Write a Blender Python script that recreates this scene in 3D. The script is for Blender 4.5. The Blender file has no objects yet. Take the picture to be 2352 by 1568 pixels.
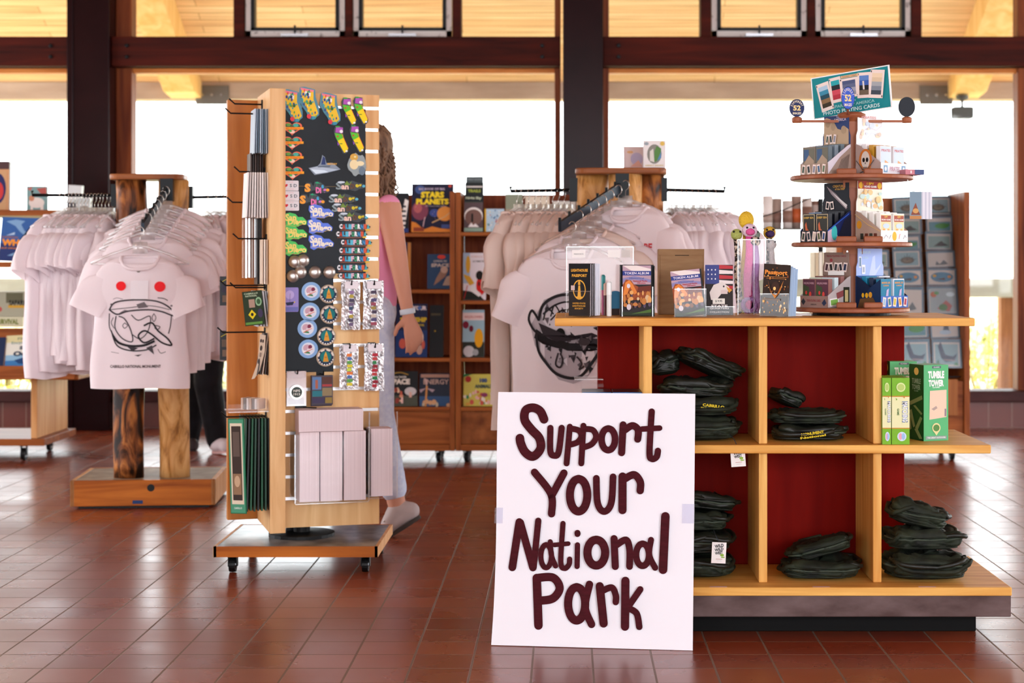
import bpy, bmesh, math, random
from math import sin, cos, pi, radians as R
from mathutils import Vector, Matrix
random.seed(7)
SC = bpy.context.scene
COL = SC.collection
# ---------- camera, world, lights, exposure ----------
F, H, PX, PY = 4000.0, 1.1, 1300.0, 600.0
cd = bpy.data.cameras.new('camera'); cam = bpy.data.objects.new('camera', cd); COL.objects.link(cam)
cam.location = (0, 0, H); cam.rotation_euler = (R(90), 0, 0)
cd.sensor_width = 36; cd.lens = 36*F/2352; cd.shift_x = -(PX-1176)/2352; cd.shift_y = -(784-PY)/2352
cd.clip_end = 3000; cd.dof.use_dof = True; cd.dof.focus_distance = 5.1; cd.dof.aperture_fstop = 4.5
SC.camera = cam
vs = SC.view_settings; vs.view_transform = 'Standard'; vs.look = 'None'; vs.exposure = 0.4; vs.gamma = 1; vs.use_curve_mapping = False
wd = bpy.data.worlds.new('world'); SC.world = wd; wd.use_nodes = True
bg = wd.node_tree.nodes['Background']; bg.inputs[0].default_value = (0.93, 0.96, 1, 1); bg.inputs[1].default_value = 5.0
def light(name, kind, loc, rot, energy, color, size=None, sy=None):
    l = bpy.data.lights.new(name, kind); l.energy = energy; l.color = color
    if kind == 'AREA': l.shape = 'RECTANGLE'; l.size = size; l.size_y = sy
    if kind == 'SUN': l.angle = R(1)
    o = bpy.data.objects.new(name, l); o.location = loc; o.rotation_euler = rot; COL.objects.link(o); return o
light('sun', 'SUN', (0, 5, 12), (R(38), 0, R(-30)), 16, (1, .95, .86))
for _x, _e in ((-4.2, 15), (0.4, 30), (4.9, 225)):      # added area fill lights, for assumed daylight from unseen windows behind the camera
    light('window_daylight', 'AREA', (_x, -3.9, 2.0), (R(80), 0, R(8) if _x > 4 else 0), _e, (.85, .9, 1), 3.4, 2.6)
for _x, _y in ((-6.8, 6), (6.8, 6), (-6.8, 3.5), (6.8, 3.5)):   # warm fill lights added high along the side walls, no lamps known there
    _l = light('ceiling_lamp', 'POINT', (_x, _y, 4.0), (0, 0, 0), 50, (1, .78, .6)); _l.data.shadow_soft_size = .12

# ---------- materials ----------
def lin(c):
    if isinstance(c, str):
        c = c.lstrip('#'); c = [int(c[i:i+2], 16)/255 for i in (0, 2, 4)]
    return tuple((v/12.92 if v <= .04045 else ((v+.055)/1.055)**2.4) for v in c[:3]) + (1,)
_M = {}
def mat(c, rough=.6, metal=0, spec=.22, name=None, emit=0):
    k = (str(c), rough, metal, spec, emit)
    if k in _M: return _M[k]
    m = bpy.data.materials.new(name or 'paint'); m.use_nodes = True; b = m.node_tree.nodes['Principled BSDF']
    b.inputs['Base Color'].default_value = lin(c); b.inputs['Roughness'].default_value = rough
    b.inputs['Metallic'].default_value = metal; b.inputs['Specular IOR Level'].default_value = spec
    if emit: b.inputs['Emission Color'].default_value = lin(c); b.inputs['Emission Strength'].default_value = emit
    _M[k] = m; return m
def noisemat(c1, c2, scale=(1, 1, 1), nscale=8, detail=6, rough=.5, bump=0, name='grain', dist=0, lo=.3, hi=.7, spec=.2, c3=None, rv=0, tr=0):
    k = ('n', c1, c2, scale, nscale, rough, bump, dist, lo, hi, c3)
    if k in _M: return _M[k]
    m = bpy.data.materials.new(name); m.use_nodes = True; t = m.node_tree; b = t.nodes['Principled BSDF']
    tc = t.nodes.new('ShaderNodeTexCoord'); mp = t.nodes.new('ShaderNodeMapping'); mp.inputs['Scale'].default_value = scale
    n = t.nodes.new('ShaderNodeTexNoise'); n.inputs['Scale'].default_value = nscale; n.inputs['Detail'].default_value = detail
    n.inputs['Distortion'].default_value = dist
    cr = t.nodes.new('ShaderNodeValToRGB'); e = cr.color_ramp.elements
    e[0].position = lo; e[0].color = lin(c1); e[1].position = hi; e[1].color = lin(c2)
    if c3: x = e.new((lo+hi)/2); x.color = lin(c3)
    L = t.links.new
    L(tc.outputs['Object'], mp.inputs[0]); L(mp.outputs[0], n.inputs['Vector']); L(n.outputs['Fac'], cr.inputs[0]); L(cr.outputs[0], b.inputs['Base Color'])
    b.inputs['Roughness'].default_value = rough; b.inputs['Specular IOR Level'].default_value = spec
    if tr: b.inputs['Transmission Weight'].default_value = 0
    if bump:
        bp = t.nodes.new('ShaderNodeBump'); bp.inputs['Strength'].default_value = bump; bp.inputs['Distance'].default_value = .01
        L(n.outputs['Fac'], bp.inputs['Height']); L(bp.outputs[0], b.inputs['Normal'])
    _M[k] = m; return m
def wood(c1, c2, axis='x', rough=.4, s=14, bump=0, spec=.15):
    sc = {'x': (.12, 1.6, 1.6), 'y': (1.6, .12, 1.6), 'z': (1.6, 1.6, .12)}[axis]
    return noisemat(c1, c2, sc, s, 8, rough, bump, 'wood', dist=1.2, spec=spec)
def acrylic(tint='#ffffff', fac=.12, rough=.05, name='clear_acrylic', white=0):
    k = ('a', tint, fac, rough, white)
    if k in _M: return _M[k]
    m = bpy.data.materials.new(name); m.use_nodes = True; t = m.node_tree; t.nodes.clear()
    o = t.nodes.new('ShaderNodeOutputMaterial'); tr = t.nodes.new('ShaderNodeBsdfTransparent'); tr.inputs[0].default_value = lin(tint)
    g = t.nodes.new('ShaderNodeBsdfGlossy'); g.inputs['Roughness'].default_value = rough; g.inputs[0].default_value = (1, 1, 1, 1)
    mx = t.nodes.new('ShaderNodeMixShader'); mx.inputs[0].default_value = fac
    L = t.links.new; L(tr.outputs[0], mx.inputs[1]); L(g.outputs[0], mx.inputs[2]); last = mx
    if white:
        d = t.nodes.new('ShaderNodeBsdfTranslucent'); d.inputs[0].default_value = (.95, .95, .95, 1)
        m2 = t.nodes.new('ShaderNodeMixShader'); m2.inputs[0].default_value = white
        L(mx.outputs[0], m2.inputs[1]); L(d.outputs[0], m2.inputs[2]); last = m2
    L(last.outputs[0], o.inputs[0]); _M[k] = m; return m
def cloth(c, rough=.95, trans=.2):
    k = ('c', c, trans)
    if k in _M: return _M[k]
    m = bpy.data.materials.new('cotton'); m.use_nodes = True; t = m.node_tree; b = t.nodes['Principled BSDF']
    b.inputs['Base Color'].default_value = lin(c); b.inputs['Roughness'].default_value = rough; b.inputs['Specular IOR Level'].default_value = .15
    tl = t.nodes.new('ShaderNodeBsdfTranslucent'); tl.inputs[0].default_value = lin(c); mx = t.nodes.new('ShaderNodeMixShader'); mx.inputs[0].default_value = trans
    o = t.nodes['Material Output']; L = t.links.new
    L(b.outputs[0], mx.inputs[1]); L(tl.outputs[0], mx.inputs[2]); L(mx.outputs[0], o.inputs[0]); _M[k] = m; return m

OAK = wood('#cc8838', '#f0bc66', 'x', .45); OAKZ = wood('#d08e40', '#f2c272', 'z', .45); OAKY = OAK
PINE = wood('#c98a50', '#e3b27c', 'z', .5, 10)
ORG = wood('#8a4213', '#c97428', 'x', .4, 10); ORGZ = wood('#96501f', '#cf8038', 'z', .4, 10)
CASE = wood('#7a3c17', '#a8602c', 'x', .45, 12); CASEZ = wood('#7a3c17', '#a8602c', 'z', .45, 12)
REDW = noisemat('#640400', '#7e0f05', (1.5, 1.5, .2), 9, 6, .5, 0, 'red_laminate', spec=.04)
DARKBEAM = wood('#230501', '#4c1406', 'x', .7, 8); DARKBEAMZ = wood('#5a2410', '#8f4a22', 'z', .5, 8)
STEEL = noisemat('#1a0507', '#22090b', (1, 1, 1), 4, 3, .22, 0, 'painted_steel', spec=.1)
SOFFIT = None
BLACK = mat('#0b0b0c', .45); BLACKM = mat('#101315', .35, .3); CHROME = mat('#b9bcc0', .25, 1); WHITE = mat('#f2f0ee', .6)
WIRE = mat('#c9c4bd', .25, .9); PAPER = mat('#efe9e6', .8); ACR = acrylic(fac=.016); ACRE = acrylic(fac=.2, rough=.2, white=.12, name='acrylic_edge')
GLASS = acrylic('#fbfdfc', .025, .02, 'window_glass')
WTEE = cloth('#fbf0f3'); TTEE = cloth('#f6e2d6'); CLIP = mat('#141416', .4)

# ---------- geometry helpers ----------
class MB:
    def __init__(s): s.v = []; s.f = []; s.mi = []; s.ms = []; s.M = None
    def mid(s, m):
        if m not in s.ms: s.ms.append(m)
        return s.ms.index(m)
    def add(s, vs_, fs, m):
        n = len(s.v); i = s.mid(m)
        s.v += [tuple(s.M @ Vector(v)) if s.M else tuple(v) for v in vs_]
        s.f += [tuple(a+n for a in f) for f in fs]; s.mi += [i]*len(fs); return s
    def box(s, x0, x1, y0, y1, z0, z1, m):
        if x0 > x1: x0, x1 = x1, x0
        if y0 > y1: y0, y1 = y1, y0
        if z0 > z1: z0, z1 = z1, z0
        return s.add([(x, y, z) for x in (x0, x1) for y in (y0, y1) for z in (z0, z1)],
                     [(0, 1, 3, 2), (4, 6, 7, 5), (0, 4, 5, 1), (2, 3, 7, 6), (0, 2, 6, 4), (1, 5, 7, 3)], m)
    def prism(s, poly, t, m, plane='xz', o=0):   # polygon in a plane extruded by t from offset o
        n = len(poly)
        g = {'xz': lambda p, d: (p[0], d, p[1]), 'xy': lambda p, d: (p[0], p[1], d), 'yz': lambda p, d: (d, p[0], p[1])}[plane]
        vs_ = [g(p, o) for p in poly] + [g(p, o+t) for p in poly]
        fs = [tuple(range(n))[::-1], tuple(range(n, 2*n))] + [(i, (i+1) % n, n+(i+1) % n, n+i) for i in range(n)]
        return s.add(vs_, fs, m)
    def tube(s, pts, r, m, n=8, caps=True, rs=None, close=False):
        pts = [Vector(p) for p in pts]; vs_ = []; k = len(pts); up = None
        for i, p in enumerate(pts):
            if close: d = pts[(i+1) % k]-pts[i-1]
            else: d = (pts[min(i+1, k-1)]-pts[max(i-1, 0)])
            d.normalize()
            if up is None: up = Vector((0, 0, 1)) if abs(d.z) < .9 else Vector((1, 0, 0))
            a = d.cross(up).normalized(); b = a.cross(d).normalized(); up = b
            rr = rs[i] if rs else r
            vs_ += [p+a*cos(2*pi*j/n)*rr+b*sin(2*pi*j/n)*rr for j in range(n)]
        fs = [(i*n+j, i*n+(j+1) % n, ((i+1) % k)*n+(j+1) % n, ((i+1) % k)*n+j) for i in range(k if close else k-1) for j in range(n)]
        if caps and not close: fs += [tuple(range(n))[::-1], tuple(range((k-1)*n, k*n))]
        return s.add(vs_, fs, m)
    def lathe(s, prof, m, c=(0, 0, 0), n=24, axis='z', sx=1, sy=1):
        vs_ = []
        for r, h in prof:
            for j in range(n):
                a = 2*pi*j/n; x, y = r*cos(a)*sx, r*sin(a)*sy
                vs_.append({'z': (c[0]+x, c[1]+y, c[2]+h), 'y': (c[0]+x, c[1]+h, c[2]+y), 'x': (c[0]+h, c[1]+x, c[2]+y)}[axis])
        k = len(prof); fs = [(i*n+j, i*n+(j+1) % n, (i+1)*n+(j+1) % n, (i+1)*n+j) for i in range(k-1) for j in range(n)]
        fs += [tuple(range(n))[::-1], tuple(range((k-1)*n, k*n))]
        return s.add(vs_, fs, m)
    def ball(s, c, r, m, n=12, k=8):
        r = (r, r, r) if not hasattr(r, '__len__') else r
        vs_ = [(c[0]+r[0]*cos(2*pi*j/n)*sin(pi*i/k), c[1]+r[1]*sin(2*pi*j/n)*sin(pi*i/k), c[2]+r[2]*cos(pi*i/k)) for i in range(1, k) for j in range(n)]
        a = len(vs_); vs_ += [(c[0], c[1], c[2]+r[2]), (c[0], c[1], c[2]-r[2])]
        fs = [(i*n+j, (i+1)*n+j, (i+1)*n+(j+1) % n, i*n+(j+1) % n) for i in range(k-2) for j in range(n)]
        fs += [(a, j, (j+1) % n) for j in range(n)] + [(a+1, (k-2)*n+(j+1) % n, (k-2)*n+j) for j in range(n)]
        return s.add(vs_, fs, m)
    def build(s, name, parent=None, loc=(0, 0, 0), rz=0, smooth=False, bevel=0, seg=2, rot=None):
        me = bpy.data.meshes.new(name); me.from_pydata(s.v, [], s.f)
        for m in s.ms: me.materials.append(m)
        me.polygons.foreach_set('material_index', s.mi)
        if smooth: me.polygons.foreach_set('use_smooth', [True]*len(s.f))
        me.update(); o = bpy.data.objects.new(name, me); COL.objects.link(o)
        o.location = loc; o.rotation_euler = rot or (0, 0, rz)
        if parent: o.parent = parent
        if bevel:
            b = o.modifiers.new('bevel', 'BEVEL'); b.width = bevel; b.segments = seg; b.limit_method = 'ANGLE'
        return o
def tag(o, label=None, cat=None, group=None, kind=None):
    if label: o['label'] = label
    if cat: o['category'] = cat
    if group: o['group'] = group
    if kind: o['kind'] = kind
    return o
def thing(name, label, cat, loc=(0, 0, 0), rz=0, group=None, rot=None, kind=None):
    o = bpy.data.objects.new(name, None); o.empty_display_size = .05; COL.objects.link(o)
    o.location = loc; o.rotation_euler = rot or (0, 0, rz); return tag(o, label, cat, group, kind)
def dup(o, loc=None, rz=None, label=None, parent=None, rot=None):
    c = o.copy(); COL.objects.link(c)
    if parent: c.parent = parent
    if loc is not None: c.location = loc
    if rz is not None: c.rotation_euler = (0, 0, rz)
    if rot is not None: c.rotation_euler = rot
    if label: c['label'] = label
    for ch in list(o.children): dup(ch, parent=c)
    return c
def P(px, py, Y): return Vector(((px-PX)*Y/F, Y, H-(py-PY)*Y/F))
def U(n, Y): return n*Y/F

# ---------- flat artwork: layered shapes in the XZ plane facing -Y ----------
_T = {}
def textgeo(txt, bold=0):
    k = (txt, bold)
    if k in _T: return _T[k]
    cu = bpy.data.curves.new('t', 'FONT'); cu.body = txt; cu.size = 1; cu.resolution_u = 2; cu.offset = bold*.02
    ob = bpy.data.objects.new('t', cu); me = ob.to_mesh()
    vs_ = [tuple(v.co) for v in me.vertices]; fs = [tuple(p.vertices) for p in me.polygons]
    ob.to_mesh_clear(); bpy.data.objects.remove(ob); bpy.data.curves.remove(cu)
    xs = [v[0] for v in vs_]; ys = [v[1] for v in vs_]
    _T[k] = (vs_, fs, min(xs), max(xs), min(ys), max(ys)); return _T[k]
def arrange(mb, items, w=1, h=1, y0=-.0004, dy=.0003, warp=None):
    """items in 0..1 of w,h (x from -w/2): r rect, e ellipse, p polygon, l stroke, t text"""
    for i, it in enumerate(items):
        y = y0-dy*i; k = it[0]; m = it[-1] if not isinstance(it[-1], str) or k == 't' else mat(it[-1], .55)
        def q(x, z):
            X, Z = (x-.5)*w, z*h
            return (X, y+(warp(X, Z) if warp else 0), Z)
        if k == 'r':
            _, a, b, c, d = it[:5]; mb.add([q(a, b), q(c, b), q(c, d), q(a, d)], [(0, 1, 2, 3)], m)
        elif k == 'e':
            _, a, b, c, d = it[:5]; n = 18
            mb.add([q(a+c*cos(2*pi*j/n), b+d*sin(2*pi*j/n)) for j in range(n)], [tuple(range(n))], m)
        elif k == 'p':
            mb.add([q(*p) for p in it[1]], [tuple(range(len(it[1])))], m)
        elif k == 'l':
            pts, wd_ = it[1], it[2]
            for a, b in zip(pts[:-1], pts[1:]):
                ax, az, bx, bz = a[0]*w, a[1]*h, b[0]*w, b[1]*h; dx, dz = bx-ax, bz-az; L = math.hypot(dx, dz) or 1; nx, nz = -dz/L*wd_/2, dx/L*wd_/2
                ex, ez = dx/L*wd_*.3, dz/L*wd_*.3
                mb.add([q((ax+nx-ex)/w, (az+nz-ez)/h), q((ax-nx-ex)/w, (az-nz-ez)/h), q((bx-nx+ex)/w, (bz-nz+ez)/h), q((bx+nx+ex)/w, (bz+nz+ez)/h)], [(0, 1, 2, 3)], m)
        elif k == 't':   # ('t', text, cx, cz, height, width, colour[, bold, rot])
            _, txt, cx, cz, th, tw, c = it[:7]; bold = it[7] if len(it) > 7 else 1; ro = R(it[8]) if len(it) > 8 else 0
            vs_, fs, a, b, lo, hi = textgeo(txt, bold); sx = tw*w/max(b-a, 1e-4); sz = th*h/max(hi-lo, 1e-4)
            out = []
            for v in vs_:
                X, Z = (v[0]-(a+b)/2)*sx, (v[1]-(lo+hi)/2)*sz
                X, Z = X*cos(ro)-Z*sin(ro), X*sin(ro)+Z*cos(ro); out.append(q(cx+X/w, cz+Z/h))
            mb.add(out, fs, mat(c, .55) if isinstance(c, str) else c)
    return mb
def art(parent, w, h, items, name='cover_print', loc=(0, 0, 0), rot=None, warp=None, rz=0, dy=.0003):
    return arrange(MB(), items, w, h, warp=warp, dy=dy).build(name, parent, loc, rz, rot=rot)
def specks(n, x0, z0, x1, z1, cols, r=(.02, .05), seed=1, shape='e'):
    g = random.Random(seed); o = []
    for _ in range(n):
        x, z, s, t = g.uniform(x0, x1), g.uniform(z0, z1), g.uniform(*r), g.uniform(*r); c = g.choice(cols)
        if shape == 'e': o.append(('e', x, z, s, t, c))
        else:
            a = g.uniform(0, 3); o.append(('p', [(x+s*cos(a+k*2.1+g.uniform(-.3, .3)), z+s*sin(a+k*2.1)) for k in range(3)], c))
    return o
# ---------- floor ----------
def floor_mat():
    m = bpy.data.materials.new('quarry_tile'); m.use_nodes = True; t = m.node_tree; b = t.nodes['Principled BSDF']; L = t.links.new; N = t.nodes.new
    tc = N('ShaderNodeTexCoord'); mp = N('ShaderNodeMapping'); mp.inputs['Location'].default_value = (.0895+.0025, -4.711+.0025, 0)
    br = N('ShaderNodeTexBrick'); br.offset = 0; br.inputs['Scale'].default_value = 1
    for k, v in (('Brick Width', .165), ('Row Height', .165), ('Mortar Size', .0034), ('Mortar Smooth', .3), ('Bias', 0)): br.inputs[k].default_value = v
    br.inputs['Color1'].default_value = lin('#7a2e14'); br.inputs['Color2'].default_value = lin('#8f3f1e'); br.inputs['Mortar'].default_value = lin('#6e5340')
    n = N('ShaderNodeTexNoise'); n.inputs['Scale'].default_value = 2.2; n.inputs['Detail'].default_value = 8
    cr = N('ShaderNodeValToRGB'); cr.color_ramp.elements[0].position = .3; cr.color_ramp.elements[0].color = (.23, .23, .23, 1); cr.color_ramp.elements[1].position = .75; cr.color_ramp.elements[1].color = (.36, .36, .36, 1)
    mx = N('ShaderNodeMath'); mx.operation = 'MULTIPLY_ADD'; mx.inputs[1].default_value = .3
    n2 = N('ShaderNodeTexNoise'); n2.inputs['Scale'].default_value = 9; n2.inputs['Detail'].default_value = 3
    bp = N('ShaderNodeBump'); bp.inputs['Strength'].default_value = .35; bp.inputs['Distance'].default_value = .004
    sb = N('ShaderNodeMath'); sb.operation = 'MULTIPLY_ADD'; sb.inputs[1].default_value = -1.0
    m3 = N('ShaderNodeMath'); m3.operation = 'MULTIPLY'; m3.inputs[1].default_value = .1
    L(tc.outputs['Object'], mp.inputs[0]); L(mp.outputs[0], br.inputs['Vector']); L(tc.outputs['Object'], n.inputs['Vector']); L(tc.outputs['Object'], n2.inputs['Vector'])
    L(n.outputs['Fac'], cr.inputs[0]); L(br.outputs['Fac'], mx.inputs[0]); L(cr.outputs[0], mx.inputs[2]); L(mx.outputs[0], b.inputs['Roughness'])
    L(n2.outputs['Fac'], m3.inputs[0]); L(br.outputs['Fac'], sb.inputs[0]); L(m3.outputs[0], sb.inputs[2]); L(sb.outputs[0], bp.inputs['Height']); L(bp.outputs[0], b.inputs['Normal'])
    L(br.outputs['Color'], b.inputs['Base Color']); b.inputs['Specular IOR Level'].default_value = 1.0
    return m
def struct(mb, name, **k):
    o = mb.build(name, **k); o['kind'] = 'structure'; return o
FL = floor_mat()
struct(MB().box(-7, 7, -4.2, 11.62, -.12, 0, FL), 'floor')
PLK = noisemat('#6b3a1c', '#8a5028', (.15, 3, 1), 6, 6, .6, 0, 'ceiling_boards')
struct(MB().box(-7.2, 7.2, -4.4, 11.75, 4.3, 4.42, PLK), 'ceiling')
TILEC = mat('#6e2b1b', .4)
WALLP = noisemat('#b09078', '#bc9c84', (1, 1, 1), 3, 3, .8, 0, 'plaster')
for nm_, x_ in (('wall_left', -7.2), ('wall_right', 7)):  # unseen side walls, the window openings in them assumed from the light
    w = MB().box(x_, x_+.2, -4.2, 3.2, 0, 4.3, WALLP).box(x_, x_+.2, 3.2, 11.62, 0, .3, TILEC).box(x_, x_+.2, 3.2, 11.62, 2.9, 4.3, DARKBEAM)
    for y_ in (3.2, 6.0, 8.8, 11.4): w.box(x_, x_+.2, y_, y_+.22, .3, 2.9, DARKBEAMZ)
    struct(w, nm_)
w = MB().box(-7, 7, -4.4, -4.2, 0, .6, WALLP).box(-7, 7, -4.4, -4.2, 3.4, 4.3, WALLP)  # unseen wall behind the camera, its window openings assumed
for x in (-7, -2.4, 1.8, 6.2): w.box(x, x+.6, -4.4, -4.2, .6, 3.4, WALLP)
struct(w, 'wall_back')
YW = 11.5
def wx(px, Y=YW): return (px-PX)*Y/F
def wz(py, Y=YW): return H-(py-PY)*Y/F
ZB0, ZB1 = wz(157), wz(90)   # big timber beam
# low wall: tile course and sill
TILEB = bpy.data.materials.new('base_tile'); TILEB.use_nodes = True
_t = TILEB.node_tree; _b = _t.nodes['Principled BSDF']; _br = _t.nodes.new('ShaderNodeTexBrick'); _tc = _t.nodes.new('ShaderNodeTexCoord'); _mp = _t.nodes.new('ShaderNodeMapping')
_mp.inputs['Rotation'].default_value = (R(90), 0, 0); _br.offset = 0
for k, v in (('Scale', 1), ('Brick Width', .155), ('Row Height', .175), ('Mortar Size', .003)): _br.inputs[k].default_value = v
_br.inputs['Color1'].default_value = lin('#5d2214'); _br.inputs['Color2'].default_value = lin('#6e2b1b'); _br.inputs['Mortar'].default_value = lin('#8a6a5a')
_t.links.new(_tc.outputs['Object'], _mp.inputs[0]); _t.links.new(_mp.outputs[0], _br.inputs['Vector']); _t.links.new(_br.outputs['Color'], _b.inputs['Base Color']); _b.inputs['Roughness'].default_value = .35
struct(MB().box(-7, 7, 11.5, 11.62, 0, .175, TILEB), 'baseboard_front')
SILL = noisemat('#3a1c1c', '#4a2624', (1, 3, 3), 6, 4, .5, 0, 'sill_paint')
struct(MB().box(-7, 7, 11.42, 11.66, .175, .25, SILL), 'trim_1', bevel=.008)
struct(MB().box(-7, 7, 11.45, 11.62, 3.75, 4.3, DARKBEAM), 'wall_front')
# columns
COLX = (-6.45, -3.226, -.02, 3.19)
for i, x in enumerate(COLX):
    c = MB().box(x, x+.262, 11.3, 11.55, 0, 4.3, STEEL)
    c.box(x-.012, x+.03, 11.29, 11.56, 0, 4.3, STEEL) if i == 1 else None
    struct(c, 'trim_%d' % (i+2), bevel=.006)
# bays: (left px, right px, mullion list)
n = 5
bays = [(-6.19, -3.24, ()), (-2.964, -.035, ((wx(540), wx(565)), (wx(795), wx(812)), (wx(1040), wx(1060)))),
        (.243, 3.18, ((wx(1608), wx(1632)), (wx(1852), wx(1870)), (wx(2090), wx(2113)))), (3.45, 7, ())]
for bi, (a, b, mul) in enumerate(bays):
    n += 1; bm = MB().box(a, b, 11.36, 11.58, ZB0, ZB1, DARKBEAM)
    for s in (a+.1, b-.12): bm.lathe([(.014, 0), (.014, -.012)], BLACKM, (s, 11.36, ZB0+.06), 8, 'y').lathe([(.014, 0), (.014, -.012)], BLACKM, (s, 11.36, ZB1-.06), 8, 'y')
    struct(bm, 'trim_%d' % n, bevel=.006)
    n += 1; j = MB().box(a, b, 11.5, 11.6, ZB0-.03, ZB0, wood('#b8662a', '#d98a44', 'x', .5))
    la = wx(305) if bi == 1 else a+.04; rb = wx(2335) if bi == 2 else b-.04
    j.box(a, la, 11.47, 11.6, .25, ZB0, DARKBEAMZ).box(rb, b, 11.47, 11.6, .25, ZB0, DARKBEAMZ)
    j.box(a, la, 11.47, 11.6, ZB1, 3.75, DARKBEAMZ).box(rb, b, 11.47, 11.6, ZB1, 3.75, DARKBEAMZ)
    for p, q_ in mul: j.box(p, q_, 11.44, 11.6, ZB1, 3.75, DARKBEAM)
    struct(j, 'trim_%d' % n, bevel=.004)
# panes
WN = [0]
def pane(x0, x1, z0, z1, y=11.56, frame=None):
    WN[0] += 1
    o = struct(MB().box(x0, x1, y, y+.006, z0, z1, GLASS), 'window_%d' % WN[0])
    return o
FRAMEW = noisemat('#7a6e68', '#cfc6c0', (1, 1, 1), 22, 5, .6, 0, 'worn_white_frame', lo=.3, hi=.42)
for bi, (a, b, mul) in enumerate(bays):
    pane(a, b, .25, ZB0-.03)
    xs = [a]+[v for p in mul for v in p]+[b]
    for k in range(0, len(xs), 2):
        x0, x1 = xs[k], xs[k+1]
        if not mul or k in (0, 6): pane(x0, x1, ZB1, 3.75); continue
        o = pane(x0+.05, x1-.05, ZB1+.05, 3.7, 11.52)
        fr = MB()
        for (p, q_, r_, s_) in ((x0+.005, x1-.005, ZB1+.005, ZB1+.05), (x0+.005, x1-.005, 3.69, 3.74), (x0+.005, x0+.04, ZB1, 3.74), (x1-.04, x1-.005, ZB1, 3.74)):
            fr.box(p, q_, 11.46, 11.5, r_, s_, FRAMEW)
        fr.build('window_frame', o)
        sh = MB()
        for (p, q_, r_, s_) in ((x0+.04, x1-.04, ZB1+.05, ZB1+.072), (x0+.04, x1-.04, 3.67, 3.69), (x0+.04, x0+.065, ZB1+.05, 3.69), (x1-.065, x1-.04, ZB1+.05, 3.69)):
            sh.box(p, q_, 11.45, 11.53, r_, s_, BLACK)
        sh.build('window_sash', o)
        c = (x0+x1)/2
        MB().box(c-.09, c+.09, 11.43, 11.46, ZB1+.012, ZB1+.03, CHROME).box(c-.006, c+.006, 11.44, 11.46, ZB1+.02, ZB1+.085, BLACKM).build('window_latch', o)
# ---------- outside ----------
def planks(c1, c2):
    m = bpy.data.materials.new('soffit_boards'); m.use_nodes = True; t = m.node_tree; b = t.nodes['Principled BSDF']; L = t.links.new; N = t.nodes.new
    tc = N('ShaderNodeTexCoord'); br = N('ShaderNodeTexBrick'); br.offset = .4
    for k, v in (('Scale', 1), ('Brick Width', 2.1), ('Row Height', .09), ('Mortar Size', .003), ('Bias', 0)): br.inputs[k].default_value = v
    br.inputs['Color1'].default_value = lin(c1); br.inputs['Color2'].default_value = lin(c2); br.inputs['Mortar'].default_value = lin('#a87838')
    mp = N('ShaderNodeMapping'); mp.inputs['Scale'].default_value = (.25, 8, 8); n = N('ShaderNodeTexNoise'); n.inputs['Scale'].default_value = 5; n.inputs['Detail'].default_value = 5
    mx = N('ShaderNodeMix'); mx.data_type = 'RGBA'; mx.blend_type = 'MULTIPLY'; mx.inputs[0].default_value = .55
    cr = N('ShaderNodeValToRGB'); cr.color_ramp.elements[0].position = .35; cr.color_ramp.elements[0].color = (.55, .42, .3, 1); cr.color_ramp.elements[1].position = .6; cr.color_ramp.elements[1].color = (1, 1, 1, 1)
    L(tc.outputs['Object'], br.inputs['Vector']); L(tc.outputs['Object'], mp.inputs[0]); L(mp.outputs[0], n.inputs['Vector']); L(n.outputs['Fac'], cr.inputs[0])
    L(br.outputs['Color'], mx.inputs[6]); L(cr.outputs[0], mx.inputs[7]); L(mx.outputs[2], b.inputs['Base Color']); b.inputs['Roughness'].default_value = .7
    return m
SOF = planks('#f8d09c', '#ecb880')
TIMB = wood('#dba860', '#f0c88a', 'z', .6, 5)
D0, D1 = 11.7, 14.8; ZO = 2.62; SL = math.tan(R(28)); LEN = (D1-D0)/cos(R(28))
so = MB().box(-9, 9, 0, LEN+.3, 0, .05, SOF); o = struct(so, 'trim_20', loc=(0, D0, ZO+(D1-D0)*SL), rot=(-R(28), 0, 0))
def along(y): return ZO+(D1-y)*SL
GREYB = noisemat('#a08878', '#bca594', (.2, 1, 1), 8, 4, .7, 0, 'weathered_beam')
fb = MB().box(-9, 9, D1-.02, D1+.14, wz(228, D1), ZO-.0, GREYB); struct(fb, 'trim_21')
for k, x in enumerate((-9.7+.0, -3.22, 3.37)):
    px_ = x
    r_ = MB(); y0, y1 = D0, D1-.02
    prof = [(y0, along(y0)), (y1, along(y1)), (y1, along(y1)-.15), (y1-.3, along(y1-.3)-.28), (y0, along(y0)-.28)]
    r_.prism(prof, .26, TIMB, 'yz', px_-.13); struct(r_, 'trim_%d' % (22+k), bevel=.01)
for k, x in enumerate((-3.0, 3.14)):
    MBk = MB().box(x-.14, x+.14, D1-.035, D1-.02, ZO-.19, ZO-.03, mat('#6d6a66', .5, .5))
    for q_ in (-.08, 0, .08): MBk.lathe([(.012, 0), (.012, -.012)], CHROME, (x+q_, D1-.035, ZO-.11), 6, 'y')
    struct(MBk, 'trim_%d' % (25+k))
# outdoor flood lamp under the right rafter
fl = thing('outdoor_floodlight', 'small dark floodlight hanging under the eaves outside the right window', 'lamp', Vector((P(2210, 238, 14.6).x, 14.6, 2.493)))
MB().lathe([(.02, 0), (.055, -.005), (.05, -.035), (.012, -.05), (.012, -.1)], mat('#4a4a48', .5), n=16).build('mount', fl)
fh = MB().box(-.075, .075, -.05, .05, -.2, -.1, mat('#33383a', .5))
for k in range(8): fh.box(-.085, .085, -.055+.014*k, -.051+.014*k, -.195, -.105, mat('#4b5052', .5))
fh.build('lamp_head', fl, bevel=.004)
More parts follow.
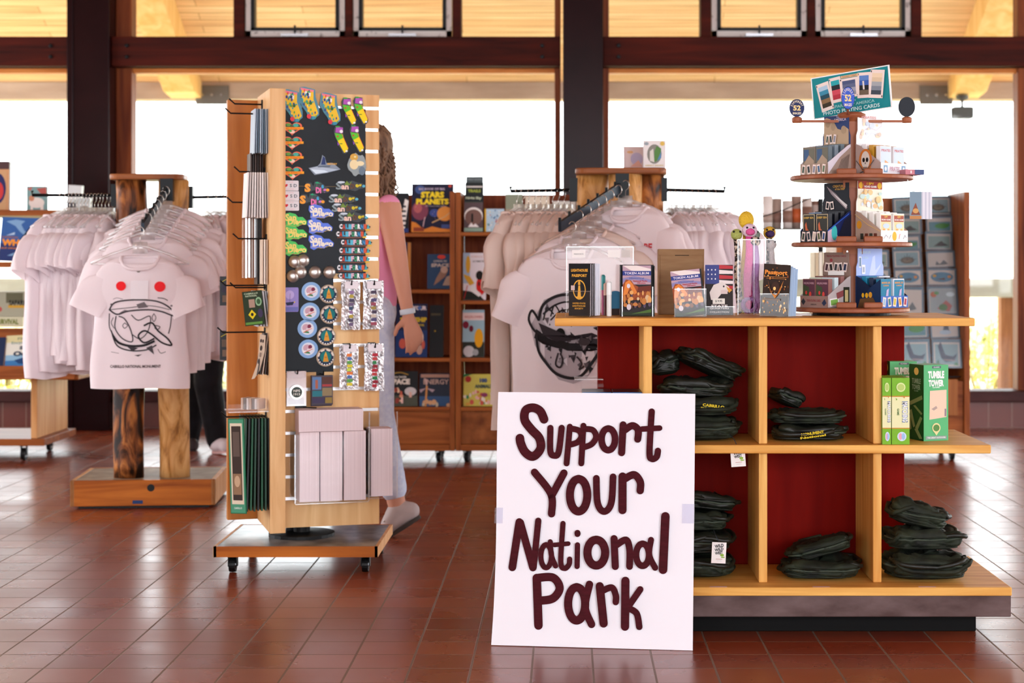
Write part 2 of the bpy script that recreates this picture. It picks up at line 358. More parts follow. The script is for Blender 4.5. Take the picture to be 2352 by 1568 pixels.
# rail outside
RAILW = noisemat('#8f8f86', '#b8b6aa', (.3, 1, 1), 5, 4, .8, 0, 'weathered_rail')
rl = thing('deck_rail', 'grey weathered timber rail running outside below the windows', 'railing', (0, 15.0, 0))
MB().box(-9, 9, -.05, .05, .79, .955, RAILW).build('rail', rl, bevel=.01)
for x in (-6.8, -3.2, .3, 3.83, 7.2):
    MB().box(x-.07, x+.07, .05, .19, -.6, .93, wood('#7a4a2c', '#a06c48', 'z', .7)).build('post', rl, bevel=.01)
# ground, shrubs, sea
GND = noisemat('#b9a67e', '#e6dcc2', (1, 1, 1), .5, 8, .9, .3, 'dry_ground', lo=.35, hi=.65, c3='#a3a074')
g = MB(); nx, ny = 60, 50; g_ = random.Random(3); gv = []
for j in range(ny+1):
    for i in range(nx+1):
        x = -40+80*i/nx; y = 11.9+60*(j/ny)**1.7; z = -.35+.35*sin(x*.23+y*.1)*min(1, (y-12)/10)+.025*(y-12)*.35+g_.uniform(-.04, .04)*min(1, (y-12)/4)
        if y > 60: z = .4
        gv.append((x, y, min(z, .85)))
g.add(gv, [(j*(nx+1)+i, j*(nx+1)+i+1, (j+1)*(nx+1)+i+1, (j+1)*(nx+1)+i) for j in range(ny) for i in range(nx)], GND)
struct(g, 'ground', smooth=True)
hm = MB(); hv = []; N_ = 60
for i in range(N_+1):
    x = -140+280*i/N_; top = 2.2+1.2*sin(x*.05)+.8*sin(x*.13+1)
    hv += [(x, 95, -2), (x, 110, max(top*.45, .2)), (x, 140, top)]
hm.add(hv, [(3*i+k, 3*i+3+k, 3*i+4+k, 3*i+1+k) for i in range(N_) for k in range(2)], noisemat('#cfc4b4', '#e8e2d8', (1, 1, 1), .08, 5, .9, 0, 'far_hills'))
struct(hm, 'hills', smooth=True)
def shrub(px, Y, w, h, cols, seed, label):
    g = random.Random(seed); mb = MB(); ms = [mat(c, .8) for c in cols]
    for _ in range(420):
        a, b_, r_ = g.uniform(0, 2*pi), g.uniform(-.2, 1), g.uniform(.45, 1)
        c = Vector((cos(a)*w/2*r_*(1-.3*max(b_, 0)), sin(a)*w/2*r_, (.25+.75*max(b_, 0))*h*r_+.02)); s = g.uniform(.02, .06)
        d1 = Vector((g.uniform(-1, 1), g.uniform(-1, 1), g.uniform(-1, 1))).normalized()*s; d2 = Vector((g.uniform(-1, 1), g.uniform(-1, 1), g.uniform(-.3, 1))).normalized()*s
        mb.add([c-d1*.5, c+d2, c+d1*.5, c-d2], [(0, 1, 2, 3)], g.choice(ms))
    for _ in range(26):
        a = g.uniform(0, 2*pi); r_ = g.uniform(.3, .95)
        mb.tube([(0, 0, 0), (cos(a)*w*.25*r_, sin(a)*w*.25*r_, h*.4), (cos(a)*w*.45*r_, sin(a)*w*.45*r_, h*g.uniform(.6, 1.0))], .006, mat('#8a7a4a', .8), 4)
    p = P(px, PY, Y); o = mb.build('shrub', loc=(p.x, Y, -.38)); tag(o, label, 'shrub')
YG = ['#e8cf5a', '#d8c24c', '#b8b04a', '#f0dc80', '#8f9a48']
GG = ['#9aa27a', '#b8b890', '#7f8a60', '#c8c4a0']
for i, a in enumerate([(2268, 16.0, 1.1, .85, YG, 'bright yellow-green shrub outside the right window, nearest the sill'), (2350, 18.6, 1.1, .95, YG, 'yellow shrub beside the right window jamb, behind the nearest one'),
        (2215, 21.5, 1.3, .8, YG, 'yellow shrub showing just past the card rack side panel'), (2240, 24, 1.8, .9, GG, 'grey-green bush further up the slope outside the right window'),
        (2345, 27, 2.2, 1.0, GG, 'pale bush far back at the right edge of the window view'), (25, 16.4, 1.3, .9, YG, 'yellow-green shrub outside under the left book cart'),
        (120, 19, 1.6, .95, YG, 'yellow shrub outside behind the left clothes rack'), (470, 17, 1.3, .9, GG, 'pale green bush outside between the log posts and the display tower')]):
    shrub(*a[:5], i+5, a[5])
# ---------- central display counter ----------
ct = thing('display_counter', 'oak display counter with red back panel, cubbies and stepped shelves behind the handwritten poster', 'counter', (.58, 5.35, 0))
def cb(name, x0, x1, y0, y1, z0, z1, m, bev=.003):
    return MB().box(x0-.58, x1-.58, y0-5.35, y1-5.35, z0, z1, m).build(name, ct, bevel=bev)
TZ, MZ, BZ = .933, .560, .150
cb('countertop', -.033, 1.205, 5.13, 5.66, .909, TZ, OAK)
cb('shelf', -.08, 1.25, 5.12, 5.60, .535, MZ, OAK); cb('base_shelf', -.14, 1.30, 5.075, 5.62, .125, BZ, OAK)
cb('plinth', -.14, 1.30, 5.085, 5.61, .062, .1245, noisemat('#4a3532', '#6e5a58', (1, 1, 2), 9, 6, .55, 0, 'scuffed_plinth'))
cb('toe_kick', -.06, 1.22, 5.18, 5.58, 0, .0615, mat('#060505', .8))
for x in (.229, .570, .908):
    cb('divider', x, x+.0255, 5.15, 5.46, MZ+.0004, .9088, OAKZ); cb('divider', x, x+.0255, 5.15, 5.46, BZ+.0004, .5348, OAKZ)
cb('back_panel', .10, 1.0615, 5.46, 5.58, BZ+.0004, .5348, REDW); cb('back_panel', .10, 1.0615, 5.46, 5.58, MZ+.0004, .9088, REDW)
STK = mat('#c9a2a0', .6)
for x in (.42, .72, 1.03): cb('shelf_label', x, x+.05, 5.08, 5.092, BZ, BZ+.0006, STK, 0)

# ---------- handwritten poster ----------
def catmull(pts, n=6):
    o = []
    for i in range(len(pts)-1):
        p = [pts[max(i-1, 0)], pts[i], pts[i+1], pts[min(i+2, len(pts)-1)]]
        for k in range(n):
            t = k/n
            o.append(tuple(.5*(2*p[1][a]+(p[2][a]-p[0][a])*t+(2*p[0][a]-5*p[1][a]+4*p[2][a]-p[3][a])*t*t+(3*p[1][a]-p[0][a]-3*p[2][a]+p[3][a])*t**3) for a in (0, 1)))
    return o+[pts[-1]]
def ell(cx, cy, rx, ry): return [(cx+rx*sin(2*pi*k/14), cy-ry*cos(2*pi*k/14)) for k in range(15)]
STROKES = [[(50, [(372, 212), (350, 165), (310, 145), (268, 160), (262, 215), (300, 270), (345, 320), (352, 380), (310, 425), (265, 400), (240, 350), (235, 320)]),
 (36, [(408, 262), (408, 395), (430, 420), (455, 400), (472, 262)]), (34, [(518, 255), (500, 465)]), (34, [(525, 265), (570, 278), (583, 312), (560, 345), (520, 358)]),
 (34, [(595, 250), (583, 465)]), (34, [(600, 268), (648, 275), (666, 315), (642, 355), (602, 372)]), (38, ell(735, 328, 38, 62)), (40, [(818, 245), (810, 405)]),
 (40, [(828, 275), (870, 250), (902, 275), (900, 328)]), (36, [(978, 170), (966, 400), (978, 440), (1005, 430), (1013, 395)]), (32, [(925, 270), (1022, 265)])],
 [(42, [(318, 515), (412, 640), (415, 750)]), (42, [(485, 520), (415, 650)]), (46, ell(568, 645, 49, 92)), (38, [(668, 550), (675, 690), (712, 738), (752, 690), (762, 542)]),
 (46, [(815, 540), (815, 730)]), (42, [(830, 552), (880, 530), (914, 570), (914, 620)])],
 [(44, [(232, 797), (193, 1050)]), (42, [(238, 800), (310, 1052)]), (36, [(340, 790), (314, 1050)]), (30, ell(385, 988, 30, 64)), (30, [(408, 908), (415, 985), (438, 1042)]),
 (30, [(480, 805), (468, 1020), (490, 1056), (514, 1035), (518, 1005)]), (26, [(432, 925), (510, 918)]), (30, [(562, 925), (560, 1045)]), (34, [(562, 858), (562, 864)]),
 (46, ell(668, 968, 50, 72)), (40, [(768, 890), (775, 1045)]), (38, [(782, 925), (835, 897), (855, 950), (855, 1045)]), (36, ell(928, 980, 36, 62)),
 (34, [(975, 897), (965, 980), (998, 1052)]), (48, [(1055, 765), (1042, 1063)])],
 [(48, [(332, 1110), (342, 1372)]), (46, [(345, 1108), (425, 1108), (462, 1165), (425, 1222), (355, 1235)]), (46, ell(558, 1252, 48, 92)), (42, [(630, 1145), (606, 1270), (642, 1365)]),
 (46, [(688, 1155), (710, 1360)]), (36, [(700, 1182), (755, 1162), (778, 1205), (778, 1242)]), (46, [(832, 1125), (830, 1377)]), (36, [(915, 1172), (848, 1268)]), (36, [(848, 1275), (895, 1305), (910, 1378)])]]
PW, PH = .576, .728
ps = thing('poster_board', 'white poster board handwritten in maroon marker, standing on the tiles and leaning against the counter', 'poster', (-.2135, 4.992, .001))
ps.rotation_euler = (-R(11.2), 0, -R(7.2))
g = MB(); nx, nz = 16, 20; gv = []
for s in (0, 1):
    for j in range(nz+1):
        for i in range(nx+1):
            u, v = i/nx, j/nz; b_ = .0035*sin(pi*u)*sin(pi*v)+.0016*sin(9*u+3)*sin(7*v)
            if v < .12: b_ -= .006*(1-v/.12)*(1-u)
            gv.append((u*PW+.004*sin(v*5)*(1-u), b_+s*.004, v*PH))
def gi(s, i, j): return s*(nx+1)*(nz+1)+j*(nx+1)+i
fs = [(gi(0, i, j), gi(0, i+1, j), gi(0, i+1, j+1), gi(0, i, j+1)) for j in range(nz) for i in range(nx)] + [(gi(1, i, j), gi(1, i, j+1), gi(1, i+1, j+1), gi(1, i+1, j)) for j in range(nz) for i in range(nx)]
fs += [(gi(0, i, j), gi(1, i, j), gi(1, i+1, j), gi(0, i+1, j))[::(1 if j else -1)] for i in range(nx) for j in (0, nz)] + [(gi(0, i, j), gi(1, i, j), gi(1, i, j+1), gi(0, i, j+1))[::(-1 if i else 1)] for j in range(nz) for i in (0, nx)]
g.add(gv, fs, mat('#f0eef4', .45)); g.build('board', ps, smooth=False)
INK = noisemat('#3c0c12', '#4c121c', (1, 1, 4), 30, 4, .7, 0, 'maroon_marker', spec=.12)
def pc(x, y):
    yl = (y-52)/(1480-52); yr = (y-68)/(1507-68)
    for _ in range(3):
        xl = 117+(73-117)*yl; xr = 1220+(1207-1220)*yr; u = (x-xl)/(xr-xl); tp = 52+16*u; bt = 1480+27*u; v = (y-tp)/(bt-tp); yl = yr = v
    return u*PW, (1-v)*PH
k_ = [0]
for word in STROKES:
    mb = MB()
    for wd_, pts in word:
        pts = catmull(pts) if len(pts) > 2 else pts; k_[0] += 1; y = -.0052-.00002*k_[0]; r = wd_/2/2.45*4.96/4000*1.02
        q = [pc(*p) for p in pts]; nn = 14; d_ = 0
        for a, b in zip(q[:-1], q[1:]):
            dx, dz = b[0]-a[0], b[1]-a[1]; L = math.hypot(dx, dz) or 1; nx_, nz_ = -dz/L*r, dx/L*r; d_ += 1; yy = y-.0000012*d_
            mb.add([(a[0]+nx_, yy, a[1]+nz_), (a[0]-nx_, yy, a[1]-nz_), (b[0]-nx_, yy, b[1]-nz_), (b[0]+nx_, yy, b[1]+nz_)], [(0, 1, 2, 3)], INK)
        for e_ in q:
            d_ += 1; yy = y-.0000012*d_
            mb.add([(e_[0]+r*cos(2*pi*t/nn), yy, e_[1]+r*sin(2*pi*t/nn)) for t in range(nn)], [tuple(range(nn))], INK)
    mb.build('lettering', ps)
TAPE = acrylic('#f4f4f9', .05, .5, 'clear_tape')
MB().box(-.002, .022, -.0065, -.006, .345, .39, TAPE).build('tape', ps); MB().box(.542, .578, -.0065, -.006, .355, .41, TAPE).build('tape', ps)

# ---------- generic goods ----------
def upright(name, label, cat, loc, w, h, t, cover, items=(), rz=0, tilt=0, roll=0, pages='#e8e2da', group=None, spine=None, pname='cover'):
    """book, box or booklet standing on its base centre, front towards -Y"""
    o = thing(name, label, cat, loc, group=group, rot=(tilt, roll, rz))
    c = mat(cover, .4) if isinstance(cover, str) else cover
    if pages:
        b = MB().box(-w/2, w/2, 0, .0015, 0, h, c).box(-w/2, w/2, t-.0015, t, 0, h, c).box(-w/2, -w/2+.0015, 0, t, 0, h, mat(spine, .4) if spine else c).build(pname, o)
        MB().box(-w/2+.001, w/2-.0015, .0016, t-.0016, .001, h-.0015, mat(pages, .8)).build('pages', o)
    else: MB().box(-w/2, w/2, 0, t, 0, h, c).build('box' if name != 'box' else 'carton', o, bevel=.0008)
    if items: art(o, w, h, list(items), 'cover_print')
    return o
# playing cards carousel art bits
def frames(xs, z, w, h, cols, asp=.85):
    o = []
    for i, x in enumerate(xs):
        s = (i % 2)*2-1; c, d = cos(.16*s), sin(.16*s)
        rr = lambda a, b: [(x+(p*a*c-q*b*d*asp), z+(p*a*d/asp+q*b*c)) for p, q in ((-1, -1), (1, -1), (1, 1), (-1, 1))]
        o += [('p', rr(w, h), '#ecd9d0'), ('p', rr(w*.62, h*.68), cols[i % len(cols)])]
    return o
# --- goods on the countertop ---
zc = TZ+.0005
HOLD = lambda parent, w, h, d, lip: (MB().box(-w/2, w/2, 0, .002, 0, lip, ACR).box(-w/2, w/2, d, d+.002, 0, h, ACR).box(-w/2, w/2, 0, d, 0, .002, ACR).box(-w/2, -w/2+.002, 0, d, 0, h*.8, ACR).box(w/2-.002, w/2, 0, d, 0, h*.8, ACR).build('clear_tray', parent),
    MB().box(-w/2, w/2, -.0004, -.0001, lip-.002, lip, ACRE).box(-w/2-.0004, -w/2-.0001, 0, .002, 0, lip, ACRE).box(w/2+.0001, w/2+.0004, -.0004, .002, 0, lip, ACRE).build('edge', parent))
def holder(label, loc, w, h, d, lip, rz=0):
    o = thing('acrylic_holder', label, 'display holder', loc, rz); HOLD(o, w, h, d, lip); return o
# tall clear panel behind
sp_ = thing('acrylic_sign_stand', 'tall clear acrylic stand behind the lighthouse booklets on the counter', 'display stand', (P(1378, 0, 5.50).x, 5.50, zc))
MB().box(-.105, .105, 0, .003, .002, .213, acrylic(fac=.02, white=.05)).box(-.105, .105, -.05, .0, 0, .002, ACR).build('panel', sp_)
MB().box(-.106, .106, -.0006, .0036, .211, .2135, ACRE).box(-.1065, -.1045, -.0006, .0036, .002, .213, ACRE).box(.1045, .1065, -.0006, .0036, .002, .213, ACRE).build('edge', sp_)
art(sp_, .21, .213, [('r', .08, .84, .28, .95, '#f1ece8'), ('r', .62, .84, .8, .95, '#f1ece8'), ('r', .82, .84, .95, .95, '#cfc6c0'), ('t', 'PASSPORTS', .18, .89, .02, .14, '#777777', 0)], 'price_label')
# lighthouse passports, fanned to the right
GD = '#e0a53a'
LH = [('t', 'LIGHTHOUSE', .5, .87, .055, .78, GD, 2), ('t', 'PASSPORT', .5, .77, .055, .7, GD, 2), ('e', .5, .5, .3, .19, GD), ('e', .5, .5, .26, .165, '#16171c'),
      ('p', [(.42, .36), (.58, .36), (.54, .58), (.46, .58)], GD), ('r', .45, .59, .55, .63, GD), ('p', [(.44, .63), (.56, .63), (.5, .68)], GD), ('r', .36, .34, .64, .37, GD), ('r', .12, .49, .3, .58, '#c8b0ac'),
      ('t', 'UNITED STATES', .5, .24, .03, .6, GD), ('t', 'LIGHTHOUSE', .5, .19, .03, .6, GD), ('t', 'SOCIETY', .5, .14, .03, .4, GD)]
L0 = Vector((P(1331, 0, 5.22).x, 5.225, zc+.003)); a_ = -R(27)
for k in range(6):
    d = .0115*k
    upright('lighthouse_passport', 'black and gold lighthouse passport booklet at the front of the clear holder' if k == 0 else 'lighthouse passport booklet seen edge-on behind the front one in the clear holder', 'booklet',
            L0+Vector((-sin(a_)*d, cos(a_)*d, 0)), .072, .157-.001*(k % 2), .009, '#14151a' if k < 3 else '#dfe4f0', LH if k == 0 else (), a_, pages='#eef0f6', group='lighthouse passports in the clear holder', spine='#14151a')
holder('clear acrylic holder for the lighthouse passports at the left end of the counter', L0+Vector((-.002-.004, -.007, -.003)), .082, .075, .085, .078, a_)
# pens and small goods beside them
def pen(px, Y, h, c1, c2, label, r=.006):
    o = thing('marker_pen', label, 'pen', (P(px, 0, Y).x, Y, zc)); MB().lathe([(r, 0), (r, h*.62)], mat(c1, .3), n=12).build('barrel', o, smooth=False)
    MB().lathe([(r*1.08, h*.62), (r*1.08, h*.96), (r*.6, h)], mat(c2, .3), n=12).build('cap', o)
pen(1399, 5.3, .105, '#e7e3e0', '#f4f2f0', 'white marker pen standing between the lighthouse passports and the token albums', .0075)
pen(1386, 5.42, .125, '#c05a8c', '#4fb0b8', 'pink and teal pen standing behind the white marker')
pen(1391, 5.36, .10, '#5a3030', '#d8b0a0', 'short brown pen just left of the white marker')
o = thing('badge_reel', 'round blue badge standing behind the white marker on the counter', 'badge', (P(1414, 0, 5.4).x, 5.4, zc+.0)); MB().lathe([(.03, 0), (.03, .008)], mat('#2f88b8', .4), (0, 0, .045), 24, 'y').build('badge_face', o); MB().box(-.012, .012, -.004, .012, 0, .02, mat('#3a2a26', .5)).build('badge_foot', o)
# token albums
TK = [('r', 0, 0, 1, 1, '#2a2224'), ('r', 0, .62, 1, 1, '#b99aa8'), ('p', [(.3, .9), (1, .8), (1, .93), (.5, 1), (0, 1)], '#e8dcd8'), ('p', [(0, .66), (.4, .72), (1, .66), (1, .72), (.4, .79), (0, .74)], '#8b86b4'), ('r', 0, .8, 1, .89, '#2c3c86'), ('t', 'TOKEN ALBUM', .5, .845, .05, .86, '#e6e0ee', 1),
      ('t', 'Historical', .5, .745, .04, .5, '#3c4a8c', 0), ('t', 'National Parks', .62, .69, .035, .5, '#b0303c', 1), ('t', '& Monuments', .66, .65, .03, .3, '#b0303c', 1),
      ('p', [(0, .3), (1, .32), (1, .58), (.6, .56), (.4, .62), (.3, .7), (.12, .72), (0, .6)], '#9a4a22'), ('p', [(.02, .4), (.1, .66), (.24, .71), (.36, .63), (.52, .45), (.4, .42), (.26, .58), (.16, .42)], '#e08436'), ('e', .21, .59, .06, .045, '#d8d4de'),
      ('p', [(.5, .45), (1, .5), (1, .6), (.55, .57)], '#6b2a1a')] + specks(26, .05, .16, .95, .46, ['#c07a3a', '#e0a560', '#4a2c22', '#7a4a2c', '#d8b488', '#5a4a60'], (.03, .09), 4) + [('e', .22, .17, .08, .06, '#cfc6cc'), ('r', 0, 0, 1, .07, '#26301c'), ('p', [(.3, .03), (1, .06), (1, .13)], '#4a6a2c')]
Y_ = 5.27; c0 = P(1464, 0, Y_)
for k in range(4):
    upright('token_album', 'upright token album with an orange rock arch, front of the black holder' if k == 0 else 'black-spined token album tucked behind the upright front one', 'booklet', (c0.x-.002+.003*k, Y_+.011*k, zc+.003), .086-.0*k, .151, .009,
            '#101218', TK if k == 0 else (), 0, pages='#23252c', group='token albums in the upright holder', spine='#101218')
o = thing('black_holder', 'black edged acrylic holder around the upright token albums', 'display holder', (c0.x, Y_-.006, zc))
MB().box(-.052, .052, 0, .06, 0, .002, ACR).box(-.052, -.049, 0, .058, 0, .153, BLACK).box(.049, .052, 0, .058, 0, .153, BLACK).box(-.052, .052, .056, .059, 0, .156, BLACK).build('clear_tray', o)
MB().box(-.0475, -.0445, -.001, .002, 0, .09, ACRE).box(.0445, .0475, -.001, .002, 0, .09, ACRE).build('edge', o)
# cardboard box
CARD = noisemat('#8a6848', '#967452', (1, 1, 6), 12, 3, .75, 0, 'cardboard')
o = thing('cardboard_box', 'upright brown cardboard box standing behind the tilted token album', 'box', (P(1565, 0, 5.45).x, 5.45, zc))
MB().box(-.0715, .0715, 0, .07, 0, .205, CARD).build('carton', o, bevel=.002)
MB().box(-.066, .066, -.0025, -.0002, .002, .186, CARD).box(-.0715, .0715, -.0015, -.0002, .186, .205, CARD).build('flap', o, bevel=.001)
MB().box(-.02, .024, -.0032, -.0022, .184, .1865, mat('#3a2a1c', .8)).build('slot', o)
# tilted token album pair
c0 = P(1585, 0, 5.21)
for k in range(2):
    upright('token_album', 'token album tilted to the left in a clear easel in front of the cardboard box' if k == 0 else 'token album leaning behind the tilted one in front of the cardboard box', 'booklet', (c0.x+.006*k, 5.215+.012*k, zc+.004), .088, .138, .009, '#101218', TK if k == 0 else (), 0, -R(8), -R(6), pages='#23252c', spine='#101218')
o = thing('acrylic_easel', 'clear easel under the tilted token album', 'display holder', (c0.x, 5.196, zc)); HOLD(o, .094, .085, .05, .085)
# quarters folder
FLG = [('r', 0, 0, 1, 1, '#2a211f'), ('r', 0, .62, .5, 1, '#3c4684')] + [('p', [(.5, 1-.1*k), (1, 1-.1*k-.02), (1, .92-.1*k), (.5, .9-.1*k+.02)], ('#b8343c', '#e8dedc')[k % 2]) for k in range(5)] + \
      [('e', .1+.13*(k % 3), .72+.09*(k//3), .022, .016, '#f0eef4') for k in range(9)] + [('p', [(.15, .45), (.3, .6), (.6, .66), (.85, .56), (.9, .48), (.6, .44), (.4, .3), (.2, .3)], '#e0d6d0'), ('p', [(.75, .57), (.97, .5), (.85, .44)], '#d89a3a'), ('e', .66, .57, .03, .02, '#1a1414'),
      ('r', .55, .42, .8, .5, '#d8c4c0'), ('r', .26, .22, .7, .33, '#e8e2d8'), ('t', '$ 9.95', .48, .275, .05, .25, '#222222', 1), ('t', 'STATE', .5, .18, .05, .6, '#d8d0cc', 2), ('t', 'QUARTERS', .5, .13, .035, .7, '#d8d0cc', 1), ('r', 0, .02, 1, .1, '#111114'), ('t', 'COLLECTION', .5, .06, .03, .7, '#c8c0bc', 1)]
c0 = P(1652, 0, 5.30)
upright('coin_folder', 'state quarters coin folder with flag and eagle, right of the tilted token album', 'folder', (c0.x, 5.30, zc+.003), .084, .153, .012, '#2a211f', FLG, -R(2), pages='#3a3432', tilt=-R(3))
o = thing('acrylic_holder', 'clear holder carrying the flag and eagle coin folder', 'display holder', (c0.x, 5.288, zc)); HOLD(o, .092, .09, .05, .03)
# golden passport
GP = [('r', 0, 0, 1, 1, '#2c1a0e')] + specks(60, .04, .04, .96, .97, ['#d88a3c', '#f0b868', '#8a4a1c', '#ffd898'], (.008, .03), 9) + [('t', 'Passport', .5, .83, .11, .84, '#e08a34', 2), ('r', .1, .75, .9, .757, '#d88a3c'), ('r', .14, .72, .86, .726, '#d88a3c'),
      ('p', [(.2, .7), (.34, .45), (.5, .4), (.66, .45), (.8, .7), (.7, .5), (.5, .34), (.3, .5)], '#d88a3c'), ('e', .5, .56, .15, .1, '#3a2010'), ('e', .47, .53, .05, .035, '#ffc878'), ('r', .02, .3, .7, .335, '#8a8078')]
c0 = P(1778, 0, 5.25); a_ = -R(14)
for k in range(4):
    d = .0135*k
    upright('parks_passport', 'shiny brown and gold passport booklet at the front of the clear holder beside the carousel' if k == 0 else 'blue edged passport booklet behind the shiny gold one', 'booklet', (c0.x-sin(a_)*d+.006*k, 5.235+cos(a_)*d, zc+.003), .080, .155-.004*k, .009, '#2c1a0e' if k == 0 else '#a9c2dd', GP if k == 0 else (), a_, pages='#dce6f2', group='park passports in the clear holder', roll=R(3), spine='#5c82a8')
holder('clear holder carrying the shiny gold passports', (c0.x-.002, 5.226, zc), .086, .08, .06, .07, a_)
def box_art(cols, txt, tc='#ffffff'):
    return [('r', .06, .06, .94, .94, cols[0]), ('t', txt, .5, .82, .1, .8, tc, 1)] + specks(14, .12, .1, .88, .7, cols[1:], (.05, .12), hash(txt) % 97 if 0 else len(txt))
# flat white leaflets near the carousel base
for k, (px, w_) in enumerate(((1822, .05), (1846, .055))):
    o = MB().box(-w_/2, w_/2, -.02, .02, 0, .004+.003*k, PAPER).build('leaflet_stack', loc=(P(px, 0, 5.33).x, 5.33+.045*k, zc)); tag(o, ('flat white leaflets left of the carousel foot', 'thin stack of white leaflets half under the carousel')[k], 'leaflets')
# ---------- clear tube box with plush toys ----------
tb = thing('acrylic_tube', 'tall clear acrylic tub full of plush bracelets beside the gold passports', 'container', (P(1737, 0, 5.44).x, 5.44, zc))
W2 = .062
MB().box(-W2, W2, -.035, -.032, 0, .235, ACR).box(-W2, W2, .032, .035, 0, .235, ACR).box(-W2, -W2+.003, -.035, .035, 0, .235, ACR).box(W2-.003, W2, -.035, .035, 0, .235, ACR).box(-W2, W2, -.035, .035, 0, .003, ACR).build('tub', tb)
e_ = MB()
for x in (-W2, W2-.0025, -.012, .024): e_.box(x, x+.0025, -.0366, -.0345, 0, .235, ACRE)
e_.box(-W2, W2, -.0366, -.0345, .233, .2355, ACRE).build('edge', tb)
LEO = noisemat('#c9b4a0', '#2a1e1a', (1, 1, 1), 90, 2, .9, .3, 'leopard_plush', lo=.48, hi=.54)
def fuzz(c): return noisemat(c, c, (1, 1, 1), 200, 2, .95, .6, 'plush')
tbx, tby = tb.location.x, tb.location.y
def plush(dx, dy, h, m, hm, bm, label, head=(.022, .02, .026), beak=None, lean=0, r=.014, eye=True):
    o = thing('plush_bracelet', label, 'plush toy', (tbx+dx, tby+dy, zc+.004)); n_ = 10
    pts = [(lean*(k/n_)+.002*sin(k), 0, h*k/n_) for k in range(n_+1)]
    MB().tube(pts, r, m, 12, rs=[r*(.6+.4*min(1, k/2))*(1-.15*k/n_) for k in range(n_+1)]).build('body', o, smooth=True)
    hx, hz = lean, h+head[2]*.6
    b = MB().ball((hx, 0, hz), head, hm, 16, 12); b.build('head', o, smooth=True)
    if beak: MB().lathe([(.001, -beak[0]), (.012, -beak[0]*.7), (.015, 0)], fuzz(bm), (hx, -head[1]*.7, hz-.004), 12, 'y', 1, .8).build('beak', o, smooth=True)
    if eye: MB().ball((hx-.010, -head[1]*.85, hz+.009), .0035, mat('#141014', .2), 8, 6).ball((hx+.010, -head[1]*.85, hz+.009), .0035, mat('#141014', .2), 8, 6).build('eyes', o, smooth=True)
    return o
plush(-.030, -.016, .245, fuzz('#d84f96'), fuzz('#ead0e0'), '#e0609c', 'pink plush bird bracelet with a big pink bill, front of the clear tub', (.024, .022, .022), (.018,), .008, .0145)
plush(-.042, .010, .275, fuzz('#dcb23a'), fuzz('#e0b838'), '#e0b838', 'plain yellow plush head standing highest in the clear tub', (.024, .02, .028), None, .012, .012, False)
plush(-.054, -.006, .235, LEO, fuzz('#a8b060'), '#c8a050', 'leopard spotted plush with a green head at the left of the tub', (.018, .018, .018), None, -.008, .011)
plush(-.001, -.016, .215, fuzz('#b48cc0'), LEO, '#b48cc0', 'lilac plush bracelet with a spotted head in the middle of the tub', (.019, .018, .016), None, -.006, .0135)
plush(.030, .004, .24, LEO, fuzz('#dcae3c'), '#4a3460', 'toucan plush with yellow face and purple bill at the right of the tub', (.02, .02, .02), (.03,), .012, .012)
plush(.046, -.012, .205, fuzz('#a89a98'), fuzz('#b0a4a0'), '#a89a98', 'grey plush bracelet at the right edge of the tub', (.016, .016, .016), None, 0, .011)
plush(-.012, .016, .235, fuzz('#4a3460'), fuzz('#8a9a8c'), '#8a9a8c', 'dark purple plush bracelet with grey head behind the pink one', (.02, .018, .018), None, .006, .012)
o = MB().tube([(.020*cos(2*pi*k/24), 0, .020*sin(2*pi*k/24)) for k in range(24)], .007, fuzz('#a878b4'), 10, close=True).build('coiled_bracelet', loc=(tbx-.024, tby-.0245, zc+.031), smooth=True)
tag(o, 'coiled lilac plush bracelet lying at the bottom front of the tub', 'plush toy')
# ---------- playing card carousel ----------
CX, CY = P(1956, 0, 5.42).x, 5.42
CW = noisemat('#8a4a30', '#a4623f', (1.5, 1.5, .4), 10, 5, .4, 0, 'carousel_wood')
cr_ = thing('card_carousel', 'revolving wooden card carousel with three round shelves on the right of the counter', 'carousel', (CX, CY, zc))
MB().lathe([(.12, 0), (.12, .008), (.05, .012)], BLACK, n=40).build('turntable', cr_)
TIER = [.024, .225, .431]
def disc(z, r, name):
    n = 48; mb = MB().lathe([(r-.006, z-.014), (r, z-.011), (r, z-.003), (r-.004, z)], CW, n=n)
    return mb.build(name, cr_, smooth=False)
disc(TIER[0], .178, 'shelf'); disc(TIER[1], .186, 'shelf'); disc(TIER[2], .19, 'shelf')
for a, b in ((.0125, TIER[1]-.014), (TIER[1], TIER[2]-.014), (TIER[2], .60)):
    MB().box(-.022, .022, -.022, .022, a, b, CW).build('post', cr_)
for z in (TIER[1]-.036, TIER[2]-.036):
    MB().box(-.03, .03, -.026, -.022, z, z+.022, mat('#a0603c', .45)).lathe([(.003, 0), (.003, -.002)], CHROME, (-.018, -.026, z+.008), 8, 'y').lathe([(.003, 0), (.003, -.002)], CHROME, (.018, -.026, z+.008), 8, 'y').build('bracket', cr_)
for z in TIER:
    for x0, a in ((-.036, -50), (.045, 40)):
        MB().box(-.03, .03, -.006, .006, 0, .018, CW).build('stopper', cr_, loc=(x0, -.125, z), rz=R(a)*.25, bevel=.004)
MB().lathe([(.012, .565), (.02, .6), (.04, .612), (.044, .618), (.044, .624), (.03, .63)], CW, n=24).build('cap', cr_, smooth=True)
arm = MB().box(-.17, .172, -.006, .006, .598, .606, CW)
for x in (-.17, .172): arm.lathe([(.014, .597), (.016, .602), (.016, .612), (.010, .616)], CW, (x, 0, 0), 16)
arm.build('sign_arm', cr_)
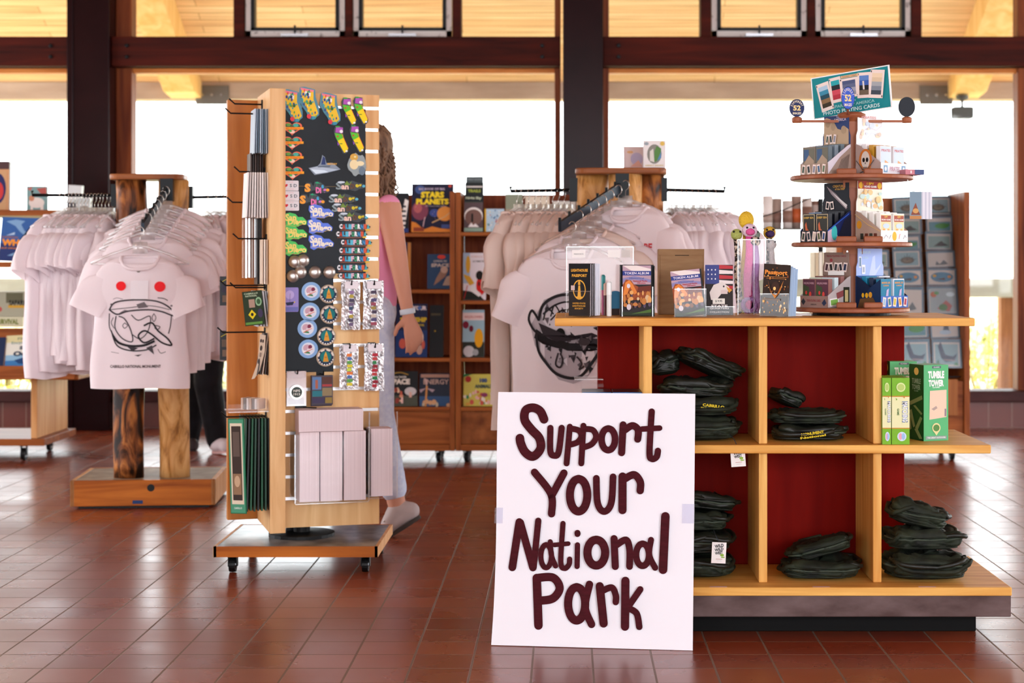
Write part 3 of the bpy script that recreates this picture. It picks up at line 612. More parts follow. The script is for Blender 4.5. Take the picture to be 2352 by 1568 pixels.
def badge(dx, dy, z, rx, rz_, front, back, label, rz=0):
    o = thing('round_sign', label, 'sign', (CX+dx, CY+dy, zc+z), rz)
    MB().lathe([(1, 0), (1, .004)], mat(back, .5), (0, 0, 0), 32, 'y', rx, rz_).build('disc', o) if 0 else None
    n = 32; MB().prism([(rx*cos(2*pi*k/n), rz_+rz_*sin(2*pi*k/n)) for k in range(n)], .005, mat(back, .5)).build('disc', o)
    if front:
        its = [('e', .5, .5, .48, .48, front), ('t', '52', .5, .5, .3, .5, '#f0d690', 2), ('t', 'IMAGES', .5, .2, .13, .56, '#f0e6c8', 1)]
        for k, c in enumerate('DIFFERENT'):
            t_ = R(158-17*k); its.append(('t', c, .5+.37*cos(t_), .5+.37*sin(t_), .12, .075 if c != 'I' else .03, '#f0e6c8', 1, math.degrees(t_)-90))
        art(o, 2*rx, 2*rz_, its, 'sign_print', dy=.00015)
    return o
badge(-.17, -.0, .616, .0235, .0275, '#1f2c5c', '#171c34', 'dark blue round 52 different images sign on the left end of the carousel arm')
badge(.172, 0, .616, .026, .031, None, '#151c26', 'round sign seen from its blank dark back on the right end of the carousel arm')
badge(-.028, -.105, .630, .020, .035, '#3a5ec8', '#141a30', 'bright blue round 52 different images sign in front of the teal header', -R(6))
MB().tube([(-.028, -.10, .632), (-.02, -.05, .622), (0, 0, .618)], .004, CW, 8).build('front_arm', cr_)
# header sign
hs = thing('header_sign', 'teal playing cards header sign tilted on top of the card carousel', 'sign', (CX+.004, CY+.01, zc+.627), rot=(0, -R(5), -R(38)))
MB().box(-.138, .138, 0, .004, 0, .132, WHITE).build('sign_board', hs)
def pcard(cx, cz, w, h, a, pic):
    c, s = cos(R(a)), sin(R(a)); asp = .132/.276
    def q(u, v): X, Z = u*w, v*h; return (cx+(X*c-Z*s*asp)/1, cz+(X*s/asp+Z*c))
    o = [('p', [q(-.5, -.5), (q(.5, -.5)), q(.5, .5), q(-.5, .5)], '#ead8d0')]
    y0 = -.38
    for k, cc in enumerate(pic):
        y1 = y0+.76/len(pic); o.append(('p', [q(-.36, y0), q(.36, y0), q(.36, y1), q(-.36, y1)], cc)); y0 = y1
    o += [('p', [q(-.47, .4), q(-.41, .4), q(-.41, .47), q(-.47, .47)], '#222226'), ('p', [q(.41, -.47), q(.47, -.47), q(.47, -.4), q(.41, -.4)], '#222226')]
    return o
HD = [('r', .015, .02, .985, .975, '#12838a')] + pcard(.17, .5, .165, .68, 10, ['#3a3020', '#8a6a48', '#1f4a5a', '#3a8aa8', '#a8c4d8']) + pcard(.32, .62, .15, .6, 4, ['#b03040', '#c84858', '#20242c', '#28a0a8']) + pcard(.49, .62, .23, .46, 0, ['#8a8c98', '#9a9cae', '#5c6484', '#4a5478']) + \
     pcard(.68, .62, .165, .6, -5, ['#6a5a48', '#1a1c20', '#3a5ca8', '#5a80c0']) + [('r', .665, .52, .685, .72, '#e0d8d0')] + pcard(.84, .6, .175, .66, -10, ['#3c4450', '#7c8490', '#a0a4a8', '#d8c0a0', '#e8d0b0']) + \
     [('r', .4, .86, .62, .92, '#d8b488'), ('t', 'PLAYING CARDS', .51, .89, .03, .18, '#6a4a3a', 1), ('t', 'The', .54, .31, .045, .05, '#9ad0d0', 1), ('t', 'PARKS OF AMERICA', .55, .22, .07, .5, '#8cc8c8', 1), ('t', 'PHOTO PLAYING CARDS', .5, .1, .09, .72, '#bfe0e0', 1)]
art(hs, .276, .132, HD, 'sign_print', dy=.00012)
# card display trays
CB = (.883, 5.36)
def tray(side, tier, kraft, head, headh, sidec, lip, what, dcols, dart, hw=None, wtop=.5):
    w, d, a = ((.112, .108, -50), (.128, .1, 40))[side > 0]; zt = zc+TIER[tier]+.0003; ca, sa = cos(R(a)), sin(R(a))
    cx, cy = (.5*w, d) if side < 0 else (-.5*w, d)
    x, y = CX+(-.008 if side < 0 else .006)-(cx*ca-cy*sa), 5.382-(cx*sa+cy*ca)
    o = thing('card_display_tray', what[0], 'display box', (x, y, zt), R(a)); K = mat(kraft, .6)
    MB().box(-w/2, w/2, 0, d, 0, .002, K).box(-w/2, w/2, 0, .002, 0, .036, K).box(-w/2, w/2, d-.002, d, 0, .098, K).build('tray', o)
    for s in (-1, 1): MB().prism([(0, 0), (d, 0), (d, .098), (d*.85, .092), (0, .036)], .002, mat(sidec[0], .5), 'yz', -w/2 if s < 0 else w/2-.002).build('side_panel', o)
    hw_ = (hw or .9)*w; hd = MB().prism([(-w/2, .098), (w/2, .098), (w/2, .125), (hw_/2, .14), (hw_/2, headh), (-hw_/2, headh), (-hw_/2, .14), (-w/2, .125)], .002, mat(head[0], .5), 'xz', d-.004).build('header', o)
    art(hd, hw_, headh-.098, head[1], 'header_print', (0, d-.004, .098))
    fr = [p for p in o.children if p.name.startswith('tray')][0]
    art(fr, w, .036, lip, 'lip_print')
    sp2 = [p for p in o.children if p.name.startswith('side_panel')][1 if side < 0 else 0]
    art(sp2, d, .09, sidec[1], 'side_print', ((w/2+.0001) if side < 0 else (-w/2-.0001), d/2, 0), rz=R(90) if side < 0 else -R(90))
    # decks of cards inside
    n = 0; dw, dh, dt = .052, .086, .017
    for r_ in range(3):
        for s in (-1, 1):
            lx, ly = s*(w/4-.001), .008+.028*r_+(0 if r_ else 0)
            if r_ == 2 and d < .104: ly -= .0
            wx_, wy_ = x+lx*ca-ly*sa, y+lx*sa+ly*ca
            dk = thing('card_deck', (what[1]+(', left of two' if s < 0 else ', right of two') if r_ == 0 else what[2]), 'card deck', (wx_, wy_, zt+.0025+.004*r_), R(a), group=what[3])
            MB().box(-dw/2, dw/2, 0, dt, 0, dh, mat(dcols[n % len(dcols)], .35)).build('card_box', dk, bevel=.001)
            if r_ == 0: art(dk, dw, dh, dart, 'box_print')
            n += 1
    return o
N1 = ['#4a5a4c', '#2c3a3c', '#8a8c98', '#4a6a8a', '#6a7a60']
tray(-1, 2, '#8a7868', ('#243a6a', [('r', 0, .0, 1, 1, '#243a6a'), ('p', [(0, 0), (1, 0), (1, .5), (.85, .62), (.7, .5), (.55, .55), (.4, .8), (.25, .9), (.1, .95), (0, .9)], '#b49a7c'), ('e', .16, .75, .1, .14, '#9c8468'), ('e', .38, .62, .09, .13, '#a48c70'), ('e', .8, .5, .1, .14, '#a48c70'), ('t', 'AMERICA', .66, .86, .1, .5, '#c8b8c8', 1), ('t', 'Wonders of', .66, .95, .05, .3, '#c8b8c8', 1)] + frames((.15, .3, .46), .2, .055, .16, N1)), .188,
     ('#d8d2dc', [('p', [(0, 0), (1, 0), (1, 1), (.5, .6)], '#a08c80')] + [('l', [(.45+.06*k, .2), (.6+.05*k, .55+.03*k)], .0015, '#3a2c28') for k in range(7)]), [('r', 0, 0, 1, 1, '#a08a78')] + frames((.12, .32, .52, .7, .88), .5, .06, .40, N1, .32),
     ('card tray with a rock carving header, top shelf of the carousel at left', 'deck of national wonders cards at the front of the top left tray', 'deck of national wonders cards inside the top left tray', 'card decks in the top left tray'),
     ['#7f7060', '#56646c', '#c4c8d8', '#6c7c88'], [('r', .06, .05, .94, .95, '#6c6a5c'), ('r', .1, .5, .5, .9, '#3c5a80'), ('p', [(.1, .1), (.9, .1), (.9, .5), (.5, .7), (.1, .4)], '#a8927c')])
MAPC = ['#d8e4ee', '#f0dcc0', '#c8d8e8', '#ecd0c0']
tray(1, 2, '#f4f2f2', ('#f4f2f0', [('r', 0, 0, 1, 1, '#f2f2f4')] + specks(14, .1, .1, .9, .85, MAPC, (.04, .1), 5) + [('t', 'PIRATES', .4, .93, .09, .6, '#d8a0a0', 1), ('l', [(.1, .4), (.4, .6), (.7, .5), (.95, .7)], .0008, '#c8b8d0'), ('l', [(.2, .1), (.5, .4), (.9, .3)], .0008, '#b8c8d8')]), .188,
     ('#b09890', [('e', .4, .5, .26, .4, '#d07830'), ('e', .4, .52, .17, .3, '#e0d4c8'), ('e', .33, .52, .05, .08, '#1c1614'), ('e', .47, .52, .05, .08, '#1c1614'), ('p', [(.38, .38), (.42, .38), (.4, .46)], '#1c1614'), ('r', .32, .2, .48, .28, '#8a7a70'), ('l', [(.05, .5), (.3, .2), (.6, .08)], .003, '#5c5654'), ('l', [(.75, .5), (.5, .2), (.2, .08)], .003, '#5c5654')]),
     [('r', 0, 0, 1, 1, '#f0f4fa'), ('r', .1, .2, .24, .8, '#7ca8c8'), ('e', .17, .5, .04, .2, '#e8eef4'), ('t', 'PIRATES', .5, .5, .4, .36, '#c89aa8', 1), ('r', .76, .2, .9, .8, '#7ca8c8'), ('e', .83, .5, .04, .2, '#e8eef4')],
     ('white pirates card tray with a skull on its side, carousel top shelf right', 'pirates card deck at the front of the top right tray', 'mustard edged pirates deck inside the top right tray', 'card decks in the pirates tray'),
     ['#e8e6e8', '#e8e6e8', '#c0902c', '#b8862a'], [('r', .05, .03, .95, .97, '#cfe0ec'), ('t', 'PIRATES', .5, .84, .09, .8, '#c86060', 1), ('p', [(.3, .1), (.9, .15), (.75, .4), (.4, .5)], '#dca878'), ('e', .7, .25, .15, .1, '#8a6a60')])
DP = ['#3a4638', '#28323c', '#c8b8a8', '#5a5c3c', '#3c5280']
tray(-1, 1, '#14171f', ('#11151f', [('r', 0, 0, 1, 1, '#10141f'), ('p', [(.1, .9), (.3, .6), (.9, .05), (.95, .12), (.5, .6)], '#8c7c80'), ('p', [(.3, .7), (.9, .1), (.95, .2)], '#d0c8c8'), ('t', 'CREATURES', .62, .88, .09, .5, '#c8963c', 1), ('t', 'of the DEEP', .66, .78, .07, .4, '#c8963c', 1)] + frames((.16, .34), .2, .07, .14, ['#14181e', '#14181e'])), .185,
     ('#0c1d52', [('p', [(0, 0), (.5, 0), (.3, .5), (0, .38)], '#c8b0c0'), ('e', .28, .32, .12, .26, '#3cb8b8'), ('p', [(.35, 0), (1, 0), (1, .95), (.7, .75)], '#12182c'), ('l', [(0, .38), (.9, .98)], .003, '#2c58b8')]), [('r', 0, 0, 1, 1, '#20242c')] + frames((.12, .32, .52, .7, .88), .5, .06, .40, DP, .32),
     ('dark deep-sea card tray, middle shelf of the carousel at left', 'deep-sea creatures card deck at the front of the middle left tray', 'dark deep-sea deck inside the middle left tray', 'card decks in the deep-sea tray'),
     ['#2c2c28', '#11151f', '#8aa0c0', '#11151f'], [('r', .05, .03, .95, .97, '#c8b490'), ('r', .09, .05, .91, .95, '#2e2e28'), ('t', 'DEEP SEA', .5, .85, .07, .75, '#d8b050', 1), ('p', [(.2, .6), (.3, .7), (.4, .45), (.7, .3), (.7, .1), (.3, .1), (.25, .35)], '#c8643c'), ('e', .5, .22, .2, .13, '#d89a60')])
tray(1, 1, '#f6f4f2', ('#f2efe4', [('r', 0, 0, 1, 1, '#f2ecd8'), ('r', 0, .74, 1, 1, '#a83a2c'), ('e', .12, .86, .09, .11, '#e8b424'), ('e', .88, .86, .09, .11, '#e8b424'), ('t', 'I SPY', .5, .92, .08, .3, '#f0c428', 2), ('t', 'ROAD GAME', .5, .82, .07, .5, '#f4f0ec', 2)] + specks(22, .08, .08, .92, .68, ['#f0c890', '#c8e0d8', '#f4e4a8', '#d8e4f0', '#f0b888'], (.04, .12), 8)), .19,
     ('#b89a88', [('e', .15, .6, .1, .14, '#e0982c')]+[('r', .2+.18*k, .1, .32+.18*k, .3, ('#3a3a30', '#6a3020')[k % 2]) for k in range(4)] + [('l', [(0, .95), (.5, .6), (1, .36)], .002, '#e0b878')]),
     [('r', 0, 0, 1, 1, '#f6f4f2'), ('e', .5, .5, .08, .4, '#e8b838'), ('l', [(.1, .3), (.18, .6), (.26, .4)], .002, '#a8a8b0'), ('l', [(.3, .3), (.36, .6)], .002, '#8a8a94'), ('l', [(.66, .3), (.7, .7)], .002, '#e08080'), ('l', [(.82, .3), (.88, .6), (.92, .4)], .002, '#8a8a94')],
     ('white I spy road game tray, middle shelf of the carousel at right', 'I spy road game deck at the front of the middle right tray', 'road game deck inside the middle right tray', 'card decks in the road game tray'),
     ['#f2efe8'], [('r', .06, .05, .94, .95, '#f0dca8'), ('r', .06, .7, .94, .92, '#b05a44'), ('t', 'I SPY', .5, .87, .06, .3, '#f4dc60', 1), ('t', 'ROAD GAME', .5, .77, .06, .8, '#f4ece8', 2), ('e', .5, .55, .3, .09, '#c8dce8'), ('e', .3, .25, .14, .2, '#f0a050'), ('e', .7, .25, .14, .2, '#f0b468'), ('e', .5, .3, .1, .15, '#f4f0e0')])
TP = ['#4a2c34', '#2a2420', '#3c3c40', '#2c2c34', '#28304c']
FLW = [('r', .04, .03, .96, .97, '#5a3040'), ('p', [(.04, .03), (.6, .03), (.5, .7), (.04, .8)], '#3c4a2c'), ('t', 'WILDFLOWERS', .5, .84, .07, .8, '#c89ca8', 1), ('e', .3, .5, .08, .07, '#c83830'), ('e', .62, .45, .1, .09, '#d04038'), ('e', .3, .25, .07, .06, '#c83830'), ('e', .68, .2, .08, .07, '#a83c58')]
tray(-1, 0, '#8a685a', ('#8e7468', [('r', 0, 0, 1, 1, '#8e7468'), ('t', 'TRIVIA PLAYING CARDS', .5, .84, .08, .8, '#8a2c34', 1), ('e', .3, .66, .06, .08, '#9a3c40')]+frames((.12, .3, .5, .7, .88), .36, .08, .2, TP)+[('r', .2, .02, .85, .2, '#f0ece8')]), .17,
     ('#b8b0b0', [('p', [(.1, .05), (.5, .1), (.45, .35), (.08, .3)], '#ece8e8'), ('p', [(.14, .08), (.45, .12), (.42, .3), (.12, .26)], '#7cb050'), ('p', [(.4, .3), (.7, .4), (.66, .6), (.36, .5)], '#8a4a4c'), ('p', [(.66, .15), (.92, .15), (.92, .7), (.66, .7)], '#2c3024'), ('r', .72, .2, .86, .6, '#c8b880')]),
     [('r', 0, 0, 1, 1, '#95756a'), ('p', [(.04, .5), (.12, .8), (.2, .5), (.12, .2)], '#2a2c34'), ('t', 'TRIVIA PLAYING CARDS', .5, .6, .2, .5, '#8a2c34', 1), ('t', 'nature', .5, .28, .15, .2, '#4a3c3a', 1), ('p', [(.8, .4), (.9, .75), (.97, .4), (.88, .15)], '#2c3450')],
     ('brown trivia cards tray, bottom shelf of the carousel at left', 'wildflower trivia card deck at the front of the bottom left tray', 'trivia deck with pale edges inside the bottom left tray', 'card decks in the trivia tray'),
     ['#8a5a54', '#8a5a54', '#d8e8d4', '#c8dce0'], FLW)
MR = ['#9cc0d0', '#3c7a70', '#c8b840', '#c88a30', '#a83c50']
tray(1, 0, '#3c6cb8', ('#a8bcec', [('r', 0, 0, 1, 1, '#a6bcee'), ('p', [(.45, 0), (.6, .7), (.7, .75), (.72, .2), (.95, .45), (.9, .3), (.7, 0)], '#c4d2f6'), ('t', 'MARINE LIFE', .3, .86, .09, .42, '#c0d8e4', 1), ('t', 'CARDS', .3, .66, .08, .22, '#c0d8e4', 1), ('r', .02, .3, .13, .7, '#eceef4'), ('r', .04, .34, .11, .66, '#6c88a0'), ('r', .14, .06, .28, .4, '#eceef4'), ('r', .17, .12, .25, .32, '#a8b0c0')]), .182,
     ('#0f2040', [('p', [(0, 0), (1, 0), (1, .98), (.6, .7)], '#143058'), ('e', .3, .42, .05, .08, '#e8b020'), ('e', .45, .42, .06, .09, '#e8b020'), ('e', .6, .44, .07, .1, '#e0a030'), ('p', [(.1, 0), (.2, .3), (.7, .35), (.8, .2), (.6, .0), (.5, .2), (.35, 0)], '#6a4a2c')]),
     [('r', 0, 0, 1, 1, '#3c6cc0')]+frames((.12, .31, .5, .69, .88), .5, .06, .40, MR, .28),
     ('blue marine life cards tray, bottom shelf of the carousel at right', 'marine life deck with a dolphin, front of the bottom right tray', 'dark marine life deck inside the bottom right tray', 'card decks in the marine life tray'),
     ['#1c7ca0', '#e0e4ec', '#1c2c48', '#2a2830'], [('r', .05, .04, .95, .96, '#1c7ca0'), ('t', 'MARINE LIFE', .5, .86, .07, .75, '#e0a040', 1), ('t', 'CARDS', .5, .76, .05, .5, '#e0a040', 1), ('p', [(.3, .08), (.45, .3), (.55, .6), (.75, .66), (.7, .4), (.75, .15), (.6, .05)], '#b8a8cc'), ('e', .55, .15, .3, .06, '#7cb0c4')])
# deck sticking out of the top shelf, sample cards on a wire ring
o = thing('card_deck', 'pink and blue deck lying flat, jutting out from the top shelf of the carousel', 'card deck', (P(2090, 0, 5.36).x, 5.36, zc+TIER[2]+.0003), R(10)); MB().box(-.03, .03, -.04, .04, 0, .016, mat('#c8808c', .5)).build('card_box', o, bevel=.001); art(o, .06, .016, [('r', .5, 0, 1, 1, '#4a5a84'), ('e', .3, .5, .04, .3, '#f0e0e0')], 'box_print', (0, -.0402, 0))
hp = P(2112, 440, 5.34)
o = thing('sample_cards', 'sample cards with a ship picture hanging on a thin wire loop from the carousel', 'card pack', hp)
pts = [(-.028+.03*(1-cos(t)), 0, .012+.026*sin(t)*1.0+.022) for t in [R(200-k*25) for k in range(10)]]
MB().tube([(-.02, 0, .0), (-.035, 0, .02), (-.037, 0, .05)], .0007, WIRE, 5).tube([(-.02, 0, 0), (0, 0, -.002), (.012, 0, .012), (.002, 0, .036), (-.03, 0, .052)], .0007, WIRE, 5).build('wire_loop', o)
cbx = MB()
for k in range(7): cbx.box(-.030+.0+.006*k*.6, .0+.006*k*1.0+.005, .002*k, .002*k+.0012, -.084, 0, mat(('#e4e4ec', '#c9ccd8')[k % 2], .6))
cbx.build('cards', o); art(o, .036, .084, [('r', 0, 0, 1, 1, '#7f98a8'), ('r', 0, 0, 1, .12, '#c08850'), ('p', [(.1, .15), (.9, .15), (.7, .35), (.5, .6), (.3, .4)], '#8a4c38'), ('e', .5, .3, .25, .09, '#d0a060')], 'card_print', (-.012, -.0002, -.084))
# ---------- games on the shelves ----------
GR = '#79b62c'
MT = [('r', 0, 0, 1, 1, '#e8e8b4'), ('r', 0, .72, 1, 1, GR), ('r', 0, 0, 1, .24, GR), ('r', 0, .715, 1, .73, '#c8862c'), ('r', 0, .235, 1, .25, '#c8862c'), ('t', 'MATCHING', .62, .49, .3, .3, '#ffffff', 3, -90), ('t', 'MATCHING', .62, .49, .24, .27, '#5a78a8', 1, -90), ('t', 'GAME', .36, .49, .1, .1, '#4a7a3c', 1, -90),
      ('p', [(.55, .74), (.75, .72), (.7, .69)], '#c88a3c'), ('p', [(.2, .7), (.3, .68), (.25, .66)], GR), ('e', .56, .12, .26, .07, '#cfe0f0'), ('e', .48, .12, .1, .05, '#e8a8b8'), ('e', .64, .12, .1, .05, '#9cc0e8'), ('e', .5, .86, .26, .07, '#d8e8a0'), ('e', .5, .86, .2, .05, '#b8d070')]
def rotfix(items): # text turned by a quarter: size given along the turned axes
    return items
for k, (px, lb) in enumerate(((2036, 'green matching game box half hidden by the counter upright'), (2068, 'green matching game box next to the tumble tower box'))):
    o = thing('matching_game_box', lb, 'game box', (P(px, 0, 5.14).x, 5.135, MZ+.0005)); w_, h_ = (.026, .052)[k], .196
    MB().box(-w_/2, w_/2, 0, .12, 0, h_, mat('#6fa82c', .4)).build('carton', o, bevel=.001)
    its = [i for i in MT if i[0] != 't']; a = arrange(MB(), its, w_, h_)
    for (t_, u_, lw, lh, c_, b_, yy) in (('MATCHING', .012, .062, .017, '#5a78a8', 2, .0052), ('MATCHING', .012, .058, .0135, '#ffffff', 1, .0055), ('GAME', -.008, .02, .006, '#4a7a3c', 1, .0055)):
        vs_, fs, x0, x1, lo, hi = textgeo(t_, b_); a.add([((v[1]-(lo+hi)/2)*lh/(hi-lo)*(w_/.052)+u_*(w_/.052), -yy+.002, -(v[0]-(x0+x1)/2)*lw/(x1-x0)+.096) for v in vs_], fs, mat(c_, .5))
    a.build('box_print', o)
def tower(loc, rz, lb):
    o = thing('tumble_tower_box', lb, 'game box', loc, rz); w_, h_ = .084, .228
    MB().box(-w_/2, w_/2, 0, w_, 0, h_, mat('#4fa86a', .35)).build('carton', o, bevel=.0015)
    art(o, w_, h_, [('r', 0, 0, 1, 1, '#5fb87c'), ('r', .34, .955, .7, .985, '#5c6470'), ('t', 'CLASSIC', .52, .97, .015, .25, '#e0e8e4', 1), ('t', 'TUMBLE', .5, .87, .1, .66, '#f2f4f0', 3), ('t', 'TOWER', .5, .76, .09, .62, '#f2f4f0', 3), ('t', 'GAME', .5, .705, .02, .3, '#dff0e4', 1),
        ('p', [(.22, .28), (.92, .31), (.92, .67), (.24, .66)], '#e8ccb4'), ('p', [(.3, .42), (.5, .46), (.55, .43), (.4, .4)], '#b09c94'), ('r', .84, .32, .9, .42, '#8a7c8c'), ('e', .5, .17, .17, .065, '#e4d8a0'), ('e', .5, .17, .13, .045, '#5c8c4c'), ('p', [(.4, .12), (.6, .12), (.5, .07)], '#e4d8a0'), ('r', .06, .02, .92, .065, '#8aa098'), ('t', 'THE GREAT OUTDOORS', .5, .043, .02, .74, '#f4f4f4', 1)], 'box_print', dy=.0002)
    sd = [('r', 0, 0, 1, 1, '#0f4a26'), ('e', .5, .91, .16, .05, '#d8b868'), ('t', 'TUMBLE', .5, .78, .07, .6, '#8fa89a', 2), ('t', 'TOWER', .5, .7, .07, .58, '#8fa89a', 2), ('t', 'GAME', .5, .65, .015, .3, '#8fa89a', 1)]
    for q_ in ([(.05, .5), (.9, .6), (.95, .55), (.1, .45)], [(.3, .45), (.45, .46), (.95, .36), (.85, .34)], [(.02, .38), (.2, .4), (.45, .18), (.3, .16)], [(.8, .32), (.95, .3), (.6, .12), (.45, .16)], [(.4, .14), (.6, .16), (.95, .03), (.75, .02)], [(.05, .3), (.12, .34), (.2, .14), (.08, .12)]): sd.append(('p', q_, '#8a9468'))
    art(o, w_, h_, sd, 'side_print', (-w_/2-.0001, w_/2, 0), rz=-R(90), dy=.0002); return o
tower((P(2145, 0, 5.27).x, 5.24, MZ+.0005), R(19), 'green tumble tower game box on the right end of the middle shelf')
tower((P(2072, 0, 5.44).x, 5.42, MZ+.0005), R(0), 'second tumble tower box standing behind the matching game boxes')
for px, c_, lb, hh in ((1371, '#2a78b8', 'blue mini building blocks box, left of two above the poster edge', .147), (1441, '#3c7cc4', 'blue mini building blocks box right beside the oak upright', .147)):
    o = thing('building_blocks_box', lb, 'toy box', (P(px, 0, 5.22).x, 5.22, MZ+.0005)); MB().box(-.044, .044, 0, .15, 0, hh, mat('#20242c', .3)).build('carton', o, bevel=.002)
    art(o, .088, hh, [('r', 0, .87, 1, 1, c_), ('t', 'MINI BUILDING BLOCKS', .5, .93, .035, .84, '#d8ecf8', 1), ('r', .1, .2, .9, .8, '#c8d4dc')], 'box_print')
o = thing('clear_case', 'clear plastic display case left of the blue building blocks boxes', 'case', (P(1345, 0, 5.40).x, 5.40, MZ+.0005)); MB().box(-.035, .055, 0, .003, 0, .175, ACR).box(-.035, .055, .12, .123, 0, .175, ACR).box(-.035, -.032, 0, .12, 0, .175, ACR).box(.052, .055, 0, .12, 0, .175, ACR).box(-.035, .055, 0, .12, .172, .175, ACRE).build('case_shell', o)
# ---------- folded green bags ----------
from mathutils import noise
OLV = noisemat('#0c100a', '#2c3424', (1, 1, 1), 18, 7, .7, .6, 'waxed_canvas', lo=.35, hi=.75, spec=.3); OLD = noisemat('#070806', '#1c2218', (1, 1, 1), 18, 7, .5, .5, 'dark_canvas', spec=.45); ZIP = mat('#3c4438', .5)
def bag(label, loc, w, d, h, rz=0, seed=0, m=None, tagged=None, txt=None, roll=0, pitch=0):
    m = m or OLV; o = thing('canvas_bag', label, 'bag', loc, rot=(pitch, roll, rz)); g = random.Random(seed); nu, nv = 110, 44; vs_ = []; off = Vector((seed*3.7, seed*1.3, 0))
    def surf(u, v):
        a, b = 2*pi*u, pi*(v-.5); sg = lambda x, e: math.copysign(abs(x)**e, x)
        x, y, z = sg(cos(a), .55)*sg(cos(b), .5)*w/2, sg(sin(a), .55)*sg(cos(b), .5)*d/2, sg(sin(b), .75)*h/2+h/2
        p = Vector((x*9, y*9, z*14))+off; f = noise.noise(p)*.4; rid = (1-abs(noise.noise(Vector((x*16+z*20, y*16, z*30))+off*2)))**4
        f2 = noise.noise(Vector((x*26+5*z, y*26, z*38))+off*3); rid2 = (1-abs(noise.noise(Vector((x*30-z*22, y*12+x*18, z*26))-off)))**6
        k = 1+.24*f+.05*f2-.15*rid*abs(cos(b))-.07*rid2*abs(cos(b)); top = max(0, z/h-.25)
        return Vector((x*k, y*k, max(z*(1+.5*f*top)-(.02*rid+.010*rid2)*top*(h/.06)+.004*f2*top, .0)))
    for j in range(nv+1):
        for i in range(nu): vs_.append(surf(i/nu, j/nv))
    fs = [(j*nu+i, j*nu+(i+1) % nu, (j+1)*nu+(i+1) % nu, (j+1)*nu+i) for j in range(nv) for i in range(nu)]
    MB().add(vs_, fs, m).build('bag_body', o, smooth=True)
    # zip seam around the rim, folded strap, piping
    for zz, mm, nm in ((.52, ZIP, 'zip'), (.30, m, 'piping')):
        pts = [surf(i/40, zz)*1.015 for i in range(40)]; MB().tube(pts, .0035 if nm == 'zip' else .0028, mm, 6, close=True).build(nm, o, smooth=True)
    for s in range(2):
        t0 = g.uniform(.55, .95); st = MB(); pts = []
        for i in range(15):
            t = i/14; q = surf(t0+.35*t*(1 if s else -1), .75-.35*sin(pi*t)*(1-.3*s)); pts.append(q+Vector((q.x*.06, -.004-.012*sin(pi*t), .008*sin(pi*t))))
        st.tube(pts, .007, OLD if s else m, 6); st.build('strap', o, smooth=True)
    fl_ = MB(); a0 = .6; n_ = 10; fv = []
    for j in range(7):
        for i in range(n_+1):
            q = surf(a0+.28*i/n_, .84-.3*j/6); fv.append(q*1.03+Vector((0, -.004, .003)))
    fl_.add(fv, [(j*(n_+1)+i, j*(n_+1)+i+1, (j+1)*(n_+1)+i+1, (j+1)*(n_+1)+i) for j in range(6) for i in range(n_)], m)
    fp = fl_.build('flap', o, smooth=True); so_ = fp.modifiers.new('s', 'SOLIDIFY'); so_.thickness = .004
    if txt:
        q = surf(.75, .45); arrange(MB(), [('t', txt[0], .5, .65, .4, .8, '#d8c020', 2), ('t', txt[1], .5, .2, .3, .9, '#d8c020', 2)], .085, .022, warp=lambda X, Z: 0).build('printed_name', o, (q.x+txt[2], -d*.56, q.z-.008+txt[3]), rot=(0, R(txt[4]), 0))
    if tagged:
        tx, tz, tl = tagged[:3]; yy = tagged[3] if len(tagged) > 3 else -d/2-.02
        tg = MB().box(-.0215, .0215, 0, .0012, -.062, 0, PAPER).build('swing_tag', o, (tx, yy, tz), rot=(0, R(tl), 0))
        art(tg, .043, .062, [('t', 'WILD', .5, .83, .16, .62, '#1c2022', 2, 12), ('t', 'WILD', .5, .66, .14, .62, '#1c2022', 2, 12), ('t', 'WEST', .5, .5, .14, .55, '#1c2022', 2, 12), ('e', .72, .4, .14, .06, '#8ab03c'), ('e', .78, .3, .14, .03, '#8ab03c'), ('r', .3, .2, .75, .22, '#b07060'), ('r', .35, .12, .7, .135, '#b8b8b8')], 'tag_print', (0, 0, -.062))
        MB().tube([(tx, yy, tz), (tx-.01, yy+.01, tz+.02), (tx*.8, yy+.04, max(tz+.03, .02))], .001, mat('#2a3038', .6), 5).build('tag_string', o)
    return o
def bx_(px, py, Y): return P(px, py, Y)
zU, zB = MZ+.001, BZ+.001
bag('lowest bag of the upper left cubby, white tag hanging over the shelf edge', (P(1625, 0, 5.3).x-.02, 5.30, zU), .235, .21, .075, 0, 1, tagged=(.095, -.005, -4, -.158))
bag('green bag with yellow monument lettering, second in the tall upper left pile', (P(1620, 0, 5.3).x-.02, 5.30, zU+.072), .22, .2, .058, .2, 2, txt=('CABRILLO', 'National Monument', .012, .008, 8))
bag('dark green bag third in the tall upper left pile', (P(1612, 0, 5.32).x-.02, 5.31, zU+.128), .23, .19, .062, -.2, 3, OLD)
bag('almost black folded bag tilted on top of the tall upper left pile', (P(1625, 0, 5.33).x-.01, 5.325, zU+.20), .2, .17, .06, .3, 4, OLD, roll=R(24))
bag('green bag with a tag stub stuffed at the far left of the upper left cubby', (P(1524, 0, 5.32).x+.01, 5.38, zU+.19), .10, .12, .085, 0, 5, OLD, roll=R(-8))
bag('flat green bag at the bottom of the upper right cubby', (P(1856, 0, 5.3).x, 5.30, zU), .238, .2, .05, 0, 6, OLD, txt=('MONUMENT', 'National', .0, .004, -8))
bag('green bag folded on top in the upper right cubby', (P(1850, 0, 5.3).x, 5.31, zU+.047), .235, .19, .048, -.1, 7)
bag('small green pouch end poking up behind the folded bag in the upper right cubby', (P(1800, 0, 5.34).x, 5.37, zU+.10), .1, .1, .045, .4, 8, OLD, roll=R(25))
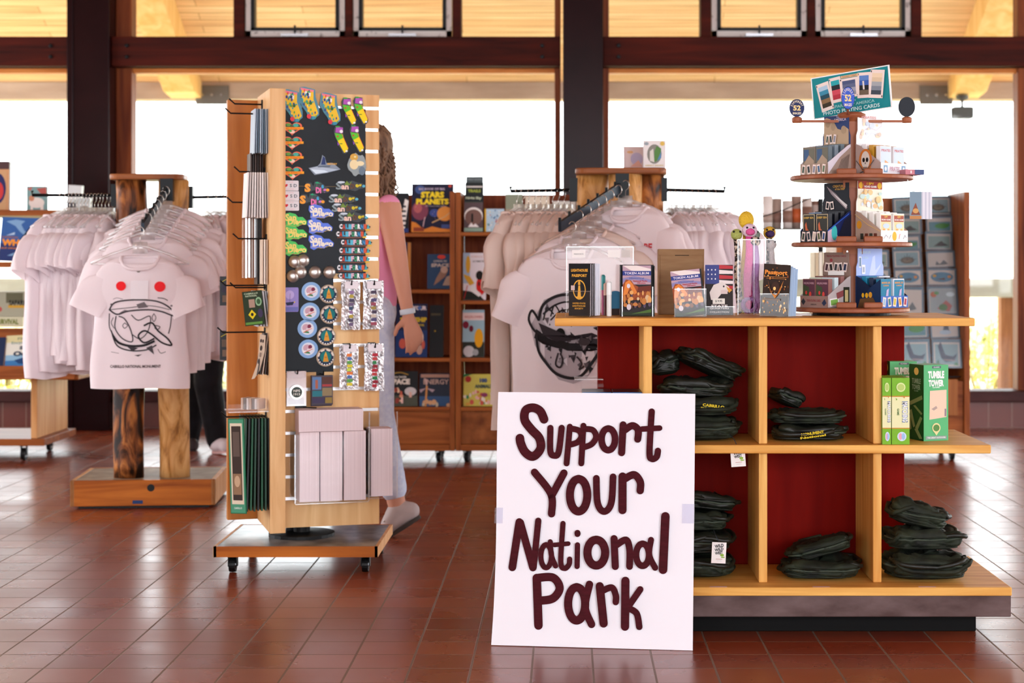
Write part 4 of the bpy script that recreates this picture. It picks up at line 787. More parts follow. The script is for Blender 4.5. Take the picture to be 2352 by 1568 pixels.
bag('green bag at the bottom of the lower left cubby behind the poster edge', (P(1630, 0, 5.3).x-.035, 5.29, zB), .225, .2, .07, 0, 9)
bag('second bag of the lower left pile, white tag beside the poster', (P(1625, 0, 5.3).x-.04, 5.30, zB+.068), .22, .2, .07, .1, 10, OLD, tagged=(.046, .052, 3, -.165))
bag('green bag third in the lower left pile', (P(1628, 0, 5.3).x-.04, 5.31, zB+.136), .21, .18, .06, -.1, 11)
bag('loose green bag on top of the lower left pile', (P(1640, 0, 5.3).x-.04, 5.32, zB+.197), .2, .17, .05, .3, 12, OLD, roll=R(8))
bag('wide green bag lying in the lower middle cubby', (P(1876, 0, 5.3).x, 5.27, zB), .245, .22, .06, 0, 13)
bag('green bag with orange stitching leaning on the one in the lower middle cubby', (P(1885, 0, 5.3).x-.0, 5.29, zB+.062), .2, .18, .05, -.1, 14, roll=R(-16), txt=('', '', 0, 0, 0) if 0 else None)
bag('boxy green bag at the bottom right outside the cubbies', (P(2122, 0, 5.25).x-.0, 5.25, zB), .265, .21, .085, 0, 15)
bag('green bag with a side pocket, second on the open end of the base shelf', (P(2115, 0, 5.27).x, 5.27, zB+.084), .235, .19, .07, .1, 16)
bag('rounded green bag topmost at the open right end of the base shelf', (P(2105, 0, 5.28).x, 5.28, zB+.152), .19, .17, .075, -.2, 17, roll=R(10))
# ---------- magnet and souvenir tower on wheels ----------
TH = R(17); TC, TS = cos(TH), sin(TH); OX, OY = -1.0776, 6.2552
TW = wood('#d09a62', '#ecc28c', 'z', .45, 10); TWD = wood('#a8642a', '#c98240', 'z', .4, 10)
tw = thing('display_tower', 'tall pinwheel slatwall tower of light wood on a wheeled base, hung with magnets and souvenirs', 'display rack', (OX, OY, 0), TH)
def tbx(name, u0, u1, v0, v1, z0, z1, m, b=.002): return MB().box(u0, u1, v0, v1, z0, z1, m).build(name, tw, bevel=b)
tbx('corner_board', 0, .055, -.11, .25, .138, 1.712, TW)
tbx('left_wing', -.11, .25, .2505, .29, .140, 1.700, TWD)
tbx('back_board', .251, .306, .0305, .36, .140, 1.700, TW)
sl = MB().box(.0555, .412, .012, .03, .140, 1.708, TW); GZ = [1.659-.0786*k for k in range(19)]; zz = 1.708
for z in GZ: sl.box(.0555, .412, 0, .012, z+.006, zz, TW); zz = z-.006
sl.box(.0555, .412, 0, .012, .14, zz, TW); sl.build('slat_panel', tw)
gv = MB(); GRV = mat('#dcdcdc', .3, .6)
for z in GZ: gv.box(.056, .408, .004, .0118, z-.0055, z+.0055, GRV)
gv.build('groove_strips', tw)
BLKB = noisemat('#10151a', '#1b2127', (1, 1, 1), 5, 4, .5, 0, 'magnet_board')
tbx('magnet_board', .057, .36, -.008, -.0005, 1.372, 1.655, BLKB, 0); tbx('magnet_board', .057, .36, -.008, -.0005, 1.056, 1.3705, BLKB, 0); tbx('magnet_board', .057, .242, -.008, -.0005, .70, 1.0545, BLKB, 0)
tbx('pole', .09, .13, .10, .14, .10, 1.2, BLACKM)
dl = thing('wheeled_base', '', '', (0, 0, 0)); bpy.data.objects.remove(dl)
def world_part(mb, name, **k):   # built in world axes but parented to the turning tower
    o = mb.build(name, tw, **k); o.matrix_parent_inverse = tw.matrix_basis.inverted() if 0 else Matrix.Rotation(-TH, 4, 'Z') @ Matrix.Translation((-OX, -OY, 0)); return o
DT = noisemat('#3c3734', '#8c8680', (1, 1, 1), 14, 8, .28, 0, 'dusty_laminate', lo=.35, hi=.65, spec=.6)
world_part(MB().box(-1.225, -.67, 6.112, 6.61, .066, .1005, DT).box(-1.235, -.66, 6.10, 6.112, .064, .101, ORG).box(-1.235, -.66, 6.61, 6.622, .064, .101, ORG).box(-1.236, -1.225, 6.1, 6.622, .064, .101, PINE).box(-.67, -.659, 6.1, 6.622, .064, .101, PINE), 'base_platform')
world_part(MB().lathe([(.12, .1008), (.12, .112), (.03, .116), (.03, .15)], BLACK, (-.965, 6.36, 0), 24), 'turntable')
def caster(parent, x, y, h=.062, r=.024, wp=None):
    mb = MB().lathe([(.003, -.011), (r, -.011), (r+.001, 0), (r, .011), (.003, .011)], BLACK, (x, y, r+.001), 20, 'x').lathe([(.004, -.0125), (r*.5, -.0125), (r*.5, .0125), (.004, .0125)], CHROME, (x, y, r+.001), 14, 'x')
    mb.box(x-.016, x-.0135, y-.012, y+.016, r*.8, h-.004, BLACKM).box(x+.0135, x+.016, y-.012, y+.016, r*.8, h-.004, BLACKM).box(x-.02, x+.02, y-.02, y+.022, h-.006, h, BLACKM)
    return (wp or (lambda m, n: m.build(n, parent)))(mb, 'caster')
for x, y in ((-1.18, 6.17), (-.71, 6.17), (-1.18, 6.56), (-.70, 6.56)): caster(None, x, y, .064, .026, world_part)
def SU(px, v=-.011):
    k = (px-PX)/F; X0, Y0 = OX-TS*v, OY+TC*v; return (k*Y0-X0)/(TC-k*TS)
def SP(px, py, v=-.011):
    u = SU(px, v); X, Y = OX+TC*u-TS*v, OY+TS*u+TC*v; return Vector((X, Y, H-(py-PY)*Y/F))
def TL(u, v, z): return Vector((OX+TC*u-TS*v, OY+TS*u+TC*v, z))
def magnet(label, px, py, w, h, outline, base, items, group=None, v=-.0125, t=.004, name='fridge_magnet', cat='magnet'):
    """px,py centre; w,h in photo pixels; outline in 0..1"""
    p = SP(px, py, v); W_, H_ = U(w, p.y)/TC, U(h, p.y)
    o = thing(name, label, cat, (p.x, p.y, p.z-H_/2), TH, group)
    MB().prism([((x-.5)*W_, z*H_) for x, z in outline], t, mat(base, .35)).build('magnet_plate', o)
    arrange(MB(), items, W_, H_, dy=.00015).build('printed_face', o); return o
def again(o, label, px, py, v=-.0125, roll=0):
    p = SP(px, py, v); h = o['_h'] if '_h' in o else 0; q = dup(o, (p.x, p.y, p.z-h/2), label=label, rot=(0, R(roll), TH)); return q
def series(pts, label, w, h, outline, base, items, group, words, **k):
    o = magnet(label+words[0], *pts[0], w, h, outline, base, items, group, **k); p = SP(*pts[0]); hh = U(h, p.y)
    for q, s in zip(pts[1:], words[1:]):
        b = SP(*q); c = dup(o, (b.x, b.y, b.z-hh/2), label=label+s)
CAL = [(.18, 1), (.62, .97), (.66, .62), (.98, .2), (.95, .08), (.8, 0), (.62, .02), (.5, .18), (.34, .3), (.24, .5), (.1, .66), (.06, .85)]
RC = ['#3ca0a0', '#e84848', '#3a4a8c', '#58a848', '#f0e0d0', '#f08838', '#b83c60', '#222222']
series([(671, 243), (709, 237), (758, 250)], 'large glittery california shaped magnet, ', 48, 76, [(.1, .98), (.3, 1), (.8, .92), (.82, .7), (.98, .35), (.98, .15), (.7, 0), (.5, .04), (.4, .22), (.2, .4), (.02, .62), (.06, .8)], '#3c7c90',
       [('p', [(.18, .92), (.72, .88), (.72, .62), (.94, .2), (.8, .08), (.6, .12), (.46, .32), (.28, .5), (.16, .7)], '#ecc030'), ('p', [(.12, .97), (.74, .9), (.72, .84), (.14, .9)], '#e88090'), ('p', [(.3, .87), (.6, .83), (.58, .7), (.34, .72)], '#ece8e8'), ('e', .45, .77, .06, .05, '#202838')] +
       [i for i in specks(46, .12, .08, .9, .88, ['#ecc030', '#f8d850', '#3ca0a0', '#e84848', '#3a4a8c', '#58a848', '#f0a040'], (.02, .05), 3) if not (i[1] > .55+.4*(1-i[2]) or i[1] < .5-.5*i[2])] + [('e', .58, .5, .07, .05, '#2c6a3a'), ('e', .5, .1, .1, .07, '#d83c48'), ('e', .72, .06, .1, .05, '#3c90a8')],
       'large california magnets', ['leftmost of the top row', 'second in the top row', 'third in the top row'])
series([(801, 256), (828, 254), (783, 321), (819, 319)], 'neon green and yellow california shaped magnet, ', 36, 64, CAL, '#1c1c24',
       [('p', [(.2, .96), (.62, .94), (.62, .74), (.16, .76)], '#b054b4'), ('e', .52, .8, .1, .06, '#f0e8f0'), ('e', .3, .97, .14, .03, '#3c9c3c'), ('p', [(.12, .74), (.62, .7), (.66, .58), (.3, .46), (.2, .56)], '#5cc030'), ('p', [(.3, .46), (.66, .58), (.94, .2), (.88, .08), (.7, .04), (.52, .22)], '#f0d418'), ('l', [(.55, .72), (.95, .2)], .0015, '#d84020'), ('e', .5, .36, .1, .015, '#3c6c28'), ('e', .3, .62, .06, .03, '#c04828'), ('p', [(.26, .42), (.4, .34), (.3, .28)], '#8a4cb0'), ('e', .84, .1, .07, .03, '#f0f0f0')],
       'neon california magnets', ['upper left of four', 'upper right of four', 'lower left of four', 'lower right of four'])
HRT = [(.5+.44*(16*sin(2*pi*k/28)**3)/16, .52+.5*(13*cos(2*pi*k/28)-5*cos(4*pi*k/28)-2*cos(6*pi*k/28)-cos(8*pi*k/28))/16) for k in range(28)]
series([(671, 294), (671, 327), (671, 361), (672, 396)], 'orange heart magnet with a yellow banner, ', 50, 34, HRT, '#e05a2c',
       [('p', [(.5+(x-.5)*.82, .54+(z-.54)*.8) for x, z in HRT], '#3a5a44'), ('e', .34, .72, .1, .1, '#6aa040'), ('e', .66, .7, .12, .12, '#48b0a0'), ('e', .5, .25, .12, .12, '#f0d0c0'), ('e', .42, .3, .07, .07, '#4cc060'), ('p', [(.0, .36), (1, .42), (1, .58), (0, .56)], '#f0a020'), ('t', 'San Diego', .5, .48, .14, .8, '#e06818', 2)],
       'heart magnets', ['topmost of the column', 'second from the top', 'third from the top', 'lowest of the column'])
RND = [(0, .06), (.04, 0), (.96, 0), (1, .06), (1, .94), (.96, 1), (.04, 1), (0, .94)]
hx = lambda cx, cz, r, c: ('p', [(cx+r*(x-.5)*1.0, cz+r*1.4*(z-.5)) for x, z in HRT], c)
series([(668, 426), (669, 450), (669, 472)], 'white heart SD card magnet, ', 34, 23, RND, '#dcd6dc',
       [('t', 'I left my', .45, .84, .1, .4, '#d89098', 0), hx(.18, .5, .28, '#d02838'), ('t', 'S D', .66, .5, .32, .46, '#2c4a58', 1), ('t', 'in paradise', .45, .14, .1, .5, '#d89098', 0)], 'heart SD magnets', ['top of three', 'middle of three', 'bottom of three'])
BLOB = lambda pts: pts
def cloudy(seed, n=26, a=.09, sx=.47, sz=.44): return [(.5+(sx+a*.4*sin(5*t+seed))*cos(t), .5+(sz+a*sin(7*t+seed*2))*sin(t)) for t in [2*pi*k/n for k in range(n)]]
series([(728, 431), (717, 458)], 'colourful San Diego letter magnet with a palm, ', 56, 28, [(0, .3), (.08, .9), (.28, .9), (.36, .6), (.4, 1), (.62, 1), (.8, .7), (1, .4), (.95, .1), (.7, .1), (.5, 0), (.4, .3), (.2, .15)], '#141a22',
       [('t', 'S', .13, .48, .7, .24, '#f0a038', 3), ('l', [(.47, .3), (.5, .8)], .002, '#3a7c50'), ('p', [(.36, .8), (.5, 1), (.66, .82), (.58, .86), (.5, .84), (.42, .88)], '#24a070'), ('t', 'Di', .56, .3, .5, .22, '#e070a8', 3), ('t', 'e', .72, .6, .3, .1, '#48a8d8', 2), ('t', 'g', .8, .22, .4, .12, '#c878c8', 2), ('e', .92, .32, .07, .12, '#f0a030')], 'San Diego palm letter magnets', ['upper of two', 'lower of two'])
series([(805, 427), (789, 457), (796, 478), (811, 499)], 'dark San Diego lettered magnet, ', 68, 24, cloudy(2), '#14181c',
       [('t', 'S', .12, .5, .7, .2, '#8c9ca0', 1), ('t', 'an', .32, .36, .4, .24, '#f0c8b8', 2), ('p', [(.3, .66), (.38, 1), (.46, .7), (.54, .98), (.5, .6), (.36, .56)], '#708c38'), ('t', 'Di', .56, .48, .5, .14, '#6a4428', 2), ('t', 'eg', .76, .46, .45, .2, '#d8c428', 2), ('e', .93, .5, .05, .13, '#5cb0c8'), ('e', .2, .85, .12, .1, '#c8d4e0')], 'dark San Diego magnets', ['top one right of the column', 'second from the top', 'third from the top', 'just above the california rows'])
SAN = lambda c1, c2: [('t', 'San', .3, .68, .46, .46, c1, 2), ('t', 'Diego', .56, .36, .5, .78, c1, 2), ('l', [(.1, .2), (.5, .12), (.9, .3)], .0012, c2)]
WOB = [(.02, .62), (.04, .9), (.25, 1), (.5, .9), (.6, .72), (.8, .72), (.98, .45), (.95, .22), (.72, .28), (.62, .1), (.4, .16), (.22, 0), (.08, .12), (.1, .4)]
series([(679, 506), (680, 535), (679, 570)], 'green and yellow San Diego script magnet, ', 52, 36, WOB, '#34c048', SAN('#f0dc78', '#e8c850'), 'green script magnets', ['top of three', 'middle of three', 'bottom of three'])
series([(738, 487), (735, 520), (738, 556)], 'blue and gold San Diego script magnet, ', 58, 36, WOB, '#4a6cd8', SAN('#ece4d4', '#d8b860'), 'blue script magnets', ['top of three', 'middle of three', 'bottom of three'])
CLT = [('t', c, .12+.088*k, .55-.03*(k % 2), .6, .085, ['#e8e8ec', '#c84030', '#3ca0c8', '#5cb8d0', '#e0b8c8', '#38a070', '#f0f0f0', '#3c8cc0', '#d05838', '#48b0b8'][k], 3) for k, c in enumerate('CALIFORNIA')] + [('e', .9, .15, .08, .1, '#e8b838'), ('r', .1, .06, .8, .12, '#a05838')]
series([(813, 521), (806, 538), (817, 557), (813, 576), (812, 595), (808, 615), (812, 634)], 'black California word magnet with bright letters, ', 76, 19, cloudy(1, a=.05), '#10161c', CLT, 'California word magnets',
       ['first row of seven', 'second row of seven', 'third row of seven', 'fourth row of seven', 'fifth row of seven', 'sixth row of seven', 'seventh and lowest row'])
magnet('grey aircraft carrier magnet on the upper magnet board', 745, 379, 72, 46, [(.02, .34), (.3, .45), (.38, .6), (.44, 1), (.52, .9), (.56, .6), (.75, .62), (1, .3), (.6, .12), (.2, 0)], '#7c8898',
       [('p', [(.05, .32), (.3, .42), (.95, .28), (.62, .16), (.24, .05)], '#aebccc'), ('p', [(.1, .28), (.24, .06), (.62, .15), (.5, .24)], '#d4e4f0'), ('p', [(.4, .52), (.46, .94), (.52, .86), (.54, .52)], '#2c3c6c'), ('t', 'MIDWAY', .74, .56, .1, .3, '#d8a850', 2), ('p', [(.3, .44), (.7, .5), (.66, .4), (.3, .38)], '#5c6878')])
magnet('clear and gold figure magnet right of the aircraft carrier magnet', 820, 378, 44, 56, cloudy(4, a=.06), '#8a9494', [('e', .35, .8, .2, .15, '#d8a848'), ('e', .35, .5, .22, .2, '#ecd8a8'), ('e', .66, .55, .2, .1, '#ecdcb0'), ('e', .75, .25, .16, .18, '#6a7c8c'), ('e', .4, .82, .06, .04, '#f0e0a0')])
SIL = noisemat('#9c9690', '#c8c2bc', (1, 1, 1), 8, 2, .32, 0, 'brushed_dome'); SIL.node_tree.nodes['Principled BSDF'].inputs['Metallic'].default_value = .85
for (px, py), lb in zip([(664, 601), (696, 598), (663, 634), (690, 625), (723, 625), (756, 625)], ['upper left, against the corner board', 'upper one beside the corner board', 'lower left, cut off by the corner board', 'second in the lower row', 'third in the lower row', 'rightmost of the lower row']):
    p = SP(px, py, -.0085); o = MB().lathe([(.024, 0), (.0235, -.005), (.020, -.011), (.012, -.0155), (.004, -.017)], SIL, (0, 0, 0), 28, 'y').build('dome_magnet', loc=p, rz=TH, smooth=True); tag(o, 'silver dome magnet, '+lb, 'magnet', 'silver dome magnets')
    if px < 665: o.location = SP(676 if py < 620 else 672, py, -.0085)
CIR = [(.5+.5*cos(2*pi*k/30), .5+.5*sin(2*pi*k/30)) for k in range(30)]
magnet('purple photo magnet with a boat on the lower magnet board', 669, 688, 32, 56, RND, '#8a7cc8', [('r', .03, .02, .97, .98, '#9488cc'), ('e', .4, .7, .3, .18, '#b8a8e0'), ('p', [(.1, .38), (.7, .42), (.6, .28), (.2, .26)], '#28284c'), ('l', [(.4, .4), (.42, .75)], .001, '#3a3a60'), ('e', .72, .4, .05, .03, '#e0c040'), ('r', .03, .02, .97, .2, '#6c70b8')])
series([(715, 669), (712, 716), (706, 754), (708, 801)], 'light blue round San Diego badge magnet, ', 43, 43, CIR, '#7ca4d4', [('e', .5, .5, .34, .34, '#d8dce8'), ('e', .44, .54, .2, .2, '#c8a0b0'), ('e', .6, .6, .1, .12, '#7c2c48'), ('p', [(.3, .28), (.6, .24), (.56, .34), (.34, .36)], '#3c7c48'), ('t', 'San Diego', .5, .44, .14, .56, '#f4f0f0', 2, 20), ('l', [(.3, .3), (.72, .5)], .0025, '#e0705c')], 'blue badge magnets', ['top of four', 'second of four', 'third of four', 'bottom of four'])
LHI = [('e', .5, .5, .48, .48, '#b8a088'), ('e', .5, .5, .42, .42, '#20304c'), ('e', .5, .52, .3, .3, '#147878'), ('p', [(.36, .26), (.66, .26), (.58, .6), (.42, .6)], '#d8942c'), ('p', [(.42, .6), (.58, .6), (.5, .8)], '#e0a83c'), ('r', .44, .46, .56, .52, '#b87820')] + \
      [('e', .5+.4*cos(R(a)), .5+.4*sin(R(a)), .035, .035, '#f0f0f0') for a in range(200, 345, 20)] + [('p', [(.5+.36*cos(R(a)), .5+.36*sin(R(a))), (.5+.46*cos(R(a)), .5+.46*sin(R(a))), (.5+.46*cos(R(a+30)), .5+.46*sin(R(a+30))), (.5+.36*cos(R(a+30)), .5+.36*sin(R(a+30)))], '#e8dcd0') for a in (10, 55, 100, 145)]
series([(755, 675), (757, 722), (750, 772), (748, 820)], 'round teal and navy lighthouse magnet, ', 41, 43, CIR, '#a89078', LHI, 'lighthouse magnets', ['top of four', 'second of four', 'third of four', 'bottom of four'])
# hooks and foil packs
FOIL = noisemat('#a8a6a8', '#f4f2f4', (1, 1, .5), 55, 5, .22, 1.0, 'crinkled_foil', lo=.4, hi=.6); FOIL.node_tree.nodes['Principled BSDF'].inputs['Metallic'].default_value = .6
def hook(u, z, parent=tw, v0=-.001, L=.075):
    return MB().tube([(u, v0, z), (u, v0-L, z), (u, v0-L-.008, z+.014)], .0025, BLACK, 8).box(u-.014, u+.014, v0-.004, v0, z-.012, z+.014, BLACK).build('hook', parent)
def foil(px, y0, y1, w, label, cols, seed, v=-.062):
    p = SP(px, y0, v); h = U(y1-y0, p.y); W_ = U(w, p.y); g = random.Random(seed); hook(SU(px, v), p.z-.012)
    o = thing('souvenir_pack', label, 'souvenir pack', (p.x, p.y, p.z), TH, 'foil souvenir packs on hooks')
    for s in range(2):
        n1, n2 = 14, 26; vs_ = []; yy = .012*s
        for sd in (0, 1):
            for j in range(n2+1):
                for i in range(n1+1):
                    a, b = i/n1, j/n2; bul = sin(pi*a)*sin(pi*min(1, max(0, b-.1)/.9))*.008
                    vs_.append(((a-.5)*W_*(1+.04*sin(b*9)), yy+(-1 if sd == 0 else 1)*bul+g.uniform(-.0022, .0022)*(0 < i < n1), -b*h+g.uniform(-.002, .002)))
        k = (n1+1)*(n2+1); q = lambda sd, i, j: sd*k+j*(n1+1)+i
        fs = [(q(0, i, j), q(0, i, j+1), q(0, i+1, j+1), q(0, i+1, j)) for j in range(n2) for i in range(n1)] + [(q(1, i, j), q(1, i+1, j), q(1, i+1, j+1), q(1, i, j+1)) for j in range(n2) for i in range(n1)]
        MB().add(vs_, fs, FOIL).build('wrapper', o)
    its = [('r', .14, .84, .88, .99, '#e4dce0'), ('e', .5, .93, .06, .02, '#14141a')]
    for k in range(9): its.append(('r', .36+g.uniform(-.03, .03), .08+.082*k, .6+g.uniform(-.03, .06), .145+.082*k, cols[k % len(cols)]))
    art(o, W_, h, its, 'pack_print', (0, -.0115, -h)); return o
foil(806, 645, 757, 42, 'foil pack with a purple keyring strip, upper left of the four packs', ['#6a5878', '#484058', '#b09c40', '#8a6c98', '#3c4c68'], 1)
foil(858, 645, 755, 46, 'crinkled foil pack with a red speckled strip, upper right of the four packs', ['#984858', '#504870', '#c8b8a8', '#483c50', '#a08a48'], 2)
foil(802, 791, 893, 42, 'foil pack with a yellow and green strip, lower left of the four packs', ['#d8c838', '#58a048', '#4c6ca8', '#e07838', '#c8d848'], 3)
foil(860, 789, 897, 44, 'foil pack with a red and green chilli strip, lower right of the four packs', ['#b02838', '#901c2c', '#2c7c44', '#b83c3c'], 4)
p = SP(681, 852, -.05); hook(SU(681, -.05), p.z-.008)
o = thing('keyring_pack', 'clear packet with a round metal keyring, lowest left on the slat wall', 'souvenir pack', p, TH)
MB().box(-.035, .035, 0, .012, -.125, 0, acrylic('#c8c8c8', .3, .1, 'clear_bag')).build('packet', o)
kr = MB(); kr.lathe([(.026, 0), (.026, -.004)], SIL, (0, -.002, -.075), 28, 'y').lathe([(.019, -.0042), (.019, -.005)], mat('#28342c', .4), (0, -.002, -.075), 28, 'y'); arrange(kr, [('t', 'NPS', .5, -.56, .07, .4, '#c8c4bc', 2), ('t', '1913', .5, -.66, .07, .4, '#c8c4bc', 2)], .06, .125, y0=-.0078, warp=None)
for v_ in kr.v[-1:]: pass
kr.build('keyring', o); 
pp = MB(); arrange(pp, [('r', .05, .8, .95, .98, '#d8d0d4'), ('r', .1, .05, .9, .22, '#2c3830')], .07, .125); pp.build('packet_card', o, loc=(0, .004, -.125))
p = SP(740, 862, -.05); hook(SU(740, -.05), p.z+.004)
o = thing('photo_pack', 'pack of coastal photo cards hanging beside the keyring packet', 'souvenir pack', p, TH)
for k in range(3): MB().box(-.0385, .0385, .006*k, .006*k+.004, -.105-.003*k, 0, mat('#3a2c38', .3)).build('photo_card', o, rz=R(3*k))
art(o, .077, .105, [('r', .04, .52, .46, .95, '#5c7ca8'), ('r', .18, .55, .3, .85, '#a86048'), ('r', .5, .72, .96, .95, '#58342c'), ('r', .5, .62, .96, .7, '#a83c3c'), ('r', .04, .28, .5, .48, '#28707c'), ('r', .5, .3, .96, .58, '#8a7858'), ('r', .04, .05, .6, .25, '#3c3450'), ('r', .64, .05, .96, .25, '#8c7438')], 'photo_print', (0, 0, -.105))
o = MB().tube([(0, 0, 0), (.03, -.03, 0), (.05, -.05, .0)], .003, BLACKM, 6).box(-.02, .02, -.012, 0, -.006, .006, BLACK).build('empty_hook', loc=SP(690, 935, -.004), rz=TH); tag(o, 'empty black hook just under the keyring packet', 'hook')
# bottom acrylic bins with white paper blocks
PBL = noisemat('#d8c4c6', '#ecdadc', (60, 1, .2), 6, 3, .8, 0, 'paper_block_edges')
u0, u1 = SU(682, -.13), SU(842, -.13)
zb0, zb1 = SP(735, 1152, -.13).z, SP(735, 992, -.13).z
bn = thing('acrylic_bin', 'wide clear acrylic bin at the bottom of the tower holding white paper blocks', 'bin', (OX, OY, 0), TH)
def bin_(o, a, b, v0, z0, z1, zs):
    MB().box(a, b, v0, v0+.003, z0, z1, ACR).box(a, b, v0, -.002, z0-.003, z0, ACR).box(a-.003, a, v0, -.002, z0, zs, ACR).box(b, b+.003, v0, -.002, z0, zs, ACR).box(a, b, -.005, -.002, z0, zs+.01, ACR).build('clear_tray', o)
    MB().box(a-.0034, a+.001, v0-.001, v0+.0025, z0, z1, ACRE).box(b-.001, b+.0034, v0-.001, v0+.0025, z0, z1, ACRE).box(a, b, v0-.001, v0+.002, z0-.004, z0-.001, ACRE).build('edge', o)
bin_(bn, u0-.006, u1+.006, -.135, zb0-.003, zb0+.24, zb0+.25)
def block(label, a, b, v, z0, z1, d=.1, grp='white paper blocks in the bin'):
    p = TL((a+b)/2, v, z0); o = MB().box(-(b-a)/2, (b-a)/2, 0, d, 0, z1-z0, PBL).build('paper_block', loc=p, rz=TH, bevel=.0012); tag(o, label, 'paper block', grp)
for (x0, x1), lb in zip(((688, 733), (736, 786), (790, 840)), ('leftmost', 'middle', 'rightmost')): block('white page block standing in the wide bin, %s of three' % lb, SU(x0, -.125), SU(x1, -.125), -.128, zb0+.0005, zb1, .1)
block('white page block lying across the three upright ones', SU(686, -.12), SU(834, -.12), -.124, zb1+.001, SP(735, 941, -.12).z, .1)
b2 = thing('acrylic_bin', 'narrow tall clear bin at the lower right corner of the tower', 'bin', (OX, OY, 0), TH); a, b = SU(852, -.11), SU(908, -.11); bin_(b2, a-.006, b+.004, -.118, SP(880, 1140, -.11).z-.002, SP(880, 945, -.11).z, SP(880, 945, -.11).z)
block('white page block standing in the narrow bin at the tower corner', a, b-.01, -.11, SP(880, 1139, -.11).z, SP(880, 984, -.11).z, .09, 'white paper blocks in the bin')
# left side: stacks hanging on hooks, seen on edge
def lhook(v, z, L=.12):
    MB().tube([(-.001, v, z), (-L, v, z), (-L-.02, v, z+.018)], .0028, BLACK, 8).box(-.004, 0, v-.012, v+.012, z-.016, z+.016, BLACK).build('hook', tw)
def zat(py, v=0): return H-(py-PY)*(OY+TC*v)/F
for v, py, L in ((.10, 240, .10), (.0, 262, .125), (.03, 395, .09), (.08, 465, .11), (-.02, 548, .10), (.03, 655, .14), (-.02, 660, .11), (.02, 762, .15), (-.01, 955, .14)): lhook(v, zat(py, v), L)
def hang(label, n, px0, px1, v0, v1, y0, y1, cols, grp, name, cat, tilt=0, spread=0):
    uA, uB = SU(px0, v0), SU(px1, v0); g = random.Random(n+int(px0))
    for k in range(n):
        u = uB+(uA-uB)*(k+.5)/n; t = abs(uA-uB)/n*.62; z1, z0 = zat(y0, v0), zat(y1, v0)
        p = TL(u, (v0+v1)/2, z1); W_ = v1-v0
        o = MB().box(-t/2, t/2, -W_/2, W_/2, -(z1-z0)+g.uniform(-.002, .002), 0, cols[k % len(cols)]).build(name, loc=p, rot=(0, tilt+R(spread)*(k/n-.3), TH), bevel=.0006)
        tag(o, label, cat, grp)
hang('thin blue-grey carded pack hanging edge-on, top of the tower left side', 8, 585, 617, -.06, .06, 250, 352, [mat('#8aa0b4', .5), mat('#b8ccdc', .5), mat('#5c7488', .5)], 'blue carded packs', 'carded_pack', 'souvenir pack', spread=3)
hang('dark carded pack hanging edge-on behind the white ones', 6, 574, 606, .0, .1, 352, 396, [mat('#2c2220', .5), mat('#4a3c38', .5)], 'dark carded packs', 'carded_pack', 'souvenir pack')
hang('white carded pack hanging edge-on at mid height of the tower left side', 9, 568, 617, -.06, .06, 396, 500, [mat('#e8e2de', .6), mat('#d0c8c4', .6), mat('#f0ecea', .6)], 'white carded packs', 'carded_pack', 'souvenir pack', spread=4)
hang('clear packet hanging edge-on below the white carded packs', 4, 562, 590, .02, .13, 500, 638, [acrylic('#d8ccc4', .2, .1, 'clear_bag'), mat('#b8a89c', .4), acrylic('#d8ccc4', .2, .1, 'clear_bag')], 'clear packets', 'clear_packet', 'souvenir pack')
hang('dark key strap hanging edge-on beside the clear packets', 4, 590, 602, -.01, .08, 500, 652, [mat('#18181a', .4), mat('#3a3430', .4)], 'dark straps', 'key_strap', 'strap')
hang('cream carded pack hanging below the second hook', 3, 600, 616, -.07, .05, 550, 652, [mat('#d8c4b0', .6), mat('#ece4d8', .6)], 'cream carded packs', 'carded_pack', 'souvenir pack')
hang('white sticker pack hanging edge-on behind the green sticker sheet', 6, 584, 618, -.05, .06, 668, 750, [mat('#e0e2e8', .5), mat('#b0b8c4', .5)], 'white sticker packs', 'sticker_pack', 'stickers', tilt=R(-7), spread=5)
p = TL(SU(578, -.06), -.06, zat(668, -.06)); o = thing('sticker_sheet', 'dark green sticker sheet with yellow diamond sign, left side of the tower', 'stickers', p, rot=(0, R(-6), R(-8)))
MB().box(-.036, .036, 0, .002, -.122, 0, mat('#23331c', .5)).build('sheet', o)
art(o, .072, .122, [('t', 'CABRILLO', .45, .93, .05, .7, '#b8c8a8', 1), ('t', 'NATIONAL', .45, .86, .05, .6, '#b8c8a8', 1), ('r', .3, .52, .6, .76, '#a88a78'), ('e', .8, .68, .16, .13, '#8ab088'), ('e', .8, .68, .1, .08, '#3a5a38'), ('p', [(.42, .46), (.62, .32), (.42, .18), (.22, .32)], '#e0c818'), ('e', .42, .32, .07, .05, '#1c1c14'), ('e', .84, .34, .13, .13, '#3c3450'), ('r', .05, .03, .9, .1, '#5c8c3c')], 'sheet_print', (0, 0, -.122))
hang('dark bookmark hanging edge-on, curved stack below the sticker sheet', 5, 606, 626, -.07, -.01, 765, 862, [mat('#1c1a1c', .4), mat('#3c3838', .4), mat('#c0aea0', .5)], 'dark bookmarks', 'bookmark', 'bookmark', tilt=R(7), spread=6)
p = TL(SU(603, -.07), -.078, zat(768, -.07)); o = thing('bookmark', 'long beige bookmark with black footprints, outermost of the bookmarks', 'bookmark', p, rot=(0, R(8), R(-25)))
